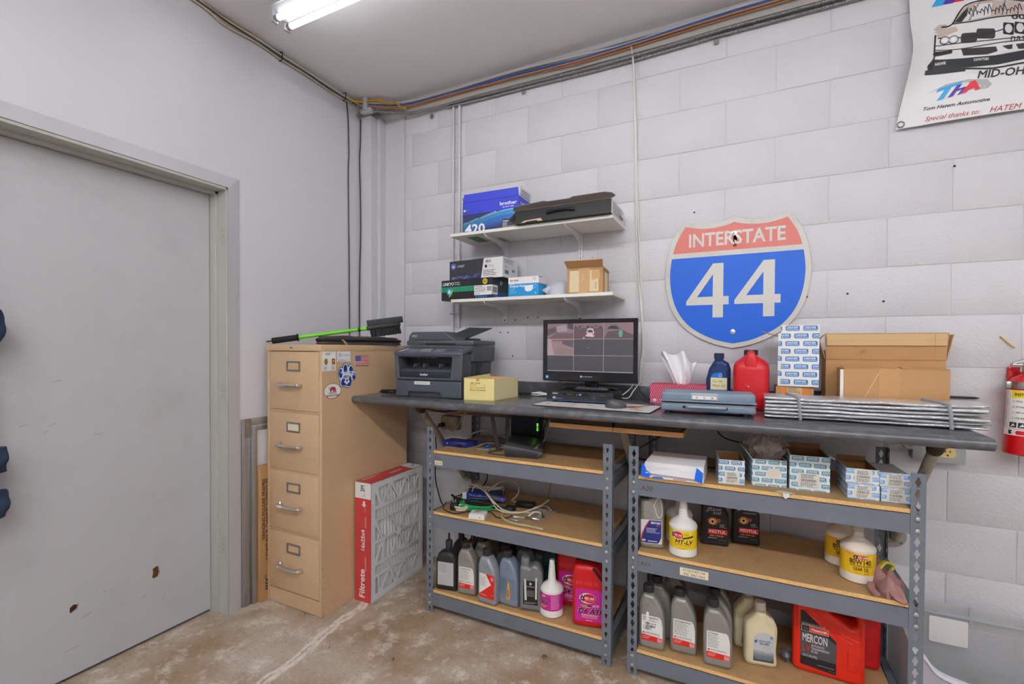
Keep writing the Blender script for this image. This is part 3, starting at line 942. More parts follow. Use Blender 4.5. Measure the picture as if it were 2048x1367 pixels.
# ------------------------------------------------------------------ boxes
def bx(parent, name, x0, x1, y0, y1, z0, z1, m, bevel=0.0, segs=2):
    return MB().box(x0, x1, y0, y1, z0, z1).build(name, m, parent, bevel=bevel, segs=segs)
def open_carton(parent, w, d, h, m, mi, t=0.003, name='carton_body'):
    b = MB()
    b.box(0, w, 0, t, 0, h, 0).box(0, w, d-t, d, 0, h, 0).box(0, t, t, d-t, 0, h, 0).box(w-t, w, t, d-t, 0, h, 0).box(t, w-t, t, d-t, 0, t, 0)
    b.box(t, w-t, t, t+0.0004, t, h-0.001, 1).box(t, w-t, d-t-0.0004, d-t, t, h-0.001, 1).box(t, t+0.0004, t, d-t, t, h-0.001, 1).box(w-t-0.0004, w-t, t, d-t, t, h-0.001, 1).box(t, w-t, t, d-t, t, t+0.0004, 1)
    return b.build(name, [m, mi], parent)
def flap(parent, hinge, along, out, L, t, m, name='flap', taper=0.0):
    """a flap hinged on the line hinge..hinge+along, reaching L in direction out"""
    h, a, o = Vector(hinge), Vector(along), Vector(out).normalized()*L
    n = a.cross(o).normalized()*t
    k = a.normalized()*taper
    p = [h, h+a, h+a+o-k, h+o+k]
    b = MB().add([*p, *[q+n for q in p]], [(3, 2, 1, 0), (4, 5, 6, 7), (0, 1, 5, 4), (1, 2, 6, 5), (2, 3, 7, 6), (3, 0, 4, 7)])
    return b.build(name, m, parent)

# ------------------------------------------------------------------ printer
pr_ = thing('printer', 'dark grey multifunction laser printer with its paper feeder tray raised', 'printer', (0.646, -0.514, CT), rad(4.0))
M_PRN = mat((78, 84, 92), rough=0.42, noise=0.05, scale=30, bump=0.03, bscale=400, name='grey printer plastic')
M_PRN2 = mat((64, 68, 75), rough=0.45, noise=0.05, name='dark printer plastic')
M_PRND = mat((36, 46, 56), rough=0.25, noise=0.1, name='printer window')
PW = 0.383
# paper tray drawer with a hand recess
out = round_poly([(0, 0.002), (0.072, 0.002), (0.076, 0.027), (0.262, 0.027), (0.268, 0.002), (PW, 0.002), (PW, 0.0855), (-0.001, 0.0855)], [0.003, 0.003, 0.006, 0.006, 0.003, 0.003, 0, 0], 2)
MB().slab(out, t=0.33, b=0.006, n=2, M=Matrix.Translation((0, 0.165, 0))).build('paper_drawer', M_PRN, pr_)
bx(pr_, 'drawer_recess', 0.077, 0.262, 0.012, 0.030, 0.002, 0.026, M_PRN2)
g = bx(pr_, 'asset_label', 0.114, 0.206, -0.0008, 0.0008, 0.066, 0.082, M_WHITECARD)
Print().text('PRINT USE DEMO', 0.046, 0.0055, 0.005, (70, 70, 70), False, anchor='c', width=0.072).build('lettering', g, front_map(0.114, -0.0008, 0.066), lift=0.0002)
# front shell with the output opening
shell = round_poly([(0, 0.088), (PW, 0.088), (PW+0.008, 0.226), (-0.012, 0.226)], [0.004, 0.004, 0.012, 0.012], 3)
hole = round_poly([(0.020, 0.101), (0.318, 0.101), (0.330, 0.205), (0.012, 0.205)], 0.008, 3)
MB().slab(shell, [hole], t=0.10, b=0.007, n=3, M=Matrix.Translation((0, 0.050, 0))).build('front_shell', M_PRN, pr_)
bx(pr_, 'output_slot', 0.006, 0.336, 0.085, 0.098, 0.096, 0.212, M_BLACK)
sl = MB().hexa([(0.012, 0.004, 0.128), (0.328, 0.004, 0.128), (0.328, 0.098, 0.150), (0.012, 0.098, 0.150)], [(0.012, 0.004, 0.140), (0.328, 0.004, 0.140), (0.328, 0.098, 0.162), (0.012, 0.098, 0.162)]).build('output_tray', M_PRN2, pr_, bevel=0.003)
for gx in (0.095, 0.150, 0.245): MB().box(gx, gx+0.006, 0.02, 0.085, 0.150, 0.170).build('paper_guide', M_PRN, sl, bevel=0.002)
g = bx(pr_, 'front_door', 0.020, 0.318, 0.004, 0.012, 0.100, 0.130, M_PRND, bevel=0.002)
Print().text('brother', 0.168, 0.111, 0.0125, (226, 228, 230), True, anchor='c', width=0.046).build('lettering', g, front_map(0, 0.004, 0))
Print().lines(0.02, 0.1975, 0.20, 0.2015, 1, (200, 204, 208), ragged=0.0, seed=9).build('tray_marks', pr_, front_map(0, 0.0848, 0))
# rear body, side panel with vents
rear = round_poly([(0.004, 0.086), (PW-0.006, 0.086), (PW-0.002, 0.175), (PW+0.016, 0.182), (PW+0.020, 0.262), (-0.006, 0.262)], 0.004, 2)
MB().slab(rear, t=0.262, b=0.008, n=2, M=Matrix.Translation((0, 0.222, 0))).build('main_body', M_PRN, pr_)
vt = MB()
for k in range(9): vt.box(PW-0.0045, PW-0.002, 0.165, 0.215, 0.094+k*0.0075, 0.0975+k*0.0075)
vt.build('side_vent', M_BLACK, pr_)
bx(pr_, 'side_socket', PW-0.004, PW-0.0005, 0.165, 0.232, 0.150, 0.169, M_BLACK)
# control panel
cpz = lambda y: 0.227+(y+0.004)*0.29
cp = MB().hexa([(-0.012, -0.004, 0.216), (PW+0.008, -0.004, 0.216), (PW+0.020, 0.088, 0.236), (-0.004, 0.088, 0.236)], [(-0.012, -0.002, 0.2275), (PW+0.008, -0.002, 0.2275), (PW+0.020, 0.088, 0.2545), (-0.004, 0.088, 0.2545)]).build('control_panel', M_PRN, pr_, bevel=0.003)
un = Vector((0, 0.090, 0.027)).normalized()
p = Print()
p.poly([(0.006, 0.012), (0.022, 0.012), (0.050, 0.062), (0.030, 0.062)], (214, 216, 216), 0)
p.rect(0.128, 0.030, 0.190, 0.060, (150, 156, 158), 0)
for r in range(4):
    for c in range(3): p.rrect(0.222+c*0.018, 0.012+r*0.013, 0.234+c*0.018, 0.020+r*0.013, 0.003, (176, 180, 184), 0)
for r in range(4):
    for c in range(4): p.rrect(0.062+c*0.014, 0.012+r*0.013, 0.072+c*0.014, 0.019+r*0.013, 0.002, (168, 172, 176), 0)
for c in range(5): p.rrect(0.288+c*0.017, 0.030, 0.298+c*0.017, 0.042, 0.004, (50, 54, 60) if c < 4 else (190, 192, 196), 0)
p.rrect(0.128, 0.012, 0.200, 0.022, 0.003, (176, 180, 182), 0)
p.build('keys', cp, plane_map((0.0, 0.0, 0.2282), (1, 0, 0), un), lift=0.0006)
# scanner lid, document feeder and raised tray
MB().box(0.002, PW+0.022, 0.090, 0.352, 0.2645, 0.290).build('scanner_lid', M_PRN, pr_, bevel=0.006)
bx(pr_, 'lid_gap', 0.125, 0.300, 0.0885, 0.094, 0.266, 0.275, M_BLACK)
af = round_poly([(0.006, 0.289), (0.300, 0.289), (0.225, 0.336), (0.030, 0.336), (0.012, 0.318)], [0, 0.002, 0.012, 0.02, 0.02], 3)
af_ = MB().slab(af, t=0.20, b=0.006, n=2, M=Matrix.Translation((0, 0.200, 0))).build('document_feeder', M_PRN, pr_)
Print().text('MFC', 0.030, 0.308, 0.010, (206, 208, 210), True, width=0.034, shear=0.15).build('lettering', af_, front_map(0, 0.100, 0))
tr_ = MB().hexa([(0.225, 0.115, 0.300), (0.355, 0.120, 0.300), (0.405, 0.305, 0.356), (0.270, 0.300, 0.3605)], [(0.225, 0.112, 0.304), (0.355, 0.117, 0.304), (0.405, 0.302, 0.360), (0.270, 0.297, 0.3645)])
tr_.build('feeder_tray', mat((50, 60, 64), rough=0.35, noise=0.06), pr_)
bx(pr_, 'feeder_throat', 0.235, 0.345, 0.108, 0.29, 0.2895, 0.302, M_PRN2, bevel=0.003)

# ------------------------------------------------------------------ yellow parts box
yb = thing('parts_box', 'open pale yellow cardboard parts box beside the printer', 'box', (0, 0, CT))
M_YEL = mat((238, 224, 150), rough=0.6, noise=0.03, name='pale yellow card')
M_YEL2 = mat((226, 216, 166), rough=0.65, noise=0.03)
FL, FR, BR, BL = Vector((1.045, -0.489)), Vector((1.196, -0.461)), Vector((1.213, -0.236)), Vector((1.062, -0.262))
def wallp(parent, a, b, h, inn, m, name, hb=None):
    i = Vector(inn)*0.0022
    hb = h if hb is None else hb
    return MB().hexa([(a.x, a.y, 0), (b.x, b.y, 0), (b.x+i.x, b.y+i.y, 0), (a.x+i.x, a.y+i.y, 0)], [(a.x, a.y, h), (b.x, b.y, hb), (b.x+i.x, b.y+i.y, hb), (a.x+i.x, a.y+i.y, h)]).build(name, m, parent)
fw = wallp(yb, FL, FR, 0.104, (0, 1), M_YEL, 'front_panel')
wallp(yb, FR, BR, 0.101, (-1, 0), M_YEL2, 'side_panel', 0.104)
wallp(yb, BL, BR, 0.103, (0, -1), mat((222, 170, 120), rough=0.7, noise=0.04), 'back_panel')
wallp(yb, FL, BL, 0.108, (1, 0), M_YEL, 'side_panel', 0.118)
MB().hexa([(q.x, q.y, 0) for q in (FL, FR, BR, BL)], [(q.x, q.y, 0.002) for q in (FL, FR, BR, BL)]).build('bottom_panel', M_CARDIN, yb)
p = Print()
wv = (FR-FL).length
p.ell(wv*0.46, 0.099, 0.009, 0.008, (214, 146, 96), 0)
p.text('1987-1-20-036', 0.032, 0.080, 0.006, (50, 46, 40), True, width=0.052)
p.text('BOSCH', 0.030, 0.069, 0.0075, (214, 132, 90), True, width=0.036).rect(0.098, 0.067, 0.108, 0.077, (214, 140, 100), 1).rect(0.0995, 0.0685, 0.1065, 0.0755, (238, 224, 150), 2)
p.lines(0.032, 0.0575, 0.112, 0.064, 1, (206, 110, 76), ragged=0, seed=2)
p.text('Earth bottoms', 0.031, 0.046, 0.0085, (40, 38, 36), False, width=0.080, shear=0.1)
p.rect(0.032, 0.038, 0.112, 0.0388, (226, 160, 110), 1).rect(0.032, 0.028, 0.112, 0.0288, (226, 160, 110), 1)
e = (FR-FL).normalized()
p.build('printing', fw, plane_map((FL.x, FL.y, 0), (e.x, e.y, 0), (0, 0, 1)))

# ------------------------------------------------------------------ cable bunches lying on the worktop
def cable(name, label, pts, r, m, group=None, n=6, seg=6, parent=None):
    o = MB().tube(smooth_path(pts, n), r, seg).build(name, m, parent)
    if parent is None: tag(o, label, 'cable', group)
    return o
rs = random.Random(21)
for i, (cx, cy, rx, ry, m, lab) in enumerate(((1.235, -0.190, 0.035, 0.030, M_BLACKR, 'small tangle of black cable behind the yellow box'), (1.300, -0.150, 0.055, 0.022, M_WIREW, 'loose white cable coil left of the recorder'))):
    pts = []
    for k in range(26):
        a = k*0.75
        pts.append((cx+rx*cos(a)*(0.7+0.4*rs.random()), cy+ry*sin(a)*(0.7+0.4*rs.random()), CT+0.004+0.010*rs.random()+k*0.0004))
    cable('cable_bunch', lab, pts, 0.0026, m, None, 4)
pts = []
for k in range(22):
    a = k*0.9
    pts.append((0.570+0.062*cos(a)*(0.75+0.3*rs.random()), -0.470+0.030*sin(a), CT+0.0045+0.012*rs.random()+k*0.0006))
cable('cable_bunch', 'bundled black power cord on the worktop left of the printer', pts, 0.0042, M_BLACKR, None, 4)

# ------------------------------------------------------------------ desk mat, recorder, monitor, remote, mouse
dm = MB()
q = [(1.417, -0.528), (1.936, -0.556), (1.945, -0.30), (1.43, -0.235)]
dm.slab(round_poly(q, 0.018, 3), t=0.003, smooth=False, M=Matrix.Translation((0, 0, CT+0.0017)) @ Matrix.Rotation(-PI/2, 4, 'X'))
dmt = thing('desk_mat', 'long whitish patterned mouse mat under the video recorder', 'desk mat', (0, 0, 0))
mo = dm.build('pad', mat((40, 40, 42), rough=0.8), dmt)
bm = bmesh.new(); bm.from_mesh(mo.data); bmesh.ops.recalc_face_normals(bm, faces=bm.faces); bm.to_mesh(mo.data); bm.free()
p = Print()
p.poly(round_poly([(1.420, -0.524), (1.931, -0.551), (1.940, -0.304), (1.434, -0.240)], 0.016, 3), (214, 212, 206), 0)
rs = random.Random(9)
for k in range(60):
    u = 1.45+rs.random()*0.44; v = -0.52+rs.random()*0.22
    a, b = 0.006+0.03*rs.random(), 0.002+0.012*rs.random()
    p.rect(u, v, u+a, v+b, rs.choice([(190, 186, 180), (176, 172, 166), (200, 190, 178), (160, 148, 138), (150, 120, 110)]), 1)
p.ell(1.845, -0.40, 0.030, 0.035, (206, 96, 72), 2).ell(1.86, -0.395, 0.018, 0.018, (224, 150, 90), 3)
p.build('printed_face', dmt, top_map(0, 0, CT+0.0033), lift=0.0002)
MZ = CT+0.0045
nv = thing('video_recorder', 'black 4K video recorder box under the monitor', 'recorder', (1.434, -0.378, MZ), rad(2.0))
NW = 0.305
MB().box(0, NW, 0.012, 0.215, 0.004, 0.0465).build('case', M_BLACK, nv, bevel=0.002)
fp = MB().slab(round_poly([(-0.003, 0.006), (NW+0.003, 0.006), (NW+0.003, 0.040), (NW-0.012, 0.047), (0.014, 0.047), (-0.003, 0.040)], 0.002, 1), t=0.014, b=0.002, n=1, M=Matrix.Translation((0, 0.006, 0))).build('front_panel', mat((44, 45, 48), rough=0.35, noise=0.05), nv)
p = Print()
p.poly([(0.072, 0.044), (0.200, 0.044), (0.192, 0.030), (0.084, 0.030)], (14, 14, 16), 0)
p.text('ANRAN', 0.026, 0.0365, 0.0062, (220, 220, 224), True, width=0.026)
p.text('4K', 0.026, 0.0150, 0.0095, (230, 230, 234), True, width=0.018, shear=0.1).lines(0.046, 0.0155, 0.074, 0.0195, 1, (170, 170, 174), ragged=0)
p.rect(0.140, 0.034, 0.148, 0.037, (120, 130, 220), 2).rect(0.154, 0.034, 0.164, 0.041, (150, 160, 236), 2)
p.lines(0.095, 0.033, 0.130, 0.041, 2, (116, 98, 40), ragged=0, seed=5)
p.ell(0.222, 0.0245, 0.0135, 0.0135, (86, 92, 102), 1, 24).ell(0.222, 0.0245, 0.0118, 0.0118, (34, 35, 38), 2, 24).ell(0.222, 0.0245, 0.0078, 0.0078, (84, 96, 116), 3, 24).ell(0.222, 0.0245, 0.0066, 0.0066, (40, 44, 52), 4, 24)
p.text('OK', 0.222, 0.0225, 0.004, (150, 170, 210), True, anchor='c', layer=5)
p.ell(0.166, 0.0175, 0.006, 0.004, (30, 30, 32), 1).ell(0.184, 0.0175, 0.006, 0.004, (30, 30, 32), 1).rect(0.163, 0.0168, 0.169, 0.0182, (150, 150, 154), 2).rect(0.181, 0.0168, 0.187, 0.0182, (150, 150, 154), 2)
p.lines(0.248, 0.036, 0.272, 0.040, 1, (130, 130, 134), ragged=0, seed=8)
p.rect(0.0, 0.0065, NW, 0.0085, (70, 110, 170), 1)
p.build('lettering', fp, front_map(0, -0.001, 0))
for fx in (0.03, NW-0.03):
    for fy in (0.03, 0.19): MB().lathe([(0.009, 0), (0.009, 0.005)], 12, at=(fx, fy, 0)).build('foot', M_BLACKR, nv)
NT = MZ+0.0465
mn = thing('monitor', 'black widescreen monitor showing a grid of security camera views', 'monitor', (1.319, -0.160, 0))
M_GLOSS = mat((14, 14, 17), rough=0.12, noise=0.05, coat=0.4, name='gloss black bezel')
MWD, MZ0, MZ1 = 0.486, 1.148, 1.461
MB().slab(round_poly(rect2(0, MWD, MZ0, MZ1), 0.006, 3), [rect2(0.0235, MWD-0.0215, 1.198, 1.4405)], t=0.022, b=0.004, n=2, M=Matrix.Translation((0, 0.011, 0))).build('bezel', M_GLOSS, mn)
MB().hexa([(0.03, 0.022, 1.17), (MWD-0.03, 0.022, 1.17), (MWD-0.09, 0.060, 1.20), (0.09, 0.060, 1.20)], [(0.03, 0.022, 1.44), (MWD-0.03, 0.022, 1.44), (MWD-0.09, 0.060, 1.41), (0.09, 0.060, 1.41)]).build('rear_cover', M_BLACK, mn, bevel=0.006)
SW, SH = MWD-0.045, 0.2425
scr = MB().box(0.0235, MWD-0.0215, 0.004, 0.012, 1.198, 1.4405).build('screen', mat((84, 83, 86), rough=0.25, noise=0.03, emit=0.18), mn)
def em(rgb):
    return rgb
p = Print((0, 0, SW, SH))
gx = [0, 0.143, 0.297, SW]; gz = [0, 0.081, 0.163, SH]
# yard view
a0, a1, b0, b1 = gx[0], gx[1], gz[2], gz[3]
p.rect(a0, b0, a1, b1, (150, 128, 140), 0)
p.poly([(a0, b0+0.052), (a0+0.045, b0+0.062), (a0+0.050, b0+0.036), (a0, b0+0.018)], (108, 100, 96), 1)
p.poly([(a0, b0), (a1, b0), (a1, b0+0.030), (a0+0.05, b0+0.032)], (124, 104, 112), 1)
p.poly([(a0+0.05, b0+0.066), (a0+0.10, b0+0.072), (a0+0.11, b0+0.040), (a0+0.055, b0+0.036)], (178, 164, 172), 1)
p.poly([(a0+0.108, b0+0.079), (a1, b0+0.079), (a1, b0+0.048), (a0+0.112, b0+0.054)], (92, 84, 90), 1)
# parking view with the pale hatchback
a0, a1 = gx[1], gx[2]
p.rect(a0, b0, a1, b1, (112, 92, 100), 0).rect(a0, b0+0.055, a1, b1, (142, 120, 128), 1)
for k in range(7): p.rect(a0+0.004+k*0.021, b0+0.054+0.004*(k % 3), a0+0.018+k*0.021, b0+0.062+0.004*(k % 2), (84, 74, 80), 2)
p.poly([(a0+0.062, b0+0.014), (a0+0.104, b0+0.010), (a0+0.107, b0+0.030), (a0+0.100, b0+0.052), (a0+0.074, b0+0.054), (a0+0.066, b0+0.032)], (226, 212, 218), 3)
p.poly([(a0+0.071, b0+0.033), (a0+0.100, b0+0.032), (a0+0.097, b0+0.045), (a0+0.076, b0+0.046)], (86, 78, 86), 4)
p.rect(a0+0.063, b0+0.023, a0+0.071, b0+0.030, (212, 70, 70), 4).rect(a0+0.098, b0+0.021, a0+0.107, b0+0.028, (212, 70, 70), 4)
p.rect(a0+0.050, b0+0.002, a0+0.056, b0+0.010, (210, 190, 190), 3)
# kerb view
a0, a1 = gx[2], gx[3]
p.rect(a0, b0, a1, b1, (150, 122, 130), 0)
p.poly([(a0, b0), (a1, b0), (a1, b0+0.020), (a0+0.085, b0+0.045), (a0+0.02, b0+0.036)], (104, 88, 94), 1)
p.poly([(a0+0.010, b0+0.048), (a0+0.030, b0+0.070), (a0+0.064, b0+0.072), (a0+0.090, b0+0.046)], (120, 116, 124), 2)
p.poly([(a0+0.018, b0+0.050), (a0+0.034, b0+0.064), (a0+0.060, b0+0.064), (a0+0.078, b0+0.048)], (60, 58, 66), 3)
p.ell(a0+0.083, b0+0.026, 0.010, 0.018, (110, 176, 150), 3)
# ramp view
a0, a1, b0, b1 = gx[0], gx[1], gz[1], gz[2]
p.rect(a0, b0, a1, b1, (164, 140, 140), 0)
p.poly([(a0, b0), (a0+0.036, b0), (a0+0.020, b1), (a0, b1)], (188, 168, 178), 1)
p.poly([(a0+0.080, b0+0.078), (a1, b0+0.076), (a1, b0+0.036), (a0+0.082, b0+0.058)], (112, 100, 104), 1)
p.rect(a0+0.03, b0+0.073, a1, b0+0.078, (150, 84, 84), 2)
p.poly([(a0+0.040, b0), (a1, b0), (a1, b0+0.03), (a0+0.06, b0+0.04)], (156, 132, 130), 1)
for (i, j) in ((1, 1), (2, 1), (0, 0), (1, 0), (2, 0)):
    p.rect(gx[i], gz[j], gx[i+1], gz[j+1], (86, 85, 89), 0)
for (i, j) in ((2, 1), (0, 0), (1, 0)):
    p.lines((gx[i]+gx[i+1])/2-0.014, gz[j]+0.036, (gx[i]+gx[i+1])/2+0.014, gz[j]+0.040, 1, (70, 74, 190), ragged=0, seed=i+j)
p.poly([(0.219, 0.117), (0.222, 0.117), (0.219, 0.122)], (230, 230, 230), 2)
for k in (1, 2):
    p.rect(gx[k]-0.0008, 0, gx[k]+0.0008, SH, (206, 200, 200), 5); p.rect(0, gz[k]-0.0008, SW, gz[k]+0.0008, (206, 200, 200), 5)
p.rect(0, 0, SW, 0.003, (196, 194, 194), 5)
po = p.build('screen_picture', scr, front_map(0.0235, 0.004, 1.198), lift=0.0002, eps=0.0001)
for mm in list(po.data.materials):
    pass
p = Print()
p.rect(0.017, 0.012, 0.033, 0.027, (70, 170, 222), 0).rect(0.020, 0.016, 0.030, 0.023, (180, 220, 240), 1)
p.ell(0.208, 0.0255, 0.005, 0.005, (200, 200, 204), 1, 12).text('ELEMENT', 0.216, 0.0225, 0.0055, (196, 196, 200), False, width=0.050)
p.build('lettering', mn, front_map(0, 0.0, MZ0))
sd = MB()
sd.box(0.22, 0.285, 0.020, 0.045, NT+0.012, 1.20)
sd.build('stand_neck', M_GLOSS, mn, bevel=0.004)
MB().lathe([(0.135, 0), (0.137, 0.004), (0.128, 0.009), (0.05, 0.0125), (0.0, 0.013)], 40, at=(0.258, -0.005, NT), sy=0.62).build('stand_base', M_GLOSS, mn)
rc = thing('remote_control', 'slim black remote control lying in front of the monitor stand', 'remote', (1.545, -0.312, NT+0.001), rad(8))
MB().box(0, 0.155, 0, 0.046, 0, 0.016).build('body', M_BLACK, rc, bevel=0.005)
kb = Print()
for r in range(3):
    for c in range(5): kb.rrect(0.012+c*0.011, 0.008+r*0.011, 0.020+c*0.011, 0.015+r*0.011, 0.002, (190, 196, 204), 0)
kb.ell(0.085, 0.023, 0.014, 0.013, (96, 130, 190), 0)
for c in range(4): kb.rrect(0.107+c*0.011, 0.012, 0.115+c*0.011, 0.032, 0.002, (180, 186, 194) if c < 3 else (190, 90, 90), 0)
kb.build('keys', rc, top_map(0, 0, 0.016))
ms = thing('computer_mouse', 'dark grey computer mouse on the desk mat', 'mouse', (1.777, -0.452, CT+0.0036), rad(25))
b = MB()
vs, fs = [], []
NU, NV = 16, 8
for i in range(NV+1):
    t = i/NV
    for k in range(NU):
        a = 2*PI*k/NU
        x = 0.046*cos(a)*cos(t*PI/2)**0.55; y = 0.029*sin(a)*cos(t*PI/2)**0.55
        z = 0.034*sin(t*PI/2)*(1.0-0.25*(x/0.046))
        vs.append((x, y, z+0.001))
for i in range(NV):
    for k in range(NU):
        fs.append((i*NU+k, i*NU+(k+1) % NU, (i+1)*NU+(k+1) % NU, (i+1)*NU+k))
fs.append(tuple(reversed(range(NU))))
b.add(vs, fs, 0, None, True)
b.build('shell', mat((74, 74, 78), rough=0.35, noise=0.05), ms, angle=60)
MB().tube([(-0.022, 0, 0.0395), (-0.032, 0, 0.036)], 0.0045, 8).build('scroll_wheel', M_BLACKR, ms)
cable('mouse_cable', 'thin black cable trailing from the mouse to the wall', [(1.815, -0.43, CT+0.006), (1.86, -0.37, CT+0.004), (1.90, -0.27, CT+0.004), (1.87, -0.18, CT+0.004), (1.82, -0.10, CT+0.004)], 0.0016, M_BLACKR)
cable('signal_cable', 'white cable drooping from the monitor back to the worktop', [(1.76, -0.06, 1.17), (1.765, -0.09, 1.13), (1.72, -0.11, 1.085), (1.66, -0.085, CT+0.004), (1.60, -0.06, CT+0.004)], 0.0030, M_WIREW, 'signal cables behind the monitor')
cable('signal_cable', 'black cable hanging from the right of the monitor to the worktop', [(1.79, -0.075, 1.16), (1.80, -0.10, 1.12), (1.825, -0.11, CT+0.03), (1.88, -0.14, CT+0.004), (1.95, -0.12, CT+0.004)], 0.0022, M_BLACKR, 'signal cables behind the monitor')
cable('signal_cable', 'second white cable looping behind the recorder', [(1.80, -0.07, 1.15), (1.78, -0.13, 1.11), (1.755, -0.13, 1.075), (1.70, -0.10, CT+0.010), (1.62, -0.05, CT+0.010)], 0.0028, M_WIREW, 'signal cables behind the monitor')

# ------------------------------------------------------------------ tissue box
tb = thing('tissue_box', 'pink striped tissue box with a white tissue pulled up', 'tissue box', (1.868, -0.183, CT))
M_PINK = mat((196, 34, 76), rough=0.5, noise=0.04, name='pink card')
bx(tb, 'carton', 0, 0.25, 0, 0.115, 0, 0.09, M_PINK, bevel=0.001, segs=1)
p = Print((0, 0, 0.25, 0.09))
for k in range(60):
    u = -0.05+k*0.0075
    pts = [(u+0.03*(1-cos(t*PI/10)), 0.09*t/5) for t in range(6)]
    for t in range(5): p.poly([pts[t], (pts[t][0]+0.0014, pts[t][1]), (pts[t+1][0]+0.0014, pts[t+1][1]), pts[t+1]], (240, 200, 214), 1)
p.ell(0.022, 0.016, 0.010, 0.008, (40, 60, 150), 2).ell(0.022, 0.016, 0.0085, 0.0066, (220, 226, 244), 3).text('Kroger', 0.022, 0.0135, 0.004, (40, 60, 150), True, anchor='c', width=0.013, layer=4)
p.build('printing', tb, front_map(0, 0, 0))
vs, fs = [], []
rs = random.Random(2)
NR, NC = 9, 40
for i in range(NR):
    t = i/(NR-1)
    for k in range(NC):
        u = k/(NC-1)
        sp = 0.030+0.055*t**0.8
        x = 0.128 + (u-0.5)*2*sp + 0.008*sin(u*9+t*3) - 0.012*t
        y = 0.060 + 0.022*(1-0.2*t)*sin(u*15.0+t*1.6) + 0.010*sin(u*31+i)
        z = 0.088 + (0.118+0.032*sin(u*3.4+0.3)+0.014*sin(u*13))*t
        vs.append((x, y, z))
for i in range(NR-1):
    for k in range(NC-1):
        fs.append((i*NC+k, i*NC+k+1, (i+1)*NC+k+1, (i+1)*NC+k))
MB().add(vs, fs, 0, None, True).build('tissue', mat((244, 243, 245), rough=0.9, noise=0.02, name='tissue paper'), tb, angle=80)

# ------------------------------------------------------------------ bottles: flat ones cut as rounded slabs, round ones turned
def cap(parent, cx, cy, z, r, h, m, name='cap', ribs=True):
    prof = [(r, 0), (r, h*0.86), (r*0.9, h), (0.0, h)]
    b = MB()
    seg = 32 if ribs else 20
    vs, fs = [], []
    for q, (rr, zz) in enumerate(prof[:-1]):
        for k in range(seg):
            a = 2*PI*k/seg
            e = rr*(1.0 if (k % 2 or not ribs or q == 2) else 0.945)
            vs.append((cx+e*cos(a), cy+e*sin(a), z+zz))
    for q in range(2):
        for k in range(seg):
            fs.append((q*seg+k, q*seg+(k+1) % seg, (q+1)*seg+(k+1) % seg, (q+1)*seg+k))
    fs.append(tuple(2*seg+k for k in range(seg))); fs.append(tuple(reversed(range(seg))))
    b.add(vs, fs)
    return b.build(name, m, parent)
def neck(parent, cx, cy, z0, z1, r, m):
    return MB().lathe([(r, 0), (r, z1-z0)], 20, at=(cx, cy, z0)).build('neck', m, parent)
def flat_bottle(root, outline, t, m, b=0.016, holes=(), name='body', n=3):
    """front face lands on y=0 in the thing's own frame"""
    return MB().slab(outline, holes, t=t, b=b, n=n, M=Matrix.Translation((0, t/2, 0))).build(name, m, root, angle=50)
M_SILVER = mat((150, 147, 140), rough=0.35, metal=0.25, noise=0.05, scale=14, name='silver grey plastic')
M_SILVER2 = mat((160, 164, 172), rough=0.32, metal=0.3, noise=0.05, scale=14, name='bright silver plastic')
M_BLUEGREY = mat((132, 146, 164), rough=0.35, metal=0.2, noise=0.05, name='blue grey plastic')
M_GREYPL = mat((128, 130, 132), rough=0.38, metal=0.2, noise=0.05, name='mid grey plastic')
M_BLKPL = mat((44, 44, 44), rough=0.45, noise=0.1, name='black bottle plastic')
M_CAPBLK = mat((44, 43, 42), rough=0.5, noise=0.12, dark=(96, 88, 78), darkamt=0.3, darkscale=30, name='dusty black cap')
M_REDPL = mat((206, 26, 34), rough=0.35, noise=0.05, name='red plastic')
M_REDPL2 = mat((222, 44, 24), rough=0.32, noise=0.04, name='orange red plastic')
M_WHITEPL = mat((234, 232, 226), rough=0.35, noise=0.03, name='white plastic')
M_CREAM = mat((226, 214, 176), rough=0.4, noise=0.05, name='cream plastic')
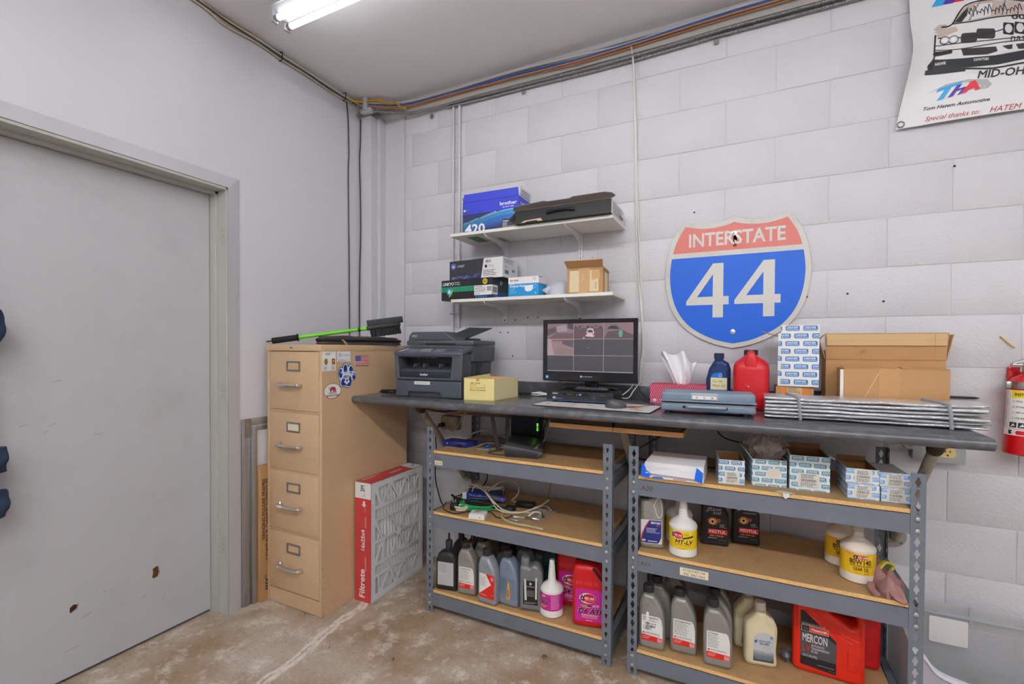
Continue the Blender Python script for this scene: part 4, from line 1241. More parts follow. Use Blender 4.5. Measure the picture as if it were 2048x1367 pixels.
# one-litre transmission bottle: cap over the left shoulder, long slope down to the right
OUT_LITRE = [(q[0], q[1]) for q in smooth_path([(0.015, 0.0, 0), (0.050, 0.0, 0), (0.085, 0.0, 0), (0.0956, 0.0044, 0), (0.1, 0.015, 0), (0.1, 0.06, 0), (0.0995, 0.115, 0), (0.094, 0.150, 0), (0.082, 0.182, 0), (0.066, 0.206, 0), (0.056, 0.216, 0), (0.034, 0.217, 0), (0.018, 0.216, 0), (0.008, 0.200, 0), (0.0015, 0.176, 0), (0.0, 0.120, 0), (0.0, 0.06, 0), (0.0, 0.015, 0), (0.0044, 0.0044, 0)], 3, True)]
def litre_bottle(label, loc, rz, m, kind='plain', group=None, capm=None):
    t = thing('oil_bottle', label, 'bottle', loc, rz, group)
    T = 0.062
    bo = flat_bottle(t, OUT_LITRE, T, m, b=0.013)
    neck(t, 0.034, T/2, 0.210, 0.226, 0.0175, m)
    cap(t, 0.034, T/2, 0.220, 0.021, 0.028, capm or M_CAPBLK)
    for (cu, cv, r) in ((0.027, 0.181, 0.0145), (0.058, 0.172, 0.0105)):
        MB().tube([(cu+r*cos(2*PI*k/16), -0.0005, cv+r*sin(2*PI*k/16)) for k in range(16)], 0.0012, 6, closed=True).build('moulded_ring', m, bo)
    p = Print()
    if kind in ('febi', 'febi_tag', 'cvt'):
        lab = round_poly([(0.012, 0.034), (0.093, 0.034), (0.093, 0.098), (0.088, 0.128), (0.080, 0.136), (0.012, 0.136)], 0.003, 2)
        p.poly(lab, (232, 231, 226), 0)
        p.poly(round_poly([(0.012, 0.034), (0.093, 0.034), (0.093, 0.054), (0.012, 0.058)], 0.003, 2), (222, 40, 34), 1)
        p.rrect(0.074, 0.036, 0.091, 0.052, 0.003, (236, 226, 222), 2).rrect(0.0755, 0.0375, 0.0895, 0.0505, 0.002, (222, 40, 34), 3).text('febi', 0.0825, 0.0405, 0.0075, (240, 236, 232), True, anchor='c', width=0.0118, layer=4)
        p.lines(0.016, 0.041, 0.050, 0.054, 3, (246, 190, 180), seed=4, ragged=0.3, fill=0.4)
        p.text('CVT Getriebeoel' if kind == 'cvt' else 'Automatikgetriebeoel', 0.016, 0.126, 0.0055, (70, 70, 72), True, width=0.036 if kind == 'cvt' else 0.060)
        p.lines(0.016, 0.074, 0.078 if kind != 'cvt' else 0.062, 0.123, 9, (120, 120, 120), seed=6, fill=0.32)
        p.rect(0.016, 0.0625, 0.024, 0.068, (206, 60, 60), 3).lines(0.027, 0.0625, 0.084, 0.0685, 2, (90, 90, 92), seed=7, ragged=0.2)
        if kind == 'febi_tag':
            p.poly([(0.030, 0.150), (0.040, 0.150), (0.042, 0.078), (0.029, 0.078)], (240, 240, 238), 4).rect(0.012, 0.074, 0.085, 0.112, (238, 238, 236), 4).text('1 001 894 005 90', 0.018, 0.102, 0.005, (60, 60, 62), True, width=0.050, layer=5).barcode(0.045, 0.090, 0.066, 0.099, layer=5).lines(0.018, 0.078, 0.06, 0.098, 4, (110, 110, 112), layer=5, seed=3)
    elif kind == 'arrow':
        p.rrect(0.012, 0.030, 0.095, 0.142, 0.004, (226, 40, 34), 0)
        p.poly([(0.012, 0.142), (0.048, 0.142), (0.078, 0.098), (0.012, 0.044)], (236, 235, 231), 1)
        p.lines(0.016, 0.084, 0.052, 0.126, 8, (150, 150, 150), seed=5, fill=0.3).rrect(0.076, 0.116, 0.090, 0.134, 0.002, (236, 150, 140), 2).lines(0.018, 0.040, 0.052, 0.046, 1, (246, 220, 214), seed=4, ragged=0).lines(0.078, 0.050, 0.092, 0.054, 1, (246, 220, 214), ragged=0)
    elif kind == 'yellow':
        p.poly([(0.010, 0.032), (0.090, 0.032), (0.088, 0.128), (0.012, 0.136)], (118, 132, 150), 0)
        p.lines(0.014, 0.060, 0.044, 0.126, 14, (70, 78, 92), seed=8, fill=0.3)
        p.poly([(0.046, 0.034), (0.064, 0.034), (0.060, 0.112), (0.052, 0.118)], (232, 178, 44), 1).ell(0.054, 0.060, 0.006, 0.022, (206, 120, 40), 2)
    if p.items: p.build('label', bo, front_map(0, 0, 0))
    return t
# ------------------------------------------------------------------ more on the worktop
# blue one-litre bottle with a note stuck to it
t = thing('oil_bottle', 'dark blue oil bottle with a yellow sticky note behind the grey case', 'bottle', (2.108, -0.190, CT))
M_NAVY = mat((36, 58, 106), rough=0.35, metal=0.15, noise=0.05, name='navy plastic')
bo = flat_bottle(t, round_poly([(0, 0), (0.098, 0), (0.098, 0.165), (0.090, 0.192), (0.070, 0.205), (0.034, 0.205), (0.012, 0.168), (0, 0.120)], [0.008, 0.008, 0.012, 0.012, 0.01, 0.008, 0.02, 0.02], 3), 0.062, M_NAVY)
neck(t, 0.051, 0.031, 0.198, 0.214, 0.018, M_NAVY)
cap(t, 0.051, 0.031, 0.211, 0.0205, 0.024, mat((34, 44, 72), rough=0.5, noise=0.08))
p = Print()
p.poly([(0.016, 0.040), (0.082, 0.040), (0.066, 0.150), (0.060, 0.153), (0.030, 0.146), (0.022, 0.136)], (32, 120, 206), 0)
p.ell(0.058, 0.138, 0.006, 0.006, (225, 230, 240), 1).ell(0.058, 0.138, 0.0042, 0.0042, (60, 110, 190), 2)
p.build('label', bo, front_map(0, 0, 0))
sn = MB().box(0.020, 0.085, -0.0018, -0.0006, 0.076, 0.128).build('sticky_note', mat((228, 220, 170), rough=0.7, noise=0.03), t)
Print().text('For 90', 0.026, 0.108, 0.009, (120, 112, 90), False, width=0.040, shear=0.2).text('Mass oil', 0.026, 0.090, 0.009, (120, 112, 90), False, width=0.050, shear=0.2).build('handwriting', sn, front_map(0, -0.0018, 0), lift=0.0002)
# red five-quart jug seen on its narrow handle side
t = thing('fluid_jug', 'big red jug with a black cap standing between the blue bottle and blue boxes', 'jug', (2.217, -0.252, CT))
b = MB()
vs, fs = [], []
lev = [(0.0, 0.128, 0.180, 4), (0.004, 0.134, 0.186, 5), (0.05, 0.136, 0.188, 6), (0.165, 0.136, 0.188, 6), (0.185, 0.134, 0.186, 5), (0.200, 0.118, 0.172, 4), (0.212, 0.088, 0.150, 3.5), (0.222, 0.060, 0.120, 3), (0.229, 0.046, 0.090, 2.5)]
NS = 32
for z, wx, dy, ex in lev:
    for k in range(NS):
        a = 2*PI*k/NS
        cx_, sy_ = cos(a), sin(a)
        vs.append((0.068+wx/2*abs(cx_)**(2/ex)*(1 if cx_ >= 0 else -1), 0.094+dy/2*abs(sy_)**(2/ex)*(1 if sy_ >= 0 else -1), z))
for i in range(len(lev)-1):
    for k in range(NS): fs.append((i*NS+k, i*NS+(k+1) % NS, (i+1)*NS+(k+1) % NS, (i+1)*NS+k))
fs.append(tuple(reversed(range(NS)))); fs.append(tuple((len(lev)-1)*NS+k for k in range(NS)))
b.add(vs, fs, 0, None, True).build('body', M_REDPL, t, angle=60)
b = MB().hexa([(0.036, 0.000, 0.172), (0.098, 0.000, 0.172), (0.088, 0.10, 0.200), (0.046, 0.10, 0.200)], [(0.054, 0.004, 0.244), (0.080, 0.004, 0.244), (0.080, 0.085, 0.248), (0.054, 0.085, 0.248)])
b.build('handle', M_REDPL, t, bevel=0.009, segs=3)
cap(t, 0.067, 0.110, 0.226, 0.0275, 0.024, M_CAPBLK)
Print().poly([(0.052, 0.100), (0.060, 0.094), (0.070, 0.097), (0.062, 0.103)], (222, 150, 150), 0).poly([(0.046, 0.106), (0.052, 0.104), (0.050, 0.109)], (222, 150, 150), 0).build('scuff', t, front_map(0, 0.0005, 0))

# grey carry case lying flat, handle to the front
t = thing('carry_case', 'flat grey plastic carry case with a clear label window and a handle', 'case', (1.968, -0.512, CT), rad(3.4))
M_CASE = mat((120, 138, 154), rough=0.45, noise=0.05, dark=(150, 156, 162), darkamt=0.35, darkscale=16, name='grey blue case plastic')
CWd, CDp = 0.333, 0.150
MB().box(0, CWd, 0.0, CDp, 0.012, 0.042).build('base_shell', M_CASE, t, bevel=0.008, segs=3)
MB().box(0.001, CWd-0.001, 0.003, CDp, 0.050, 0.086).build('lid_shell', M_CASE, t, bevel=0.009, segs=3)
bx(t, 'lid_rim', -0.003, CWd+0.003, -0.003, CDp, 0.049, 0.0545, M_CASE, bevel=0.0015)
bx(t, 'base_rim', -0.001, CWd+0.001, -0.001, CDp, 0.0395, 0.0425, mat((150, 160, 168), rough=0.4, noise=0.05), bevel=0.001, segs=1)
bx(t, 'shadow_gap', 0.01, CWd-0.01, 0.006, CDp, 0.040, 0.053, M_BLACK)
MB().tube(smooth_path([(0.100, 0.001, 0.030), (0.104, -0.010, 0.031), (0.130, -0.014, 0.032), (0.205, -0.014, 0.032), (0.228, -0.010, 0.031), (0.232, 0.001, 0.030)], 4), 0.0045, 8).build('handle', mat((150, 166, 178), rough=0.4, noise=0.05), t)
for hx in (0.086, 0.234): MB().cyl((hx, 0.002, 0.030), (hx, -0.004, 0.030), 0.0055, 10).build('pivot', M_BLACK, t)
for fx in (0.026, 0.30): MB().lathe([(0.011, 0), (0.011, 0.013)], 12, at=(fx, 0.02, 0)).build('foot', M_BLACKR, t)
for fx in (0.026, 0.30): MB().lathe([(0.011, 0), (0.011, 0.013)], 12, at=(fx, 0.12, 0)).build('foot', M_BLACKR, t)
g = MB().slab(round_poly(rect2(0.110, 0.206, 0.058, 0.084), 0.004, 2), t=0.005, b=0.0015, n=1, M=Matrix.Translation((0, 0.0015, 0))).build('label_window', mat((176, 182, 186), rough=0.2, noise=0.04), t)
p = Print(); p.rrect(0.116, 0.062, 0.200, 0.0735, 0.002, (236, 236, 234), 0)
p.text('10', 0.126, 0.0645, 0.0062, (40, 40, 44), True).text('0-', 0.155, 0.0645, 0.0062, (40, 40, 44), True).text('24', 0.180, 0.0645, 0.0062, (40, 40, 44), True).rect(0.154, 0.072, 0.1548, 0.0805, (190, 70, 60), 1)
p.build('lettering', g, front_map(0, -0.001, 0))

# foil windscreen shade, folded into a stack and strapped twice
t = thing('foil_sunshade', 'folded silver foil windscreen shade strapped into a flat bundle at the counter edge', 'sunshade', (0, 0, 0))
M_FOIL = mat((228, 229, 230), rough=0.26, metal=0.85, noise=0.05, bump=1.0, bscale=150, name='bubble foil')
M_FOIL2 = mat((206, 208, 210), rough=0.3, metal=0.8, noise=0.1, bump=0.8, bscale=90, name='bubble foil underside')
rs = random.Random(17)
NL = 6
for i in range(NL):
    z0 = CT+0.003+i*0.0128
    nx, ny = 26, 5
    x0 = 2.327+0.004*rs.random(); x1 = 2.935+0.030*rs.random()-(0.02 if i == 0 else 0)
    yf = -0.462+0.006*rs.random(); yb = -0.300+0.01*rs.random()
    ph = rs.random()*6
    outl = round_poly([(0, 0), (0.004, -0.0048), (0.15, -0.005), (0.15, 0.005), (0.004, 0.0048)], [0.003, 0, 0, 0, 0], 2)
    vs, fs = [], []
    ring = 10
    for a in range(nx+1):
        u = a/nx
        x = x0+(x1-x0)*u
        sag = 0.0009*sin(u*11+ph)+0.0006*sin(u*29+ph*2)
        fr = yf + 0.004*sin(u*7+ph) + 0.016*max(0, u-0.72)*(1 if i % 2 else -0.6)*3
        bk = yb
        lift = (0.006*max(0, u-0.8)*5*(0.5 if i > 2 else -0.25)) + (0.004*max(0, 0.15-u)*6)*0.3
        th = 0.0052
        zc_ = z0+0.006+sag+lift
        prof_ = [(fr, 0), (fr+0.002, -th*0.7), (fr+0.008, -th), (fr+0.07, -th*1.02), (bk, -th), (bk, th), (fr+0.07, th*1.05), (fr+0.02, th*1.1), (fr+0.008, th), (fr+0.002, th*0.7)]
        for y, dz_ in prof_: vs.append((x, y, max(zc_+dz_, CT+0.0012)))
    for a in range(nx):
        for k in range(ring):
            k2 = (k+1) % ring
            fs.append((a*ring+k, (a+1)*ring+k, (a+1)*ring+k2, a*ring+k2))
    fs.append(tuple(range(ring))); fs.append(tuple(reversed(range(nx*ring, nx*ring+ring))))
    ob = MB().add(vs, fs, 0, None, True).build('foil_fold', M_FOIL if i % 2 == 0 or i == NL-1 else M_FOIL2, t, angle=50)
    bm = bmesh.new(); bm.from_mesh(ob.data); bmesh.ops.recalc_face_normals(bm, faces=bm.faces); bm.to_mesh(ob.data); bm.free()
M_STRAP = mat((146, 150, 156), rough=0.6, noise=0.06, name='grey elastic')
for sx_ in (2.438, 2.848):
    zt = CT+0.0825
    MB().tube([(sx_+0.003, -0.470, CT+0.002), (sx_, -0.474, CT+0.04), (sx_-0.003, -0.468, zt-0.004), (sx_-0.010, -0.440, zt), (sx_-0.030, -0.31, zt), (sx_-0.034, -0.29, zt-0.02), (sx_-0.034, -0.286, CT+0.004)], 0.0055, 8, flat=0.5).build('strap', M_STRAP, t)

# ------------------------------------------------------------------ printed parts boxes with the repeating DRIVER PROTECTION logo
BLU, TEAL = (58, 122, 184), (70, 150, 178)
def driver_pattern(p, w, h, lw, col, off=0.0, gapx=1.22, gapy=1.55, skip=(), paper=(228, 228, 222)):
    lh = lw*0.40
    r = 0; v = h-lh*1.15
    while v > -lh:
        u = off*lw - (0.5*lw*gapx if r % 2 else 0) - lw*gapx
        while u < w:
            if u+lw > 0 and not any(a < u+lw and u < b and c < v+lh and v < d_ for a, b, c, d_ in skip):
                p.rrect(u, v, u+lw, v+lh, lh*0.28, col, 1)
                p.text('DRIVER', u+lw*0.5-lw*0.03, v+lh*0.48, lh*0.34, (238, 240, 240), True, shear=0.22, width=lw*0.80, anchor='c', layer=2)
                p.text('PROTECTION', u+lw*0.5-lw*0.01, v+lh*0.16, lh*0.19, (232, 236, 236), True, shear=0.15, width=lw*0.84, anchor='c', layer=2)
            u += lw*gapx
        v -= lh*gapy; r += 1
def part_label(p, u0, v0, u1, v1, seed=1):
    p.rect(u0, v0, u1, v1, (226, 224, 214), 4)
    w, h = u1-u0, v1-v0
    p.lines(u0+w*0.15, v0+h*0.62, u1-w*0.12, v1-h*0.04, 3, (90, 88, 84), seed=seed, layer=5, ragged=0.25)
    p.barcode(u0+w*0.14, v0+h*0.38, u1-w*0.14, v0+h*0.58, (60, 58, 56), 5, seed)
    p.lines(u0+w*0.12, v0+h*0.05, u1-w*0.08, v0+h*0.34, 3, (96, 94, 90), seed=seed+5, layer=5, ragged=0.3)
def driver_box(label, loc, rz, w, d, h, lw, col, open_=True, tag_=None, group='small blue printed boxes', off=0.0, seed=1):
    t = thing('parts_box', label, 'box', loc, rz, group)
    if open_:
        b = open_carton(t, w, d, h, M_WHITECARD, M_CARDIN, 0.002)
    else:
        b = MB().box(0, w, 0, d, 0, h).build('carton_body', M_WHITECARD, t, bevel=0.0012, segs=1)
    p = Print((0, 0, w, h))
    sk = [(tag_[0], tag_[2], tag_[1], tag_[3])] if tag_ else []
    driver_pattern(p, w, h, lw, col, off)
    if tag_: part_label(p, *tag_, seed=seed)
    p.build('printing', b, front_map(0, 0, 0))
    for mp, ww in ((side_map(w, 0, 0), d), (plane_map((0, d, 0), (0, -1, 0), (0, 0, 1)), d)):
        p = Print((0, 0, ww, h)); driver_pattern(p, ww, h, lw, col, 0.3); p.build('printing', b, mp)
    return t
# small brown box with the tall printed box standing on it
t = thing('small_carton', 'small taped brown carton under the tall blue printed box', 'box', (2.376, -0.215, CT))
bx(t, 'carton_body', 0, 0.132, 0, 0.13, 0, 0.103, M_CARD, bevel=0.001, segs=1)
bx(t, 'orange_tape', 0.018, 0.040, -0.0008, 0.06, 0.070, 0.1036, mat((226, 140, 60), rough=0.4, noise=0.04))
bx(t, 'orange_tape', 0.092, 0.118, -0.0008, 0.06, 0.070, 0.1036, mat((226, 140, 60), rough=0.4, noise=0.04))
p = Print(); p.rect(0.040, 0.068, 0.092, 0.102, (214, 186, 142), 0).lines(0.044, 0.078, 0.088, 0.098, 3, (150, 116, 80), seed=2); p.build('shipping_label', t, front_map(0, 0, 0))
t = thing('parts_box', 'tall white box with rows of blue logos beside the large brown carton', 'box', (2.382, -0.220, CT+0.1045), rad(-3.0))
TBW, TBD, TBH = 0.140, 0.115, 0.215
MB_ = open_carton(t, TBW, TBD, TBH, M_WHITECARD, M_CARDIN, 0.002)
MB().box(0.010, TBW+0.001, -0.0022, 0, 0.0, 0.246).build('front_flap', M_WHITECARD, t)
p = Print((0.010, 0.0, TBW+0.001, 0.246)); driver_pattern(p, TBW, 0.246, 0.049, BLU, 0.52, 1.24, 1.57); p.build('printing', t, front_map(0, -0.0022, 0))
p = Print((0, 0, TBD, TBH)); driver_pattern(p, TBD, TBH, 0.049, (120, 150, 190), 0.2); p.build('printing', t, plane_map((0, TBD, 0), (0, -1, 0), (0, 0, 1)))
p = Print((0, 0, 0.010, TBH)); driver_pattern(p, 0.01, TBH, 0.049, BLU, 0.2); p.build('printing', t, front_map(0, 0, 0))
flap(t, (0, TBD*0.25, TBH-0.012), (0, TBD*0.72, 0), (-0.9, 0, 0.28), 0.066, 0.0022, M_CARD)
flap(t, (0.012, 0.10, TBH), (TBW-0.03, 0, 0), (0, 0.25, 1), 0.028, 0.002, M_CARDIN)
flap(t, (TBW, 0.02, TBH-0.03), (0, TBD*0.8, 0), (0.5, 0, 0.6), 0.03, 0.002, M_CARD)
# big open carton against the wall, front flap raised
t = thing('large_carton', 'large open brown carton against the wall with its front flap raised', 'box', (2.558, -0.128, CT))
b = open_carton(t, 0.376, 0.118, 0.214, M_CARD, M_CARDIN)
flap(t, (0.001, 0.0, 0.2145), (0.374, 0, 0), (0.0, -0.03, 1), 0.104, 0.003, M_CARD, taper=-0.008)
flap(t, (0.376, 0.005, 0.2145), (0, 0.105, 0), (0.22, 0, 1), 0.100, 0.003, M_CARD)
flap(t, (0.0, 0.11, 0.2145), (0, -0.105, 0), (-0.28, 0, 1), 0.098, 0.003, M_CARD)
p = Print(); p.rect(0.0, 0.270, 0.376, 0.315, (206, 172, 124), 0).rect(0.0, 0.290, 0.376, 0.2915, (192, 154, 106), 1).rect(0.340, 0.22, 0.3415, 0.318, (170, 126, 80), 1)
p.build('packing_tape', b, plane_map((0, 0.0065, -0.0), (1, 0, 0), (0, -0.03, 1)), lift=0.009)
Print().text('60k', 0.110, 0.242, 0.010, (150, 108, 66), False, shear=0.3).build('pen_mark', b, plane_map((0, 0.0065, 0), (1, 0, 0), (0, -0.03, 1)), lift=0.009)
# lower carton in front of it
t = thing('carton', 'shut brown carton in front of the large open carton', 'box', (2.598, -0.262, CT), rad(1.5))
MB().box(0, 0.312, 0, 0.125, 0, 0.183).build('carton_body', M_CARD, t, bevel=0.0015, segs=1)
flap(t, (0.0, -0.0005, 0.183), (0.110, 0, 0), (0.0, 0.9, 0.10), 0.055, 0.0025, M_CARD, 'top_flap')
flap(t, (0.178, -0.0005, 0.183), (0.130, 0, 0), (0.0, 0.9, 0.08), 0.055, 0.0025, M_CARD, 'top_flap')
MB().box(0.108, 0.172, -0.0008, 0.06, 0.0, 0.1842).build('packing_tape', mat((196, 150, 100), rough=0.25, noise=0.04), t)
p = Print(); p.poly([(0.036, 0.010), (0.037, 0.009), (0.109, 0.166), (0.107, 0.166)], (222, 190, 146), 1); p.rect(-0.0, 0.02, 0.0, 0.02, (230, 230, 228), 1); p.build('crease', t, front_map(0, 0, 0))
g = bx(t, 'white_strip', -0.011, -0.0005, -0.001, 0.0006, 0.012, 0.178, M_WHITECARD)
p = Print(); p.rect(0, 0.04, 0.010, 0.045, (150, 40, 40), 0).lines(0.001, 0.0, 0.0095, 0.036, 8, (90, 90, 90), ragged=0.1); p.build('lettering', g, front_map(-0.011, -0.001, 0.018))
o = MB().tube([(2.44, -0.013, 1.1325), (3.052, -0.013, 1.1325), (3.068, -0.013, 1.1325)], [0.0045, 0.0045, 0.001], 8).build('black_rod', M_BLACK)
tag(o, 'thin black rod lying along the top of the backsplash, its end past the cartons', 'rod')

# ------------------------------------------------------------------ fire extinguisher on the wall
t = thing('fire_extinguisher', 'red fire extinguisher with an instruction label in a wall clamp at the right edge', 'fire extinguisher', (3.163, -0.078, 0.940))
M_RED = mat((204, 14, 22), rough=0.22, noise=0.03, coat=0.3, name='red enamel')
t.rotation_euler = (0, rad(2.2), 0)
RB = 0.052
MB().lathe([(0.030, 0.0), (RB-0.004, 0.0), (RB, 0.004), (RB, 0.235), (RB-0.004, 0.258), (RB-0.015, 0.277), (0.018, 0.288), (0.016, 0.300)], 40).build('cylinder', M_RED, t)
MB().lathe([(0.017, 0.296), (0.020, 0.298), (0.020, 0.326), (0.012, 0.330)], 20).build('valve', M_CHROME, t)
MB().hexa([(-0.046, -0.010, 0.318), (0.10, -0.010, 0.318), (0.10, 0.010, 0.318), (-0.046, 0.010, 0.318)], [(-0.046, -0.010, 0.326), (0.10, -0.010, 0.326), (0.10, 0.010, 0.326), (-0.046, 0.010, 0.326)]).build('lever', M_STEEL, t, bevel=0.003)
MB().tube(smooth_path([(-0.040, 0.0, 0.325), (-0.002, 0, 0.342), (0.05, 0, 0.352), (0.10, 0, 0.356)], 4), 0.006, 8).build('lever', M_STEEL, t)
p = Print((-0.10, 0.04, 0.10, 0.26))
p.rect(-0.058, 0.094, 0.09, 0.232, (234, 232, 230), 0)
p.rect(-0.034, 0.204, 0.09, 0.230, (236, 214, 40), 1).text('INSTRUCTIONS', -0.024, 0.212, 0.010, (40, 40, 34), True, width=0.080)
for i, s_ in enumerate(('PULL PIN', 'STAND BACK 8 FEET', 'AIM AT BASE OF FIRE', 'SQUEEZE LEVER')):
    v = 0.190-i*0.020
    p.ell(-0.026, v+0.002, 0.0036, 0.0036, (190, 70, 80), 1).ell(-0.026, v+0.002, 0.0028, 0.0028, (234, 232, 230), 2)
    p.text(s_, -0.018, v, 0.0052, (90, 86, 88), True)
p.lines(-0.056, 0.095, -0.042, 0.228, 26, (150, 148, 150), seed=12, ragged=0.2)
p.rect(-0.0395, 0.094, -0.0388, 0.232, (206, 90, 96), 1)
for k in range(3):
    p.rect(-0.034+k*0.024, 0.098, -0.014+k*0.024, 0.117, (50, 48, 50), 1).poly([(-0.031+k*0.024, 0.101), (-0.018+k*0.024, 0.104), (-0.022+k*0.024, 0.114)], (228, 226, 224), 2)
p.rect(-0.0395, 0.092, 0.09, 0.0935, (206, 90, 96), 2)
p.rect(-0.058, 0.070, 0.09, 0.094, (234, 232, 230), 0).rect(-0.036, 0.074, 0.0, 0.088, (44, 42, 44), 1).poly([(-0.024, 0.074), (-0.008, 0.074), (-0.008, 0.088), (-0.024, 0.088), (-0.028, 0.081)], (230, 228, 226), 2).poly([(-0.012, 0.074), (0.06, 0.074), (0.06, 0.088), (-0.012, 0.088), (-0.016, 0.081)], (212, 24, 34), 3)
p.build('label', t, cyl_map(RB, 0.0, rad(-116)), maxu=0.006)
# wall bracket with its clamp band
MB().box(-0.032, 0.032, 0.055, 0.073, 0.20, 0.315).build('bracket_plate', M_RED, t, bevel=0.006)
MB().tube([((RB+0.0015)*cos(a), (RB+0.0015)*sin(a), 0.247) for a in [2*PI*k/40 for k in range(40)]], 0.0015, 6, closed=True).build('clamp_wire', M_STEEL, t)
cb = MB()
for k in range(40):
    a0, a1 = 2*PI*k/40, 2*PI*(k+1)/40
    cb.hexa([(RB*cos(a0), RB*sin(a0), 0.238), (RB*cos(a1), RB*sin(a1), 0.238), ((RB+0.002)*cos(a1), (RB+0.002)*sin(a1), 0.238), ((RB+0.002)*cos(a0), (RB+0.002)*sin(a0), 0.238)][::-1],
            [(RB*cos(a0), RB*sin(a0), 0.262), (RB*cos(a1), RB*sin(a1), 0.262), ((RB+0.002)*cos(a1), (RB+0.002)*sin(a1), 0.262), ((RB+0.002)*cos(a0), (RB+0.002)*sin(a0), 0.262)][::-1])
cb.build('clamp_band', M_STEEL, t)
MB().box(-RB-0.010, -RB+0.012, -0.022, 0.004, 0.236, 0.262).build('clamp_latch', M_STEEL, t, bevel=0.004)
o = MB().tube([(3.125, -0.004, 1.368), (3.150, -0.006, 1.340), (3.165, -0.01, 1.325)], 0.0022, 6).build('cable_tie', M_WIREY)
tag(o, 'yellow cable tie end on the wall above the fire extinguisher', 'cable tie')
# ------------------------------------------------------------------ wall shelves on slotted uprights
M_SHW = mat((232, 230, 222), rough=0.45, noise=0.02, name='white melamine')
M_BRK = mat((226, 226, 228), rough=0.4, noise=0.02, name='white bracket enamel')
ZU, ZL = 1.9365, 1.5785
for i, (x, lab) in enumerate(((1.020, 'left white slotted upright behind the wall shelves'), (1.470, 'right white slotted upright behind the wall shelves'))):
    u = thing('shelf_upright', lab, 'shelf upright', (x, 0, 0), 0, 'shelf uprights')
    m = MB()
    n = 20
    for k in range(n):
        z0 = 1.462+k*0.0245
        m.slab(rect2(-0.010, 0.010, z0, z0+0.0245), [rect2(-0.0022, 0.0022, z0+0.006, z0+0.019)], t=0.0015, smooth=False, M=Matrix.Translation((0, -0.0125, 0)))
    m.box(-0.0105, -0.009, -0.013, -0.001, 1.462, 1.952).box(0.009, 0.0105, -0.013, -0.001, 1.462, 1.952)
    m.build('channel', M_BRK, u)
    for z in (1.474, 1.70): MB().cyl((0, -0.0128, z), (0, -0.0148, z), 0.0045, 10).build('screw', mat((50, 46, 44), rough=0.5), u)
def wall_shelf(z, x0, x1, label):
    t = thing('wall_shelf', label, 'shelf', (0, 0, z), 0, 'white wall shelves')
    MB().box(x0, x1, -0.258, -0.014, -0.0165, 0).build('board', M_SHW, t, bevel=0.001, segs=1)
    for bx_ in (1.020, 1.470):
        out = [(-0.013, -0.0170), (-0.250, -0.0170), (-0.252, -0.006), (-0.256, -0.006), (-0.256, -0.026), (-0.235, -0.034), (-0.12, -0.042), (-0.06, -0.056), (-0.028, -0.080), (-0.013, -0.092)]
        MB().slab(out, t=0.003, smooth=False, M=Matrix.Translation((bx_, 0, -0.0002)) @ Matrix.Rotation(PI/2, 4, 'Z')).build('bracket', M_BRK, t)
        MB().box(bx_-0.008, bx_+0.008, -0.235, -0.013, -0.0185, -0.0168).build('bracket_flange', M_BRK, t)
    return t
su = wall_shelf(ZU, 0.806, 1.706, 'upper white wall shelf on curved brackets')
wall_shelf(ZL, 0.812, 1.710, 'lower white wall shelf on curved brackets')
p = Print(); p.rect(0.88, 0.06, 0.955, 0.20, (176, 160, 120), 0).rect(0.89, 0.07, 0.945, 0.19, (40, 130, 76), 1).rect(0.995, 0.03, 1.06, 0.12, (190, 180, 160), 0).lines(1.0, 0.035, 1.055, 0.115, 6, (120, 100, 90), seed=3)
p.build('underside_sticker', su, plane_map((0, -0.014, -0.0165), (1, 0, 0), (0, -1, 0)), lift=0.0003)

# ------------------------------------------------------------------ boxes on the upper shelf
t = thing('toner_box', 'tall blue toner box marked 420 on the upper shelf', 'box', (0.880, -0.247, ZU), rad(1.6))
M_BROB = mat((62, 74, 206), rough=0.4, noise=0.03, name='blue toner card')
TW, TD, TH = 0.334, 0.205, 0.161
b = open_carton(t, TW, TD, TH, M_BROB, M_CARDIN, 0.002)
p = Print((0, 0, TW, TH))
DK = (52, 56, 100)
p.rect(0, 0, TW, 0.096, DK, 0)
p.poly([(0, 0.096), (TW, 0.096), (TW, 0.11), (0, 0.098)], (62, 74, 206), 0)
rs = random.Random(5)
for r in range(16):
    for c in range(48):
        u = 0.006+c*0.0072+(0.0036 if r % 2 else 0)
        cv = 0.050+0.032*sin((u/TW-0.25)*2.6)
        v = cv + (r-9)*0.0062*(0.55+0.75*u/TW)
        if v < 0.004 or v > 0.093+0.02*u/TW: continue
        f_ = (v-cv)/0.045
        if f_ > 0.42: continue
        s_ = 0.0030*(0.55+0.7*u/TW)*(1 if f_ > -0.75 else max(0.2, 1.6+f_*0.9))
        col = (150, 225, 245) if f_ > 0.22 else (70, 180, 240) if f_ > -0.25 else (58, 140, 236) if u > 0.12 else (66, 160, 236)
        if u > 0.238 and v < 0.047: continue
        p.ell(u, v, s_*1.05, s_, col, 1, 6)
p.rect(0.238, 0, TW, 0.046, (74, 74, 84), 2)
p.text('TN420', 0.242, 0.034, 0.0075, (232, 232, 236), True, width=0.034).lines(0.242, 0.014, 0.268, 0.031, 3, (190, 190, 196), seed=3, ragged=0.1, fill=0.6).lines(0.242, 0.003, 0.325, 0.013, 2, (190, 190, 196), seed=4, fill=0.5)
p.text('420', 0.016, -0.008, 0.047, (240, 240, 244), True, width=0.122, layer=4)
p.rect(0.006, 0.111, 0.030, 0.123, (90, 130, 70), 2).ell(0.012, 0.117, 0.006, 0.006, (220, 226, 220), 3)
p.text('brother', 0.224, 0.122, 0.0175, (240, 240, 246), True, width=0.098, layer=4).text('at your side', 0.240, 0.109, 0.0075, (226, 228, 246), True, width=0.066, layer=4)
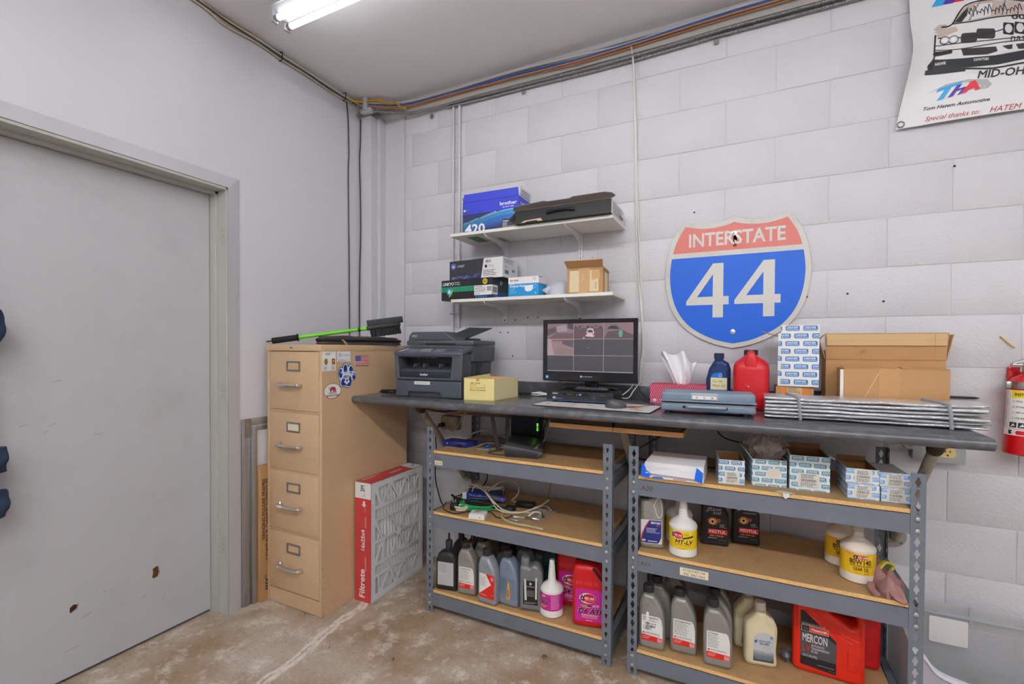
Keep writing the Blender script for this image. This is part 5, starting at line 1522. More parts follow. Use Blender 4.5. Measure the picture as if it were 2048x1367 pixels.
p.build('printing', b, front_map(0, 0, 0))
lf = flap(t, (0.002, 0.0, TH), (TW-0.002, 0, 0), (0.0, 0.05, 1), 0.044, 0.0018, M_BROB, 'lid_flap', taper=0.006)
p = Print(); p.rect(0.05, 0.001, 0.335, 0.002, (150, 160, 236), 1).text('420', 0.020, 0.012, 0.017, (240, 240, 246), True, width=0.055, shear=0.25).ell(0.300, 0.027, 0.013, 0.011, (170, 176, 240), 1, 14).ell(0.296, 0.028, 0.006, 0.005, (226, 226, 240), 2, 10)
p.build('lettering', lf, plane_map((0, 0, TH), (1, 0, 0), (0, 0.05, 1)))
flap(t, (TW, 0.004, TH), (0, TD-0.06, 0), (0.06, 0, 1), 0.052, 0.0018, M_WHITECARD, 'end_flap')
p = Print(); p.rect(0.006, 0.006, 0.13, 0.009, (66, 74, 150), 1).rect(0.006, 0.034, 0.13, 0.0365, (66, 74, 150), 1).lines(0.01, 0.012, 0.125, 0.032, 4, (160, 164, 190), seed=3, ragged=0.1)
p.build('lettering', t, plane_map((TW+0.0022, 0.006, TH), (0, 1, 0), (0.06, 0, 1)), lift=0.001)
Print().text('brother', 0.018, 0.122, 0.015, (226, 228, 246), True, width=0.080).lines(0.03, 0.108, 0.09, 0.114, 1, (200, 204, 240), ragged=0).build('lettering', t, side_map(TW, 0, 0))
flap(t, (0.0, 0.15, TH), (0, -0.14, 0), (-0.25, 0, 1), 0.036, 0.0018, M_CARD, 'end_flap')
# long black box, tuck flap lifted
t = thing('laptop_box', 'long flat black box with a carry cut-out and lifted flap on the upper shelf', 'box', (1.2155, -0.285, ZU))
M_BLKCARD = mat((46, 46, 44), rough=0.5, noise=0.06, name='black card')
M_GREYCARD = mat((132, 126, 120), rough=0.7, noise=0.04, name='grey card inside')
LW_, LD_, LH_ = 0.488, 0.255, 0.066
b = MB().box(0, LW_, 0.012, LD_, 0.001, LH_).build('carton_body', [M_BLKCARD], t)
fr = MB().slab(rect2(0, LW_, 0.001, LH_-0.002), [round_poly(rect2(0.165, 0.318, 0.024, 0.050), 0.012, 4)], t=0.003, smooth=False, M=Matrix.Translation((0, 0.0015, 0))).build('front_panel', M_BLKCARD, t)
bx(t, 'recess', 0.15, 0.335, 0.004, 0.011, 0.018, 0.055, M_BLACK)
MB().tube(smooth_path([(0.172, 0.001, 0.034), (0.20, -0.003, 0.040), (0.24, -0.004, 0.042), (0.28, -0.003, 0.040), (0.312, 0.001, 0.034)], 4), 0.008, 8, flat=0.4).build('carry_handle', mat((40, 44, 56), rough=0.4), t)
lid = [(-0.012, 0.0), (0.004, -0.030), (0.17, -0.044), (0.19, -0.036), (0.30, -0.036), (0.318, -0.046), (0.470, -0.046), (0.500, -0.034), (0.512, -0.012), (0.498, 0.0)]
lid2 = [(q[0], q[1]) for q in lid]
vs = [(x, y*0.9, LH_+0.002-y*0.35) for x, y in lid2]
MB().add(vs + [(x, y, z+0.0025) for x, y, z in vs], [tuple(range(len(vs))), tuple(reversed(range(len(vs), 2*len(vs))))] + [(i, (i+1) % len(vs), len(vs)+(i+1) % len(vs), len(vs)+i) for i in range(len(vs))]).build('tuck_flap', M_GREYCARD, t)
bx(t, 'top_panel', 0, LW_, 0.0, LD_, LH_, LH_+0.002, M_GREYCARD)
flap(t, (-0.0005, 0.002, LH_*0.9), (0, 0.05, 0), (-0.7, 0, -0.55), 0.050, 0.002, M_GREYCARD, 'dust_flap')
sp_ = MB().box(LW_, LW_+0.0015, 0.01, LD_, 0.002, LH_-0.001).build('side_label', M_WHITECARD, t)
Print().lines(0.02, 0.006, 0.235, 0.060, 6, (110, 110, 112), seed=6).barcode(0.14, 0.012, 0.22, 0.03).build('lettering', sp_, side_map(LW_+0.0015, 0.01, 0.0))
p = Print(); p.poly([(0.03, 0.003), (0.15, 0.003), (0.14, 0.017), (0.05, 0.013)], (206, 180, 164), 1).poly([(0.055, 0.003), (0.125, 0.003), (0.118, 0.009), (0.066, 0.008)], (40, 36, 34), 2); p.build('torn_label', t, front_map(0, 0, 0))

# ------------------------------------------------------------------ boxes on the lower shelf
t = thing('toner_box', 'black and green toner box at the left end of the lower shelf', 'box', (0.720, -0.215, ZL), rad(-3.5))
KW, KD, KH = 0.338, 0.175, 0.112
M_KBLK = mat((38, 38, 40), rough=0.4, noise=0.05, name='black toner card')
b = MB().box(0, KW, 0, KD, 0, KH).build('carton_body', M_KBLK, t, bevel=0.001, segs=1)
p = Print((0, 0, KW, KH))
for k in range(40): p.rect(0.0+k*0.0056, 0.045, 0.0056+k*0.0056, 0.074, (30+int(30*sin(k*1.7)), 140+int(24*sin(k*2.3)), 104+int(20*sin(k*1.3))), 0)
p.text('LINKYO', 0.010, 0.082, 0.0165, (238, 238, 238), True, width=0.078).text('Premium', 0.092, 0.094, 0.0075, (210, 210, 210), True, width=0.036).text('Cartridge', 0.092, 0.083, 0.0075, (210, 210, 210), True, width=0.038)
p.rect(0.132, 0.084, 0.195, 0.0846, (130, 130, 130), 1).rect(0.132, 0.0965, 0.195, 0.0971, (130, 130, 130), 1)
p.ell(0.294, 0.092, 0.0155, 0.0155, (220, 196, 60), 2).ell(0.294, 0.092, 0.0135, 0.0135, (206, 180, 40), 3).text('48A', 0.294, 0.0875, 0.008, (70, 60, 20), True, anchor='c', width=0.016, layer=4)
p.ell(0.058, 0.045, 0.020, 0.020, (58, 130, 206), 2, 24).ell(0.056, 0.047, 0.010, 0.012, (190, 220, 236), 3).shape([(0.050, 0.014), (0.066, 0.022), (0.080, 0.044), (0.082, 0.068), (0.072, 0.052), (0.060, 0.034)], (120, 196, 60), 4)
p.rect(0.225, 0.020, KW, 0.072, (232, 232, 232), 2).text('COMP 4CA248A', 0.230, 0.062, 0.006, (60, 60, 60), True, width=0.050).lines(0.230, 0.034, 0.30, 0.060, 4, (120, 120, 120), seed=8).text('BLACK', 0.233, 0.024, 0.006, (30, 30, 30), True).barcode(0.306, 0.040, 0.334, 0.064)
for k in range(5): p.ell(0.238+k*0.016, 0.011, 0.006, 0.006, (60, 110, 190), 2, 10)
p.build('printing', b, front_map(0, 0, 0))
p = Print((0, 0, KD, KH)); p.rect(0.0, 0.0, KD, 0.040, (30, 76, 130), 0).rect(0, 0.022, 0.055, 0.072, (232, 232, 232), 1).barcode(0.006, 0.032, 0.048, 0.062).ell(0.09, 0.088, 0.012, 0.012, (80, 150, 210), 1).shape([(0.086, 0.078), (0.104, 0.084), (0.108, 0.100), (0.098, 0.096)], (120, 196, 60), 2).lines(0.03, 0.008, 0.15, 0.014, 1, (190, 200, 220), seed=4)
p.build('printing', b, side_map(KW, 0, 0))
t = thing('toner_box', 'black and white printer cartridge box standing behind the green one', 'box', (0.775, -0.150, ZL+0.1130), rad(-3.5))
t.location = (0.757, -0.190, ZL+0.1130)
HW, HD, HH = 0.352, 0.16, 0.108
b = MB().box(0, HW, 0, HD, 0, HH).build('carton_body', mat((56, 56, 64), rough=0.4, noise=0.05), t, bevel=0.001, segs=1)
p = Print((0, 0, HW, HH))
p.poly([(0.232, HH), (HW, HH), (HW, 0), (0.214, 0)], (226, 226, 226), 0)
p.ell(0.028, 0.078, 0.0155, 0.0155, (226, 230, 240), 1, 24).ell(0.028, 0.078, 0.0148, 0.0148, (60, 110, 190), 2, 24).text('hp', 0.028, 0.0715, 0.0125, (236, 240, 246), True, anchor='c', width=0.018, shear=0.2, layer=3)
p.text('LASERJET', 0.054, 0.072, 0.0105, (216, 216, 220), False, width=0.052)
rs = random.Random(8)
for k in range(60):
    u = 0.004+rs.random()*0.205; v = 0.004+rs.random()*0.026*(0.4+u/0.2)
    p.rect(u, v, u+0.006+0.02*rs.random(), v+0.0012, rs.choice([(70, 90, 206), (96, 120, 230), (150, 160, 226)]), 1)
p.text('48A', 0.240, 0.082, 0.0170, (60, 60, 66), False, width=0.040).ell(0.246, 0.064, 0.008, 0.009, (30, 30, 32), 2).lines(0.262, 0.060, 0.30, 0.070, 2, (150, 150, 150), seed=3)
p.lines(0.230, 0.012, 0.320, 0.046, 4, (110, 110, 110), seed=12).rect(0.236, 0.050, 0.335, 0.0505, (150, 150, 150), 1)
p.build('printing', b, front_map(0, 0, 0))
p = Print((0, 0, HD, HH)); p.rect(0, 0, HD, HH, (222, 222, 222), 0).lines(0.010, 0.075, 0.15, 0.100, 3, (120, 120, 120), seed=5).rect(0.02, 0.02, 0.06, 0.04, (110, 110, 112), 1).rect(0.095, 0.036, 0.125, 0.05, (130, 130, 132), 1).lines(0.02, 0.05, 0.06, 0.066, 2, (150, 150, 150), seed=2); p.build('printing', b, side_map(HW, 0, 0))
t = thing('mask_box', 'light blue and white box of surgical masks on the lower shelf', 'box', (1.163, -0.253, ZL))
QW, QD, QH = 0.171, 0.10, 0.098
b = MB().box(0, QW, 0, QD, 0, QH).build('carton_body', mat((40, 150, 214), rough=0.45, noise=0.03), t, bevel=0.001, segs=1)
p = Print((0, 0, QW, QH))
p.rect(0, 0.064, QW, QH, (236, 232, 230), 0)
p.text('BYD CARE', 0.010, 0.077, 0.0075, (40, 40, 44), True, width=0.038).ell(0.053, 0.081, 0.0035, 0.0035, (60, 30, 34), 1, 8).ell(0.147, 0.086, 0.009, 0.006, (206, 110, 120), 1).ell(0.147, 0.086, 0.007, 0.0045, (236, 220, 220), 2)
p.text('Single-use', 0.009, 0.060, 0.005, (236, 240, 246), True, width=0.026).text('Surgical Mask', 0.009, 0.047, 0.011, (240, 244, 248), True, width=0.086)
p.shape([(0.092, 0.053), (0.140, 0.055), (0.138, 0.034), (0.126, 0.024), (0.106, 0.022), (0.094, 0.032)], (238, 242, 246), 1)
ear = smooth_path([(0.140, 0.053, 0), (0.158, 0.054, 0), (0.160, 0.046, 0), (0.138, 0.034, 0)], 5)
for k in range(len(ear)-1): p.poly([(ear[k].x, ear[k].y), (ear[k+1].x, ear[k+1].y), (ear[k+1].x, ear[k+1].y+0.0012), (ear[k].x, ear[k].y+0.0012)], (220, 232, 242), 1)
p.lines(0.009, 0.012, 0.05, 0.042, 6, (150, 210, 240), seed=5, fill=0.3).rect(0.150, 0.010, 0.158, 0.018, (170, 214, 240), 1)
p.build('printing', b, front_map(0, 0, 0))
p = Print((0, 0, QD, QH)); p.poly([(0, 0.090), (0.05, QH), (QD, QH), (QD, 0.066), (0.0, 0.064)], (234, 228, 224), 0); p.build('printing', b, side_map(QW, 0, 0))
# respirator in a clear-ish bag
t = thing('mask_pouch', 'crumpled grey respirator in a plastic pouch between mask box and brown carton', 'pouch', (1.345, -0.225, ZL))
vs, fs = [], []
rs = random.Random(3)
NU, NV = 22, 10
for i in range(NV+1):
    tt = i/NV
    for k in range(NU):
        a = 2*PI*k/NU
        r_ = cos(tt*PI/2)**0.6
        wob = 1+0.07*sin(3*a+tt*5)+0.04*sin(7*a+2*tt)
        x = 0.062+0.066*cos(a)*r_*wob; y = 0.05+0.05*sin(a)*r_*wob
        z = 0.002+0.078*sin(tt*PI/2)*(0.92+0.10*cos(a*2+0.4)) * (1-0.35*max(0, -cos(a))*(1-tt))
        vs.append((x, y, z))
for i in range(NV):
    for k in range(NU): fs.append((i*NU+k, i*NU+(k+1) % NU, (i+1)*NU+(k+1) % NU, (i+1)*NU+k))
fs.append(tuple(reversed(range(NU))))
MB().add(vs, fs, 0, None, True).build('respirator', mat((188, 190, 198), rough=0.35, noise=0.06, bump=0.6, bscale=30), t, angle=70)
MB().hexa([(-0.012, 0.02, 0.026), (0.03, 0.01, 0.004), (0.03, 0.03, 0.004), (-0.012, 0.03, 0.026)], [(-0.015, 0.02, 0.034), (0.03, 0.01, 0.05), (0.03, 0.03, 0.05), (-0.015, 0.03, 0.034)]).build('pouch_end', mat((214, 216, 222), rough=0.3, noise=0.06), t, bevel=0.004)
# brown carton with lifted lid
t = thing('small_carton', 'small worn brown carton with its lid half open on the lower shelf', 'box', (1.487, -0.262, ZL), rad(5.0))
BW, BD, BH_ = 0.172, 0.155, 0.122
b = open_carton(t, BW, BD, BH_, M_CARD, M_CARDIN, 0.003)
p = Print((0, 0, BW, BH_))
p.rect(0.012, 0.006, 0.152, 0.108, (220, 202, 162), 0).rect(0.058, 0.0, 0.110, BH_, (200, 162, 112), 1).poly([(0.118, 0.06), (0.160, 0.07), (0.158, 0.10), (0.120, 0.112)], (206, 164, 112), 2)
for k in range(8): p.rect(0.066+0.004*(k % 4), 0.058+0.006*k, 0.074+0.005*(k % 3), 0.0592+0.006*k, (226, 214, 196), 3)
p.rect(0.128, 0.014, 0.150, 0.056, (224, 208, 172), 3).lines(0.132, 0.018, 0.147, 0.052, 5, (150, 130, 100), seed=3, layer=4)
p.build('tape_and_label', b, front_map(0, 0, 0))
p = Print((0, 0, BD, BH_)); p.rect(0.045, 0.0, 0.125, BH_, (222, 200, 158), 0); p.build('tape_and_label', b, side_map(BW, 0, 0))
flap(t, (0.0, 0.0, BH_), (BW, 0, 0), (0, -0.8, 0.55), 0.050, 0.003, M_CARD, 'lid_flap', taper=-0.006)
MB().box(0.0, BW, 0.004, BD, BH_, BH_+0.003).build('lid', M_CARD, t)
flap(t, (BW, 0.004, BH_), (0, BD-0.01, 0), (0.5, 0, -0.75), 0.012, 0.002, M_CARD, 'side_flap')
wsp = MB()
wsp.tube(smooth_path([(0.11, -0.005, BH_+0.002), (0.10, -0.01, BH_+0.018), (0.115, -0.012, BH_+0.020), (0.13, -0.03, BH_+0.045)], 4), 0.0012, 5)
wsp.build('string_end', mat((196, 150, 100), rough=0.8), t)

# ------------------------------------------------------------------ interstate shield
t = thing('road_sign', 'Interstate 44 highway shield sign screwed to the block wall', 'sign', (2.2105, -0.010, 1.625))
def shield(s, dx=0.0):
    """half outline (x, z) about the centre line, mirrored"""
    half = [(0.0, 0.3010), (0.030, 0.2900), (0.075, 0.2815), (0.120, 0.2800), (0.165, 0.2860), (0.222, 0.3015), (0.250, 0.258), (0.275, 0.208), (0.294, 0.140), (0.303, 0.070), (0.3035, 0.020), (0.296, -0.045), (0.278, -0.110), (0.248, -0.168), (0.205, -0.218), (0.150, -0.256), (0.085, -0.286), (0.030, -0.300), (0.0, -0.3055)]
    right = [half[0]] + [(q.x, q.y) for q in smooth_path([(a, b_, 0) for a, b_ in half[0:6]], 3)][1:] + [(q.x, q.y) for q in smooth_path([(a, b_, 0) for a, b_ in half[5:]], 3)][1:]
    full_ = right + [(-x, z) for x, z in reversed(right[1:-1])]
    full_.reverse()
    return full_
sh = shield(0)
if area2(sh) < 0: sh.reverse()
M_SIGNW = mat((206, 204, 196), rough=0.4, noise=0.03, dark=(168, 158, 140), darkamt=0.35, darkscale=9, name='weathered white sheeting')
plate = MB().slab(sh, t=0.004, b=0.0008, n=1).build('plate', M_SIGNW, t, angle=30)
RED, BLUE, WHT = (214, 120, 110), (8, 98, 214), (212, 210, 202)
inn = offset_loop(sh, 0.0215)
def cut(poly, lo, hi):
    return clip_poly(poly, (-1, lo, 1, hi))
p = Print((-1, 0.150, 1, 1)); p.shape(inn, RED, 0)
its = p.items
p.clip = (-1, -1, 1, 0.1265); p.shape(inn, BLUE, 0)
p.clip = None
p.text('INTERSTATE', 0.003, 0.1770, 0.0600, WHT, True, width=0.408, anchor='c', layer=2)
def four(ox):
    s_ = 1.0
    o_ = [(0.0, 0.060), (0.0, 0.0785), (0.1175, 0.254), (0.1625, 0.254), (0.1625, 0.0985), (0.186, 0.0985), (0.186, 0.0600), (0.1625, 0.0600), (0.1625, 0.0), (0.1175, 0.0), (0.1175, 0.0600)]
    h_ = [(0.0485, 0.0985), (0.1175, 0.0985), (0.1175, 0.203)]
    loops = [[(a+ox, b_-0.1615) for a, b_ in o_], [(a+ox, b_-0.1615) for a, b_ in h_]]
    if area2(loops[0]) < 0: loops[0].reverse()
    if area2(loops[1]) > 0: loops[1].reverse()
    fl = loops[0]+loops[1]
    for tr in tessellate_polygon([[Vector((x, z, 0)) for x, z in lp] for lp in loops]):
        q = [fl[k] for k in tr]
        if abs(area2(q)) < 1e-9: continue
        if area2(q) < 0: q.reverse()
        p.poly(q, WHT, 2)
four(-0.2065); four(0.0035)
for k in range(9):
    p.poly([(-0.006+0.002*k, 0.225), (-0.001+0.002*k, 0.225), (-0.003+0.0016*k, 0.160-0.003*(k % 3)), (-0.005+0.0016*k, 0.168)], (200, 80, 66), 1)
p.ell(-0.002, 0.226, 0.0135, 0.0135, (178, 52, 46), 1)
p.build('sheeting', plate, front_map(0, -0.002, 0), eps=0.0002)
for z in (0.226, -0.229):
    MB().lathe([(0.0115, 0), (0.0115, 0.0015), (0.0065, 0.002), (0.0065, 0.005), (0.0, 0.0065)], 18, M=Matrix.Translation((-0.002, -0.0022, z)) @ Matrix.Rotation(PI/2, 4, 'X')).build('bolt', M_CHROME, t)

# ------------------------------------------------------------------ race banner
t = thing('race_banner', 'white vinyl banner with a sketched race car hung high on the wall', 'banner', (2.795, -0.006, 2.205))
BWd, BHt = 1.20, 0.55
def bmap(u, v, h):
    """vinyl sheet that bellies off the wall; its free left edge curls"""
    y = 0.010 + 0.020*sin(min(v/BHt, 1)*PI)*(0.4+0.6*cos(u*2.2)) + 0.012*sin(u*7+v*5)*0.6
    if u < 0.12: y += 0.05*((0.12-u)/0.12)**2*math.exp(-((v-0.26)/0.10)**2)
    sag = -0.032*u if v < 0.2 else 0
    xo = 0.036*sin(min(max(v, 0)/0.34, 1)*PI/2)*max(0.0, 1-u)
    return Vector((u*(1-0.0)+xo, -y-h, v + 0.0*u))
vs, fs = [], []
NX, NY = 50, 34
for j_ in range(NY+1):
    for i in range(NX+1): vs.append(bmap(BWd*i/NX, BHt*j_/NY, 0))
for j_ in range(NY):
    for i in range(NX):
        a = j_*(NX+1)+i
        fs.append((a, a+1, a+NX+2, a+NX+1))
vin = MB().add(vs, fs, 0, None, True).build('vinyl', mat((226, 226, 226), rough=0.35, noise=0.02, name='white vinyl'), t, angle=80)
p = Print()
K = (38, 38, 42); TN = (196, 180, 170); PU = (88, 56, 160); CY = (52, 164, 222); RD = (222, 44, 60); GR = (178, 176, 178)
# shop logo: letters T H A over a grey road
road = [(0.075, 0.112), (0.13, 0.136), (0.20, 0.140), (0.255, 0.128), (0.272, 0.108), (0.262, 0.096), (0.225, 0.094), (0.232, 0.106), (0.225, 0.120), (0.19, 0.131), (0.14, 0.131)]
p.shape(road, GR, 0)
for k in range(4): p.poly([(0.205+k*0.014, 0.124-k*0.007), (0.211+k*0.014, 0.1215-k*0.007), (0.213+k*0.014, 0.123-k*0.007), (0.207+k*0.014, 0.1255-k*0.007)], (240, 240, 240), 1)
p.poly([(0.104, 0.111), (0.176, 0.127), (0.182, 0.138), (0.110, 0.124)], CY, 2).poly([(0.112, 0.080), (0.132, 0.083), (0.154, 0.128), (0.134, 0.124)], CY, 2)
p.poly([(0.144, 0.084), (0.160, 0.087), (0.182, 0.128), (0.166, 0.125)], PU, 3).poly([(0.172, 0.088), (0.186, 0.091), (0.198, 0.114), (0.186, 0.112)], PU, 3).poly([(0.152, 0.100), (0.190, 0.107), (0.194, 0.115), (0.158, 0.109)], PU, 3)
p.shape([(0.182, 0.090), (0.198, 0.092), (0.206, 0.101), (0.222, 0.103), (0.222, 0.095), (0.238, 0.097), (0.220, 0.132), (0.206, 0.130)], RD, 4)
p.text('Tom Hatem Automotive', 0.073, 0.053, 0.0115, K, True, width=0.200, shear=0.25, rot=-0.02)
p.text('Special thanks to:', 0.088, 0.0125, 0.0165, (178, 34, 52), False, width=0.163, shear=0.2, rot=-0.03)
p.text('HATEM NATION', 0.278, 0.0065, 0.0190, (178, 34, 52), False, width=0.20, shear=0.2, rot=-0.03)
p.text('MID-OHIO', 0.222, 0.137, 0.0270, K, True, width=0.180, rot=-0.09)
# stripe flashes above the car
for k, c in enumerate((CY, PU, RD)): p.poly([(0.070+k*0.034, 0.449), (0.104+k*0.034, 0.447), (0.150+k*0.034, 0.53), (0.116+k*0.034, 0.53)], c, 1)
p.poly([(0.180, 0.474), (0.23, 0.478), (0.26, 0.53), (0.21, 0.53)], K, 1)
_n0 = len(p.items)
# the car in a three-quarter sketch
def line(pts, w=0.003, col=K, layer=3):
    q = smooth_path([(a, b_, 0) for a, b_ in pts], 4)
    for k in range(len(q)-1):
        dd = (q[k+1]-q[k]); 
        if dd.length < 1e-6: continue
        n_ = Vector((-dd.y, dd.x, 0)).normalized()*w/2
        p.poly([(q[k].x-n_.x, q[k].y-n_.y), (q[k+1].x-n_.x, q[k+1].y-n_.y), (q[k+1].x+n_.x, q[k+1].y+n_.y), (q[k].x+n_.x, q[k].y+n_.y)], col, layer)
p.shape([(0.055, 0.355), (0.075, 0.372), (0.105, 0.368), (0.11, 0.35), (0.14, 0.352), (0.15, 0.335), (0.08, 0.315), (0.062, 0.325)], TN, 0)
p.shape([(0.125, 0.366), (0.16, 0.425), (0.20, 0.455), (0.30, 0.468), (0.46, 0.468), (0.50, 0.40), (0.36, 0.39), (0.22, 0.372)], TN, 0)
p.shape([(0.17, 0.37), (0.235, 0.45), (0.32, 0.455), (0.31, 0.39)], (226, 226, 226), 1)
p.shape([(0.135, 0.37), (0.175, 0.42), (0.20, 0.44), (0.19, 0.40), (0.165, 0.368)], (60, 56, 58), 2)
line([(0.085, 0.358), (0.125, 0.362), (0.16, 0.425), (0.20, 0.455), (0.30, 0.47), (0.46, 0.47), (0.60, 0.45)], 0.006)
line([(0.125, 0.364), (0.22, 0.366), (0.34, 0.385), (0.52, 0.412)], 0.005)
line([(0.20, 0.372), (0.25, 0.455)], 0.008, GR); line([(0.205, 0.372), (0.255, 0.455)], 0.003)
line([(0.36, 0.394), (0.375, 0.468)], 0.009, GR); line([(0.366, 0.394), (0.382, 0.468)], 0.003)
for k in range(16): line([(0.17+0.018*k, 0.385+0.006*(k % 3)+0.0012*k), (0.176+0.018*k, 0.41+0.010*(k % 4)+0.0010*k), (0.19+0.018*k, 0.396+0.002*k)], 0.004)
line([(0.07, 0.316), (0.16, 0.305), (0.30, 0.316), (0.44, 0.352), (0.60, 0.37)], 0.004)
line([(0.06, 0.27), (0.16, 0.262), (0.30, 0.275), (0.60, 0.325)], 0.003); line([(0.055, 0.286), (0.30, 0.29), (0.60, 0.335)], 0.003)
line([(0.06, 0.33), (0.058, 0.27), (0.06, 0.24), (0.04, 0.205)], 0.007)
for (u, v) in ((0.098, 0.303), (0.132, 0.301)):
    p.ell(u, v, 0.020, 0.016, K, 3).ell(u, v, 0.0165, 0.013, (216, 216, 218), 4).ell(u, v, 0.009, 0.008, (240, 240, 240), 5)
for (u, v, w_) in ((0.205, 0.302, 0.044), (0.288, 0.316, 0.050)): p.rrect(u-w_, v-0.019, u+w_-0.006, v+0.019, 0.012, (58, 56, 58), 3)
for (u, v) in ((0.40, 0.340), (0.455, 0.348)): p.rrect(u-0.030, v-0.024, u+0.022, v+0.020, 0.006, K, 3).ell(u-0.004, v-0.002, 0.018, 0.017, (214, 214, 214), 4)
p.text('nasa', 0.405, 0.292, 0.026, K, False, width=0.10, rot=0.12, shear=0.2)
p.text('001', 0.410, 0.378, 0.022, K, True, width=0.10, rot=0.1)
p.shape([(0.052, 0.256), (0.060, 0.264), (0.130, 0.262), (0.13, 0.250), (0.06, 0.246)], K, 3)
p.shape([(0.165, 0.262), (0.34, 0.268), (0.35, 0.252), (0.30, 0.238), (0.18, 0.236)], (52, 50, 52), 3)
p.shape([(0.37, 0.272), (0.42, 0.282), (0.42, 0.266), (0.40, 0.262)], (52, 50, 52), 3).shape([(0.435, 0.284), (0.55, 0.312), (0.55, 0.286), (0.45, 0.268)], (52, 50, 52), 3)
p.shape([(0.035, 0.213), (0.055, 0.236), (0.18, 0.226), (0.34, 0.236), (0.50, 0.274), (0.60, 0.30), (0.60, 0.276), (0.36, 0.204), (0.18, 0.196), (0.04, 0.196)], K, 3)
p.shape([(0.03, 0.182), (0.20, 0.178), (0.20, 0.194), (0.03, 0.198)], K, 3); line([(0.20, 0.187), (0.34, 0.19), (0.50, 0.228), (0.60, 0.255)], 0.006)
p.text('HAWK', 0.066, 0.211, 0.011, (236, 236, 236), True, width=0.045, layer=5).text('KAMOTORS', 0.235, 0.213, 0.009, (230, 230, 230), True, width=0.075, rot=0.06, layer=5).text('TOYO TIRES', 0.36, 0.238, 0.010, (230, 230, 230), True, width=0.085, rot=0.24, layer=5)
def warp(q):
    u, v = q
    u2 = 0.060+(u-0.035)*0.8 if u < 0.16 else 0.160+(u-0.16)*0.6
    return (u2, v-0.9*max(0.0, u2-0.1)**2-0.05*max(0, v-0.36)*4)
p.items = p.items[:_n0] + [([warp(q) for q in pts], c, l) for pts, c, l in p.items[_n0:]]
p.build('printing', vin, bmap, eps=0.0003, maxu=0.02)
g = bmap(0.014, 0.016, 0.0)
MB().tube([(g.x+0.011*cos(2*PI*k/20), g.y-0.001, g.z+0.011*sin(2*PI*k/20)) for k in range(20)], 0.003, 6, closed=True).build('grommet', M_STEEL, t)
# ------------------------------------------------------------------ things on the floor by the cabinet
t = thing('air_filter', 'boxed pleated furnace air filter in clear wrap leaning on the cabinet side', 'air filter', (0.4525, -0.602, 0.0))
t.rotation_euler = (0, 0, rad(0.9))
FT, FD, FH = 0.108, 0.438, 0.618
M_FILW = mat((234, 234, 230), rough=0.6, noise=0.03, name='filter frame card')
# carton frame: a shell with open lattice on its large face (looking towards +x)
fr = MB()
fr.box(0, FT, 0, 0.003, 0, FH).box(0, FT, FD-0.003, FD, 0, FH).box(0, FT, 0, FD, FH-0.003, FH).box(0, FT, 0, FD, 0, 0.003)
fr.build('frame', M_FILW, t)
# lattice face cut with openings, in (y, z)
holes = []
rows = [(0.045, 0.140), (0.158, 0.232), (0.262, 0.420), (0.440, 0.500), (0.515, 0.590)]
def sh_(pts, d=0.0055):
    q = list(pts)
    if area2(q) < 0: q.reverse()
    return round_poly(offset_loop(q, d), 0.008, 2)
ya, yb_ = 0.026, FD-0.026
def row(z0, z1, cuts):
    """openings between slanted bars; cuts are (bottom y, top y) of each bar"""
    es = [(ya, ya)] + cuts + [(yb_, yb_)]
    for (b0, t0), (b1, t1) in zip(es[:-1], es[1:]):
        pts = []
        if b1-b0 > 0.02 and t1-t0 > 0.02: pts = [(b0, z0), (b1, z0), (t1, z1), (t0, z1)]
        elif b1-b0 > 0.02: pts = [(b0, z0), (b1, z0), (t0, z1)]
        elif t1-t0 > 0.02: pts = [(t0, z1), (b0, z0), (t1, z1)]
        if pts: holes.append(sh_(pts, 0.0048))
L_ = yb_-ya
row(0.030, 0.125, [(ya+0.10*L_, ya+0.0*L_+0.03), (ya+0.12*L_, ya+0.30*L_), (ya+0.42*L_, ya+0.30*L_+0.012), (ya+0.45*L_, ya+0.62*L_), (ya+0.78*L_, ya+0.63*L_), (ya+0.80*L_, ya+0.97*L_)])
row(0.130, 0.185, [])
row(0.192, 0.300, [(ya+0.01, ya+0.16*L_), (ya+0.17*L_, ya+0.20*L_), (ya+0.34*L_, ya+0.50*L_), (ya+0.66*L_, ya+0.51*L_), (ya+0.70*L_, ya+0.84*L_), (ya+0.99*L_, ya+0.86*L_)])
row(0.306, 0.415, [(ya+0.16*L_, ya+0.01), (ya+0.50*L_, ya+0.33*L_), (ya+0.51*L_, ya+0.67*L_), (ya+0.85*L_, ya+0.70*L_), (ya+0.86*L_, ya+0.99*L_)])
row(0.421, 0.480, [])
row(0.487, 0.590, [(ya+0.13*L_, ya+0.02), (ya+0.16*L_, ya+0.33*L_), (ya+0.50*L_, ya+0.35*L_), (ya+0.53*L_, ya+0.68*L_), (ya+0.84*L_, ya+0.70*L_), (ya+0.86*L_, ya+0.97*L_)])
MB().slab(rect2(0, FD, 0, FH), holes, t=0.003, smooth=False, M=Matrix.Translation((FT-0.0015, 0, 0)) @ Matrix.Rotation(PI/2, 4, 'Z')).build('lattice_face', mat((228, 229, 229), rough=0.55, noise=0.03, name='grey lattice card'), t)
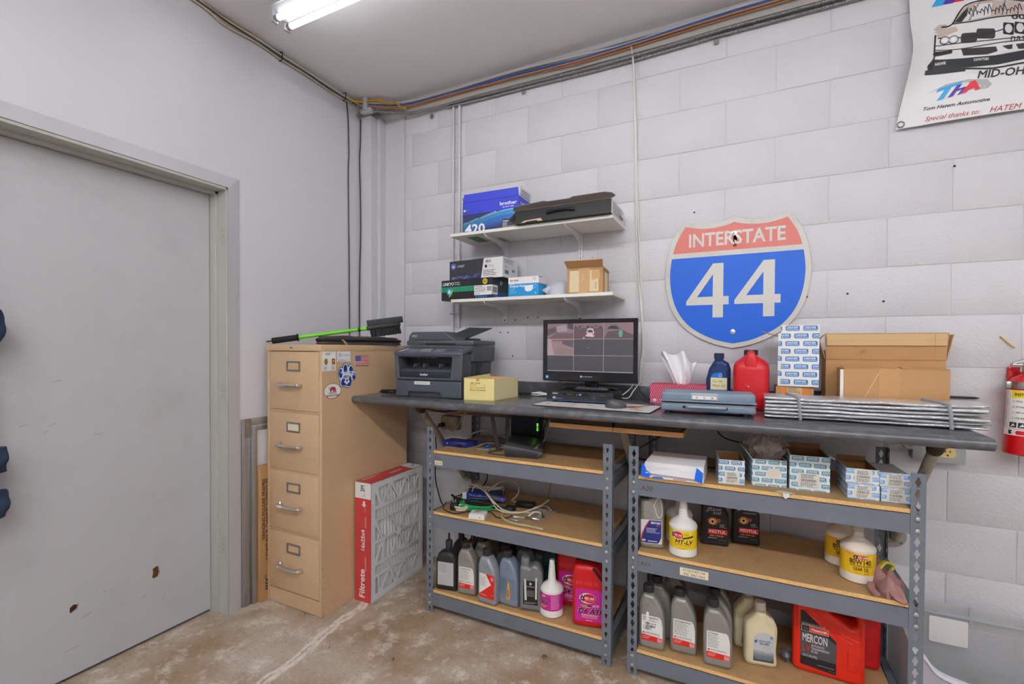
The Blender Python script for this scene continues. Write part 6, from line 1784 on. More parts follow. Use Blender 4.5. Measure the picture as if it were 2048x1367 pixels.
# pleats behind the lattice, one object since they are one folded sheet
NP = 17
vs, fs = [], []
for k in range(2*NP+1):
    y = 0.006+(FD-0.012)*k/(2*NP)
    x = FT-0.006 if k % 2 else FT-0.050
    vs += [(x, y, 0.004), (x, y, FH-0.004)]
for k in range(2*NP): fs.append((2*k, 2*k+2, 2*k+3, 2*k+1))
ple = MB().add(vs, fs).build('pleated_media', mat((226, 227, 225), rough=0.9, noise=0.06, bump=0.4, bscale=120, name='pleated media'), t)
p = Print()
p.rect(0.0, 0.0, FT, 0.535, (200, 14, 22), 0)
p.text('Filtrete', 0.066, 0.020, 0.034, (240, 236, 234), True, width=0.150, rot=PI/2).text('16x25x4', 0.066, 0.262, 0.023, (240, 236, 234), True, width=0.112, rot=PI/2)
for (u, v0, v1) in ((0.068, 0.165, 0.235), (0.073, 0.165, 0.235), (0.068, 0.385, 0.440), (0.074, 0.385, 0.445), (0.068, 0.465, 0.49)):
    p.rect(u, v0, u+0.0018, v1, (240, 200, 196), 1)
p.poly([(0.046, 0.505), (0.076, 0.505), (0.061, 0.490)], (240, 236, 234), 1).rect(0.054, 0.504, 0.068, 0.522, (240, 236, 234), 1)
p.text('3M', 0.066, 0.570, 0.027, (24, 24, 24), True, width=0.034, rot=PI/2)
p.lines(0.054, 0.545, 0.070, 0.562, 4, (170, 170, 168), ragged=0, seed=2)
p.build('printing', t, front_map(0, 0, 0))
p = Print()
p.rect(0.0, 0.0, FT, FD-0.075, (202, 16, 24), 0).poly([(0, FD-0.075), (FT, FD-0.075), (FT, FD-0.095)], (226, 224, 220), 1)
p.text('Filtrete', 0.030, 0.030, 0.014, (240, 220, 216), True, width=0.09, rot=PI/2).lines(0.010, 0.02, 0.024, 0.17, 16, (244, 200, 196), seed=4)
p.text('16x25x4', 0.066, 0.200, 0.022, (240, 226, 222), True, width=0.10, rot=PI/2).text('3M', 0.070, FD-0.05, 0.018, (30, 30, 30), True, width=0.03, rot=PI/2)
p.build('printing', t, top_map(0, 0, FH))
# clear shrink wrap: crumpled shell just off the box, with bunched ends
vs, fs = [], []
rs = random.Random(31)
NYW, NZW = 18, 26
def wrap_panel(f):
    o = len(vs)
    for j_ in range(NZW+1):
        for i in range(NYW+1): vs.append(f(i/NYW, j_/NZW))
    for j_ in range(NZW):
        for i in range(NYW):
            a = o+j_*(NYW+1)+i
            fs.append((a, a+1, a+NYW+2, a+NYW+1))
wob = lambda a, b: 0.0025+0.0022*abs(sin(a*17+b*9)*cos(b*23-a*5))
wrap_panel(lambda a, b: (FT+wob(a, b), FD*a, FH*b))
wrap_panel(lambda a, b: (FT*a, -wob(b, a)*0.8, FH*b))
wrap_panel(lambda a, b: (FT*a, FD*b, FH+wob(a, b)))
wrap_panel(lambda a, b: (FT*(1-0.2*a)+0.014*sin(b*19)*a, FD+0.005+0.032*a, FH*(0.02+0.96*b)+0.008*sin(a*9)))
wrap_panel(lambda a, b: (-0.004+0.002*sin(b*31), -0.002-0.012*a*(1+0.5*sin(b*21)), 0.02+0.16*b))
MB().add(vs, fs, 0, None, True).build('clear_wrap', M_FILM, t, angle=70)
# silver frame of a whiteboard-like panel, leaning on the wall behind the carton
t = thing('framed_panel', 'white panel in an aluminium frame leaning on the wall behind the cabinet', 'panel', (0.003, -0.921, 0.0))
PWd, PH = 0.62, 0.948
bx(t, 'sheet', 0.002, 0.008, 0.03, PWd-0.03, 0.03, PH-0.03, mat((232, 232, 234), rough=0.3, noise=0.02))
def rail(n_, y0, y1, z0, z1):
    MB().box(0.0, 0.012, y0, y1, z0, z1).build(n_, M_ALU, t, bevel=0.002)
rail('frame_stile', 0, 0.048, 0, PH); rail('frame_stile', PWd-0.048, PWd, 0, PH)
rail('frame_rail', 0.048, PWd-0.048, PH-0.036, PH); rail('frame_rail', 0.048, PWd-0.048, 0, 0.036)
MB().box(0.012, 0.028, 0.044, 0.070, 0.0, PH-0.040).build('frame_lip', M_ALU, t, bevel=0.003)
MB().box(0.0085, 0.013, 0.070, PWd-0.05, PH-0.064, PH-0.040).build('frame_lip', M_ALU, t, bevel=0.003)
for (z0, z1) in ((PH-0.095, PH), (0.0, 0.085)):
    g = MB().box(0.012, 0.0135, 0.012, 0.042, z0, z1).build('corner_plate', M_STEEL, t)
    for zz in ((z0+z1)/2-0.02, (z0+z1)/2+0.02): MB().cyl((0.0135, 0.028, zz), (0.015, 0.028, zz), 0.0035, 8).build('rivet', M_RIVET, g)
# cardboard sleeve beside it
t = thing('folder_frame_carton', 'narrow brown carton of hanging folder frames standing between cabinet and door', 'box', (0.0165, -0.849, 0.0))
b = MB().box(0, 0.029, 0, 0.19, 0, 0.702).build('carton_body', M_CARD, t, bevel=0.002, segs=1)
p = Print()
for k in range(20): p.rect(0.0 if k % 3 else 0.002, 0.12+k*0.028, 0.006+0.003*(k % 2), 0.142+k*0.028, (44, 38, 34), 0)
p.build('printing', b, front_map(0, 0, 0))
p = Print((0, 0, 0.0535, 0.702))
BKK = (40, 34, 30)
p.text('HANGING FOLDER FRAMES', 0.028, 0.318, 0.0145, BKK, True, width=0.315, rot=PI/2).text('CADRES POUR CHEMISES SUSPENDUES', 0.050, 0.205, 0.0165, BKK, True, width=0.43, rot=PI/2)
p.text('JIIC', 0.052, 0.05, 0.022, BKK, True, width=0.085, rot=PI/2)
p.build('printing', b, side_map(0.029, 0, 0))
# ------------------------------------------------------------------ on top of the cabinet
t = thing('folded_cover', 'dark brown folded fabric cover on top of the filing cabinet', 'cover', (0, 0, CH))
M_COVER = mat((58, 54, 52), rough=0.75, noise=0.14, scale=20, bump=0.3, bscale=50, name='dark nylon')
M_COVER2 = mat((74, 68, 64), rough=0.75, noise=0.14, scale=20, bump=0.3, bscale=50, name='brown nylon')
ol = [(0.395, -0.795), (0.436, -0.770), (0.441, -0.60), (0.446, -0.40), (0.446, -0.235), (0.30, -0.205), (0.12, -0.215), (0.10, -0.42), (0.20, -0.60), (0.31, -0.72)]
def layer(name, z0, th, m, k, s_=1.0, sg=0.004):
    P_ = [(q.x, q.y) for q in smooth_path([(a, b_, 0) for a, b_ in ol], 5, True)]
    cx_ = sum(q[0] for q in P_)/len(P_); cy_ = sum(q[1] for q in P_)/len(P_)
    vs, fs = [], []
    R_ = [(1.0, 0.0, 0), (1.012, 0.35, 0), (1.0, 0.8, 0), (0.96, 1.0, 0), (0.6, 1.05, 1), (0.25, 1.1, 1)]
    n = len(P_)
    for sc_, zz, inn_ in R_:
        for i, (x, y) in enumerate(P_):
            X = cx_+(x-cx_)*sc_*s_; Y = cy_+(y-cy_)*sc_*s_
            vs.append((X, Y, z0+th*zz+(sg*sin(x*31+k)+sg*sin(y*23+k*2))*(0.3+zz)*0.7 + sg*max(0, zz)))
    for r in range(len(R_)-1):
        for i in range(n): fs.append((r*n+i, r*n+(i+1) % n, (r+1)*n+(i+1) % n, (r+1)*n+i))
    fs.append(tuple((len(R_)-1)*n+i for i in range(n))); fs.append(tuple(reversed(range(n))))
    MB().add(vs, fs, 0, None, True).build(name, m, t, angle=60)
layer('lower_fold', 0.001, 0.013, M_COVER2, 0.0, 0.985, 0.0015)
layer('middle_fold', 0.017, 0.012, M_COVER, 1.3, 1.0, 0.003)
layer('upper_fold', 0.031, 0.011, M_COVER2, 2.1, 0.93, 0.003)
MB().tube(smooth_path([(x, y, 0.024) for x, y in ol], 5, True), 0.0042, 6, closed=True).build('edge_binding', M_BLACKR, t)
MB().tube(smooth_path([(0.446, -0.685, 0.020), (0.452, -0.683, 0.024), (0.455, -0.665, 0.010), (0.452, -0.655, 0.003), (0.449, -0.664, 0.004), (0.450, -0.678, 0.016)], 5), 0.0022, 6).build('cord_loop', mat((206, 176, 140), rough=0.7, noise=0.05), t)
t = thing('snow_brush', 'snow brush with a lime green handle and black grip lying across the cabinet top', 'snow brush', (0, 0, 0))
A_ = Vector((0.060, -0.785, 1.345)); B_ = Vector((0.470, -0.360, 1.437))
dirv = (B_-A_).normalized()
at_ = lambda s_: A_+(B_-A_)*s_
M_LIME = mat((112, 214, 40), rough=0.3, noise=0.03, name='lime enamel')
grip = MB()
gp, gr = [], []
for k in range(25):
    s_ = -0.005+0.215*k/24
    gp.append(at_(s_)); gr.append(0.0150+0.0013*(k % 2) + (0.004 if k > 22 else 0))
grip.tube(gp, gr, 16).build('grip', M_BLACKR, t)
MB().tube([at_(-0.05), at_(-0.005)], 0.0035, 8).build('hang_loop', M_BLACKR, t)
MB().tube([at_(0.20), at_(0.80)], 0.0098, 16).build('handle', M_LIME, t)
MB().tube([at_(0.715), at_(0.735)], 0.0112, 16).build('collar', M_BLACK, t)
side = dirv.cross(Vector((0, 0, 1))).normalized(); upv = side.cross(dirv).normalized()
def obox(c0, c1, w, h, up_off, name, m, bev=0.004):
    p0, p1 = at_(c0)+upv*up_off, at_(c1)+upv*up_off
    vs = []
    for P_ in (p0, p1):
        for a, b_ in ((-1, -1), (1, -1), (1, 1), (-1, 1)): vs.append(P_+side*(a*w/2)+upv*(b_*h/2))
    ob = MB().add(vs, [(3, 2, 1, 0), (4, 5, 6, 7), (0, 1, 5, 4), (1, 2, 6, 5), (2, 3, 7, 6), (3, 0, 4, 7)]).build(name, m, t, bevel=bev)
    bm = bmesh.new(); bm.from_mesh(ob.data); bmesh.ops.recalc_face_normals(bm, faces=bm.faces); bm.to_mesh(ob.data); bm.free()
    return ob
obox(0.79, 1.10, 0.030, 0.022, 0.0, 'brush_head', M_BLACK)
obox(0.80, 1.13, 0.006, 0.036, 0.026, 'squeegee_blade', mat((50, 50, 52), rough=0.6, noise=0.1), 0.001)
rs = random.Random(5)
br = MB()
for k in range(46):
    for w in (-0.009, 0.0, 0.009):
        s_ = 0.82+0.27*k/45
        c = at_(s_)+side*w-upv*0.010
        e = c-upv*(0.040+0.004*rs.random())+side*0.006*rs.uniform(-1, 1)+dirv*0.004*rs.uniform(-1, 1)
        br.tube([c, e], 0.0022, 4)
stuff(br.build('bristles', mat((46, 46, 48), rough=0.7, noise=0.15), t))
# ------------------------------------------------------------------ navy jacket hanging on the door, its sleeve just reaching into view
t = thing('hanging_jacket', 'navy blue jacket hanging at the left edge of the grey door', 'jacket', (-0.03, -1.86, 0.0))
M_NAVYC = mat((42, 58, 84), rough=0.9, noise=0.1, scale=30, bump=0.4, bscale=60, name='navy cloth')
def hang(name, cy, w_, zt, zb, dx, seedk):
    vs, fs = [], []
    NZ, NA = 22, 20
    for i in range(NZ+1):
        tt = i/NZ
        z = zt+(zb-zt)*tt
        for k in range(NA):
            a = 2*PI*k/NA
            r_ = 1+0.10*sin(3*a+tt*6+seedk)+0.06*sin(9*tt+seedk)
            vs.append((0.035*cos(a)*r_+dx, cy+w_*sin(a)*r_*(0.75+0.25*sin(tt*2.2+0.4)), z))
    for i in range(NZ):
        for k in range(NA): fs.append((i*NA+k, (i+1)*NA+k, (i+1)*NA+(k+1) % NA, i*NA+(k+1) % NA))
    fs.append(tuple(range(NA))); fs.append(tuple(reversed(range(NZ*NA, NZ*NA+NA))))
    return MB().add(vs, fs, 0, None, True).build(name, M_NAVYC, t, angle=70)
hang('jacket_body', -0.040, 0.105, 1.46, 0.73, -0.015, 0.0)
hang('sleeve', 0.066, 0.044, 1.435, 1.325, 0.010, 1.0)
hang('cuff', 0.066, 0.050, 0.965, 0.880, 0.012, 3.0)
hang('hem_fold', 0.068, 0.050, 0.815, 0.725, 0.008, 2.0)
MB().tube([(-0.068, -0.04, 1.47), (-0.02, -0.04, 1.475), (0.0, -0.04, 1.50)], 0.006, 8).build('coat_hook', M_STEEL, t)
# ------------------------------------------------------------------ bottles on the bottom shelf of the unit nearest the cabinet
ZA3 = LA[2]
def on(x, y, z): return (x, y, z+0.0006)
t = thing('oil_bottle', 'black bottle with a plain grey label at the left end of the bottom shelf', 'bottle', on(0.898, -0.512, ZA3), rad(10))
bo = flat_bottle(t, round_poly([(0, 0), (0.108, 0), (0.108, 0.150), (0.098, 0.180), (0.072, 0.192), (0.036, 0.192), (0.010, 0.180), (0, 0.150)], [0.010, 0.010, 0.02, 0.02, 0.01, 0.01, 0.02, 0.02], 3), 0.066, M_BLKPL)
MB().lathe([(0.017, 0.186), (0.0165, 0.205), (0.0175, 0.206), (0.0175, 0.236), (0.0150, 0.240), (0.006, 0.242), (0.0045, 0.275), (0.003, 0.276), (0.0, 0.277)], 20, at=(0.058, 0.033, 0)).build('pour_spout', M_CAPBLK, t)
p = Print(); p.rrect(0.012, 0.028, 0.096, 0.142, 0.002, (186, 186, 186), 0); p.lines(0.018, 0.092, 0.070, 0.134, 7, (160, 160, 160), seed=2).lines(0.018, 0.082, 0.075, 0.088, 1, (216, 216, 214), ragged=0); p.build('label', bo, front_map(0, 0, 0))
litre_bottle('silver oil bottle with white and red label, second from the left by the cabinet', on(1.013, -0.496, ZA3), rad(5), M_SILVER, 'febi')
litre_bottle('silver oil bottle with a bold red and white arrow label', on(1.140, -0.514, ZA3), rad(-5), M_SILVER2, 'arrow')
litre_bottle('blue grey oil bottle with a yellow flash on its label', on(1.236, -0.484, ZA3), rad(-4), M_BLUEGREY, 'yellow')
# square grey bottle with its cap at the left corner and a loop handle
t = thing('oil_bottle', 'grey bottle with a left-corner cap and a black label striped by white tape', 'bottle', on(1.350, -0.494, ZA3), rad(14))
o_ = round_poly([(0, 0), (0.104, 0), (0.104, 0.176), (0.088, 0.208), (0.062, 0.214), (0.046, 0.200), (0.040, 0.205), (0.004, 0.205), (0, 0.190)], [0.008, 0.008, 0.03, 0.02, 0.015, 0.006, 0.003, 0.003, 0.006], 3)
bo = flat_bottle(t, o_, 0.066, M_GREYPL, b=0.014)
cap(t, 0.022, 0.033, 0.205, 0.0195, 0.032, M_GREYPL)
MB().tube(smooth_path([(0.046, -0.0003, 0.155), (0.052, -0.0003, 0.188), (0.070, -0.0003, 0.202), (0.090, -0.0003, 0.185), (0.094, -0.0003, 0.155)], 4), 0.0018, 6).build('moulded_ridge', M_GREYPL, bo)
p = Print(); p.rrect(0.018, 0.032, 0.086, 0.142, 0.002, (34, 34, 36), 0)
p.ell(0.052, 0.128, 0.006, 0.007, (190, 190, 190), 1, 6).lines(0.034, 0.112, 0.070, 0.118, 1, (200, 200, 200), ragged=0, seed=3).lines(0.036, 0.070, 0.068, 0.098, 5, (150, 150, 150), seed=2, ragged=0).lines(0.024, 0.036, 0.084, 0.046, 2, (170, 170, 170), seed=4)
p.poly([(0.022, 0.148), (0.031, 0.148), (0.035, 0.052), (0.025, 0.052)], (214, 214, 206), 3).poly([(0.074, 0.158), (0.083, 0.158), (0.082, 0.060), (0.073, 0.060)], (214, 214, 206), 3); p.build('label', bo, front_map(0, 0, 0))
# white spouted quart bottles
def quart(name_label, loc, rz, m, band, txt, sub, group=None, dirty=False, big=0.023):
    t = thing('oil_bottle', name_label, 'bottle', loc, rz, group)
    R_ = 0.0525
    body = MB().lathe([(R_-0.005, 0), (R_, 0.004), (R_, 0.030), (R_-0.0008, 0.032), (R_-0.0008, 0.105), (R_+0.0006, 0.108), (R_+0.0004, 0.115), (R_-0.004, 0.124), (0.036, 0.135), (0.022, 0.144), (0.0185, 0.151)], 40).build('body', m, t, angle=50)
    pr2 = [(0.0185, 0.149)]
    for k in range(8): pr2 += [(0.0172-0.0006*k, 0.152+k*0.0084), (0.0186-0.0006*k, 0.1548+k*0.0084), (0.0172-0.0006*k, 0.1578+k*0.0084)]
    pr2 += [(0.0125, 0.220), (0.0115, 0.240), (0.0095, 0.243), (0.0, 0.2435)]
    MB().lathe(pr2, 24).build('spout', mat((206, 196, 182), rough=0.5, noise=0.12) if dirty else m, t, angle=50)
    p = Print((-0.085, 0, 0.085, 0.2))
    p.rect(-0.164, 0.033, 0.0, 0.1045, band, 0); p.clip = None
    p.items = []
    for k in range(24): p.rect(-0.158+k*0.01317, 0.0325, -0.158+(k+1)*0.01317, 0.1045, band, 0)
    return t, p, R_
def redline_badge(p, u, v, s_=1.0, box=False):
    if box:
        p.rect(u-0.020*s_, v-0.007*s_, u+0.022*s_, v+0.007*s_, (206, 34, 38), 1)
    else:
        p.ell(u, v, 0.026*s_, 0.0165*s_, (240, 240, 240), 1, 24)
        for k in range(5):
            for j_ in range(4):
                if (k+j_) % 2 == 0:
                    uu, vv = u-0.024*s_+k*0.0042*s_, v-0.011*s_+j_*0.0055*s_
                    p.poly(clip_poly([(uu, vv), (uu+0.0042*s_, vv), (uu+0.0042*s_, vv+0.0055*s_), (uu, vv+0.0055*s_)], (u-0.023*s_, v-0.0135*s_, u, v+0.0135*s_)) or [(uu, vv), (uu+1e-5, vv), (uu, vv+1e-5)], (30, 30, 30), 2)
        p.ell(u+0.005*s_, v, 0.0205*s_, 0.0145*s_, (206, 34, 38), 3, 24)
    p.text('RED LINE', u+0.006*s_, v-0.0034*s_, 0.0072*s_, (244, 244, 244), True, width=0.030*s_, anchor='c', layer=5)
    p.lines(u-0.006*s_, v-0.0085*s_, u+0.018*s_, v-0.006*s_, 1, (240, 200, 196), ragged=0, layer=5)
    p.ell(u-0.0165*s_, v-0.001*s_, 0.0065*s_, 0.0065*s_, (26, 26, 26), 4, 14).ell(u-0.0165*s_, v-0.001*s_, 0.0030*s_, 0.0030*s_, (200, 200, 200), 5, 8)
MAG = (204, 36, 150)
t, p, R_ = quart('white spouted bottle with a magenta ATF label in front of the red jugs', on(1.488, -0.440, ZA3), rad(-4), M_WHITEPL, MAG, 'ATF', '')
p.text('ATF', -0.030, 0.088, 0.011, (240, 236, 240), True, width=0.022, shear=0.2).rect(-0.046, 0.079, 0.012, 0.084, (40, 32, 36), 1).lines(-0.04, 0.0795, 0.010, 0.0835, 1, (230, 190, 60), ragged=0.2, layer=4)
p.text('ATF', -0.030, 0.060, 0.0150, (30, 26, 30), True, width=0.034, shear=0.2, layer=4).text('ATF', -0.031, 0.0608, 0.0150, (200, 190, 200), True, width=0.034, shear=0.2, layer=3)
p.lines(-0.040, 0.042, 0.006, 0.056, 3, (236, 210, 110), seed=4).lines(0.020, 0.040, 0.060, 0.102, 11, (236, 190, 220), seed=7, fill=0.35, ragged=0.15)
p.build('label', t, cyl_map(R_-0.0008, 0), maxu=0.006)
# red one-gallon jugs
def gallon(label, loc, rz, name_):
    t = thing('fluid_jug', label, 'jug', loc, rz, 'red jugs with magenta labels')
    o2 = [(q.x, q.y) for q in smooth_path([(0.022, 0.0, 0), (0.075, 0, 0), (0.128, 0.0, 0), (0.1436, 0.0064, 0), (0.15, 0.022, 0), (0.15, 0.12, 0), (0.15, 0.185, 0), (0.142, 0.210, 0), (0.120, 0.240, 0), (0.105, 0.262, 0), (0.085, 0.268, 0), (0.030, 0.268, 0), (0.012, 0.262, 0), (0.003, 0.245, 0), (0.0, 0.200, 0), (0.0, 0.10, 0), (0.0, 0.022, 0), (0.0064, 0.0064, 0)], 3, True)]
    if area2(o2) < 0: o2.reverse()
    bo = flat_bottle(t, o2, 0.12, M_REDPL, b=0.020)
    MB().tube(smooth_path([(0.088, 0.004, 0.258), (0.110, 0.001, 0.232), (0.135, 0.002, 0.205)], 4), 0.006, 8).build('handle_edge', M_BLACK, bo)
    cap(t, 0.042, 0.06, 0.266, 0.021, 0.020, M_CAPBLK)
    Print().text('RED LINE OIL', 0.016, 0.185, 0.015, (232, 84, 84), False, width=0.100).build('moulded_lettering', bo, front_map(0, 0, 0), lift=0.0006)
    p = Print((0.010, 0, 0.16, 0.25))
    p.rrect(0.014, 0.028, 0.140, 0.166, 0.004, MAG, 0)
    redline_badge(p, 0.066, 0.128, 1.35)
    p.rect(0.036, 0.093, 0.066, 0.098, (120, 180, 40), 1).rect(0.066, 0.093, 0.082, 0.098, (40, 32, 36), 1).rect(0.044, 0.0885, 0.080, 0.0915, (210, 180, 50), 1)
    p.text('ATF', 0.086, 0.0925, 0.010, (240, 236, 240), True, width=0.028, shear=0.2)
    p.text(name_, 0.0235, 0.0645, 0.0205, (214, 204, 214), True, width=0.104, shear=0.2, layer=3).text(name_, 0.0250, 0.0637, 0.0205, (30, 26, 30), True, width=0.104, shear=0.2, layer=4)
    p.lines(0.042, 0.0515, 0.115, 0.060, 2, (240, 232, 240), seed=4, ragged=0.1).lines(0.042, 0.042, 0.115, 0.0505, 2, (236, 190, 70), seed=6, ragged=0.1).lines(0.060, 0.031, 0.086, 0.036, 1, (230, 220, 230), ragged=0)
    p.build('label', bo, front_map(0, 0, 0))
    return t
gallon('red jug labelled D6 ATF at the right end of the bottom shelf', on(1.604, -0.496, ZA3), rad(12), 'D6 ATF')
gallon('red jug labelled D4 ATF half hidden behind the white spouted bottle', on(1.482, -0.372, ZA3), rad(8), 'D4 ATF')
# dim bottles standing behind
def back_bottle(label, x, y, z, h, m, rz=0.0, spout=False):
    t = thing('oil_bottle', label, 'bottle', on(x, y, z), rz, 'shaded bottles at the back of the bottom shelf')
    bo = flat_bottle(t, round_poly([(0, 0), (0.085, 0), (0.085, h*0.68), (0.070, h*0.83), (0.055, h*0.87), (0.030, h*0.87), (0.010, h*0.78), (0, h*0.66)], [0.008, 0.008, 0.02, 0.02, 0.008, 0.008, 0.02, 0.02], 2), 0.055, m, b=0.012, n=2)
    if spout: MB().lathe([(0.015, h*0.85), (0.015, h), (0.006, h*1.02), (0.003, h*1.14), (0.0, h*1.15)], 14, at=(0.042, 0.028, 0)).build('pour_spout', M_CAPBLK, t)
    else: cap(t, 0.042, 0.028, h*0.86, 0.0185, h*0.11, M_CAPBLK)
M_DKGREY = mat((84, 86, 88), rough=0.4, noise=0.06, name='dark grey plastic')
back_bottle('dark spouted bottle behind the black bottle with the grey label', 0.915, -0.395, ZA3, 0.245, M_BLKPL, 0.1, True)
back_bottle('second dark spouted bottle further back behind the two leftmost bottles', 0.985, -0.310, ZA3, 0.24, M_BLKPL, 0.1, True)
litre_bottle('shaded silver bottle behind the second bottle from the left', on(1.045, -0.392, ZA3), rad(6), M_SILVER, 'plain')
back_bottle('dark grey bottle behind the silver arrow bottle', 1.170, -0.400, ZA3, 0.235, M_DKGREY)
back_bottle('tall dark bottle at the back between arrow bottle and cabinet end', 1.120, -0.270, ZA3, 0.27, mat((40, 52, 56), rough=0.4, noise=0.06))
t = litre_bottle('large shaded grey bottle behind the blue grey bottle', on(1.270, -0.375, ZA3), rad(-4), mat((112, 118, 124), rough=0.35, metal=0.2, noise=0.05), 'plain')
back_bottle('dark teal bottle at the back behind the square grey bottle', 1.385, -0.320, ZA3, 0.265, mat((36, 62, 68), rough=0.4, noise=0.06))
o = MB().box(1.30, 1.52, -0.20, -0.10, ZA3+0.001, ZA3+0.17).build('grey_bin', mat((128, 132, 134), rough=0.5, noise=0.05), None, bevel=0.006)
tag(o, 'plain grey bin at the back of the bottom shelf behind the bottles', 'bin')
t = thing('masking_tape_roll', 'yellow reel at the back left of the bottom shelf', 'tape roll', (0.872, -0.150, ZA3+0.0585), 0)
MB().tube([(0.0, 0.045*cos(2*PI*k/24), 0.045*sin(2*PI*k/24)) for k in range(24)], 0.013, 8, closed=True).build('roll', mat((206, 160, 60), rough=0.6, noise=0.08), t)
o = MB().box(0.930, 1.120, -0.115, -0.085, ZA3+0.001, ZA3+0.155).build('wooden_board', mat((110, 84, 60), rough=0.7, noise=0.15, stretch=(1, 1, 12)))
tag(o, 'dark wooden board standing at the back of the bottom shelf', 'board')

# ------------------------------------------------------------------ middle shelf of the right unit
ZB2 = LB[1]
t = thing('oil_bottle', 'grey handled bottle with a blue and white label beside the right unit post', 'bottle', on(1.888, -0.482, ZB2), rad(12))
o_ = [(q.x, q.y) for q in smooth_path([(0.015, 0.0, 0), (0.045, 0, 0), (0.077, 0.0, 0), (0.0876, 0.0044, 0), (0.092, 0.015, 0), (0.092, 0.13, 0), (0.090, 0.185, 0), (0.080, 0.212, 0), (0.064, 0.220, 0), (0.048, 0.212, 0), (0.030, 0.200, 0), (0.010, 0.197, 0), (0.001, 0.185, 0), (0.0, 0.16, 0), (0.0, 0.05, 0), (0.0, 0.015, 0), (0.0044, 0.0044, 0)], 3, True)]
bo = flat_bottle(t, o_, 0.066, M_SILVER, b=0.014)
cap(t, 0.018, 0.033, 0.196, 0.019, 0.026, M_CAPBLK)
MB().tube(smooth_path([(0.052, -0.0003, 0.178), (0.066, -0.0003, 0.206), (0.078, -0.0003, 0.200), (0.084, -0.0003, 0.150), (0.074, -0.0003, 0.128), (0.064, -0.0003, 0.138), (0.056, -0.0003, 0.165)], 4, True), 0.0022, 6, closed=True).build('handle_groove', mat((206, 206, 202), rough=0.3, metal=0.2), bo)
MB().tube([(0.030+0.020*cos(2*PI*k/20), -0.0003, 0.140+0.014*sin(2*PI*k/20)) for k in range(20)], 0.0012, 6, closed=True).build('moulded_oval', M_SILVER, bo)
p = Print((0.002, 0, 0.086, 0.2)); p.rect(0.002, 0.022, 0.084, 0.118, (222, 220, 216), 0)
p.shape([(0.040, 0.116), (0.082, 0.116), (0.082, 0.050), (0.074, 0.030), (0.068, 0.024), (0.004, 0.024), (0.010, 0.060), (0.022, 0.092)], (34, 46, 120), 1)
p.shape([(0.034, 0.117), (0.040, 0.117), (0.024, 0.092), (0.011, 0.060), (0.004, 0.024), (0.0, 0.024), (0.006, 0.060), (0.020, 0.094)], (204, 40, 50), 2)
p.text('PENTOSIN', 0.040, 0.102, 0.0085, (238, 238, 242), True, width=0.038, shear=0.2).text('ATF 9', 0.060, 0.093, 0.005, (214, 60, 70), True, width=0.016, shear=0.2)
p.lines(0.024, 0.064, 0.076, 0.086, 4, (190, 196, 224), seed=5).ell(0.014, 0.034, 0.008, 0.005, (190, 190, 196), 2).lines(0.030, 0.028, 0.066, 0.036, 1, (226, 226, 234), ragged=0); p.build('label', bo, front_map(0, 0, 0))
YEL = (238, 204, 30)
t, p, R_ = quart('white spouted bottle labelled MT-LV in yellow on the middle shelf', on(2.049, -0.452, ZB2), rad(0), M_WHITEPL, YEL, 'MT-LV', '')
redline_badge(p, -0.018, 0.086, 0.95); p.lines(0.010, 0.086, 0.034, 0.096, 2, (150, 130, 40), seed=2).poly([(0.004, 0.072), (0.046, 0.080), (0.046, 0.087), (0.004, 0.078)], (50, 48, 44), 1)
p.text('MT-LV', -0.026, 0.0545, 0.0150, (188, 180, 150), True, width=0.066, shear=0.2, layer=3).text('MT-LV', -0.025, 0.0538, 0.0150, (34, 32, 34), True, width=0.066, shear=0.2, layer=4)
p.lines(-0.022, 0.0485, 0.036, 0.0520, 1, (90, 84, 30), ragged=0.1).lines(-0.026, 0.0435, 0.036, 0.0475, 1, (226, 120, 50), ragged=0.1).lines(-0.008, 0.0355, 0.018, 0.0385, 1, (110, 96, 30), ragged=0)
p.build('label', t, cyl_map(R_-0.0008, 0), maxu=0.006)
t, p, R_ = quart('white spouted bottle half hidden behind the MT-LV bottle', on(2.020, -0.325, ZB2), rad(0), M_WHITEPL, YEL, '', ''); p.build('label', t, cyl_map(R_-0.0008, 0), maxu=0.008)
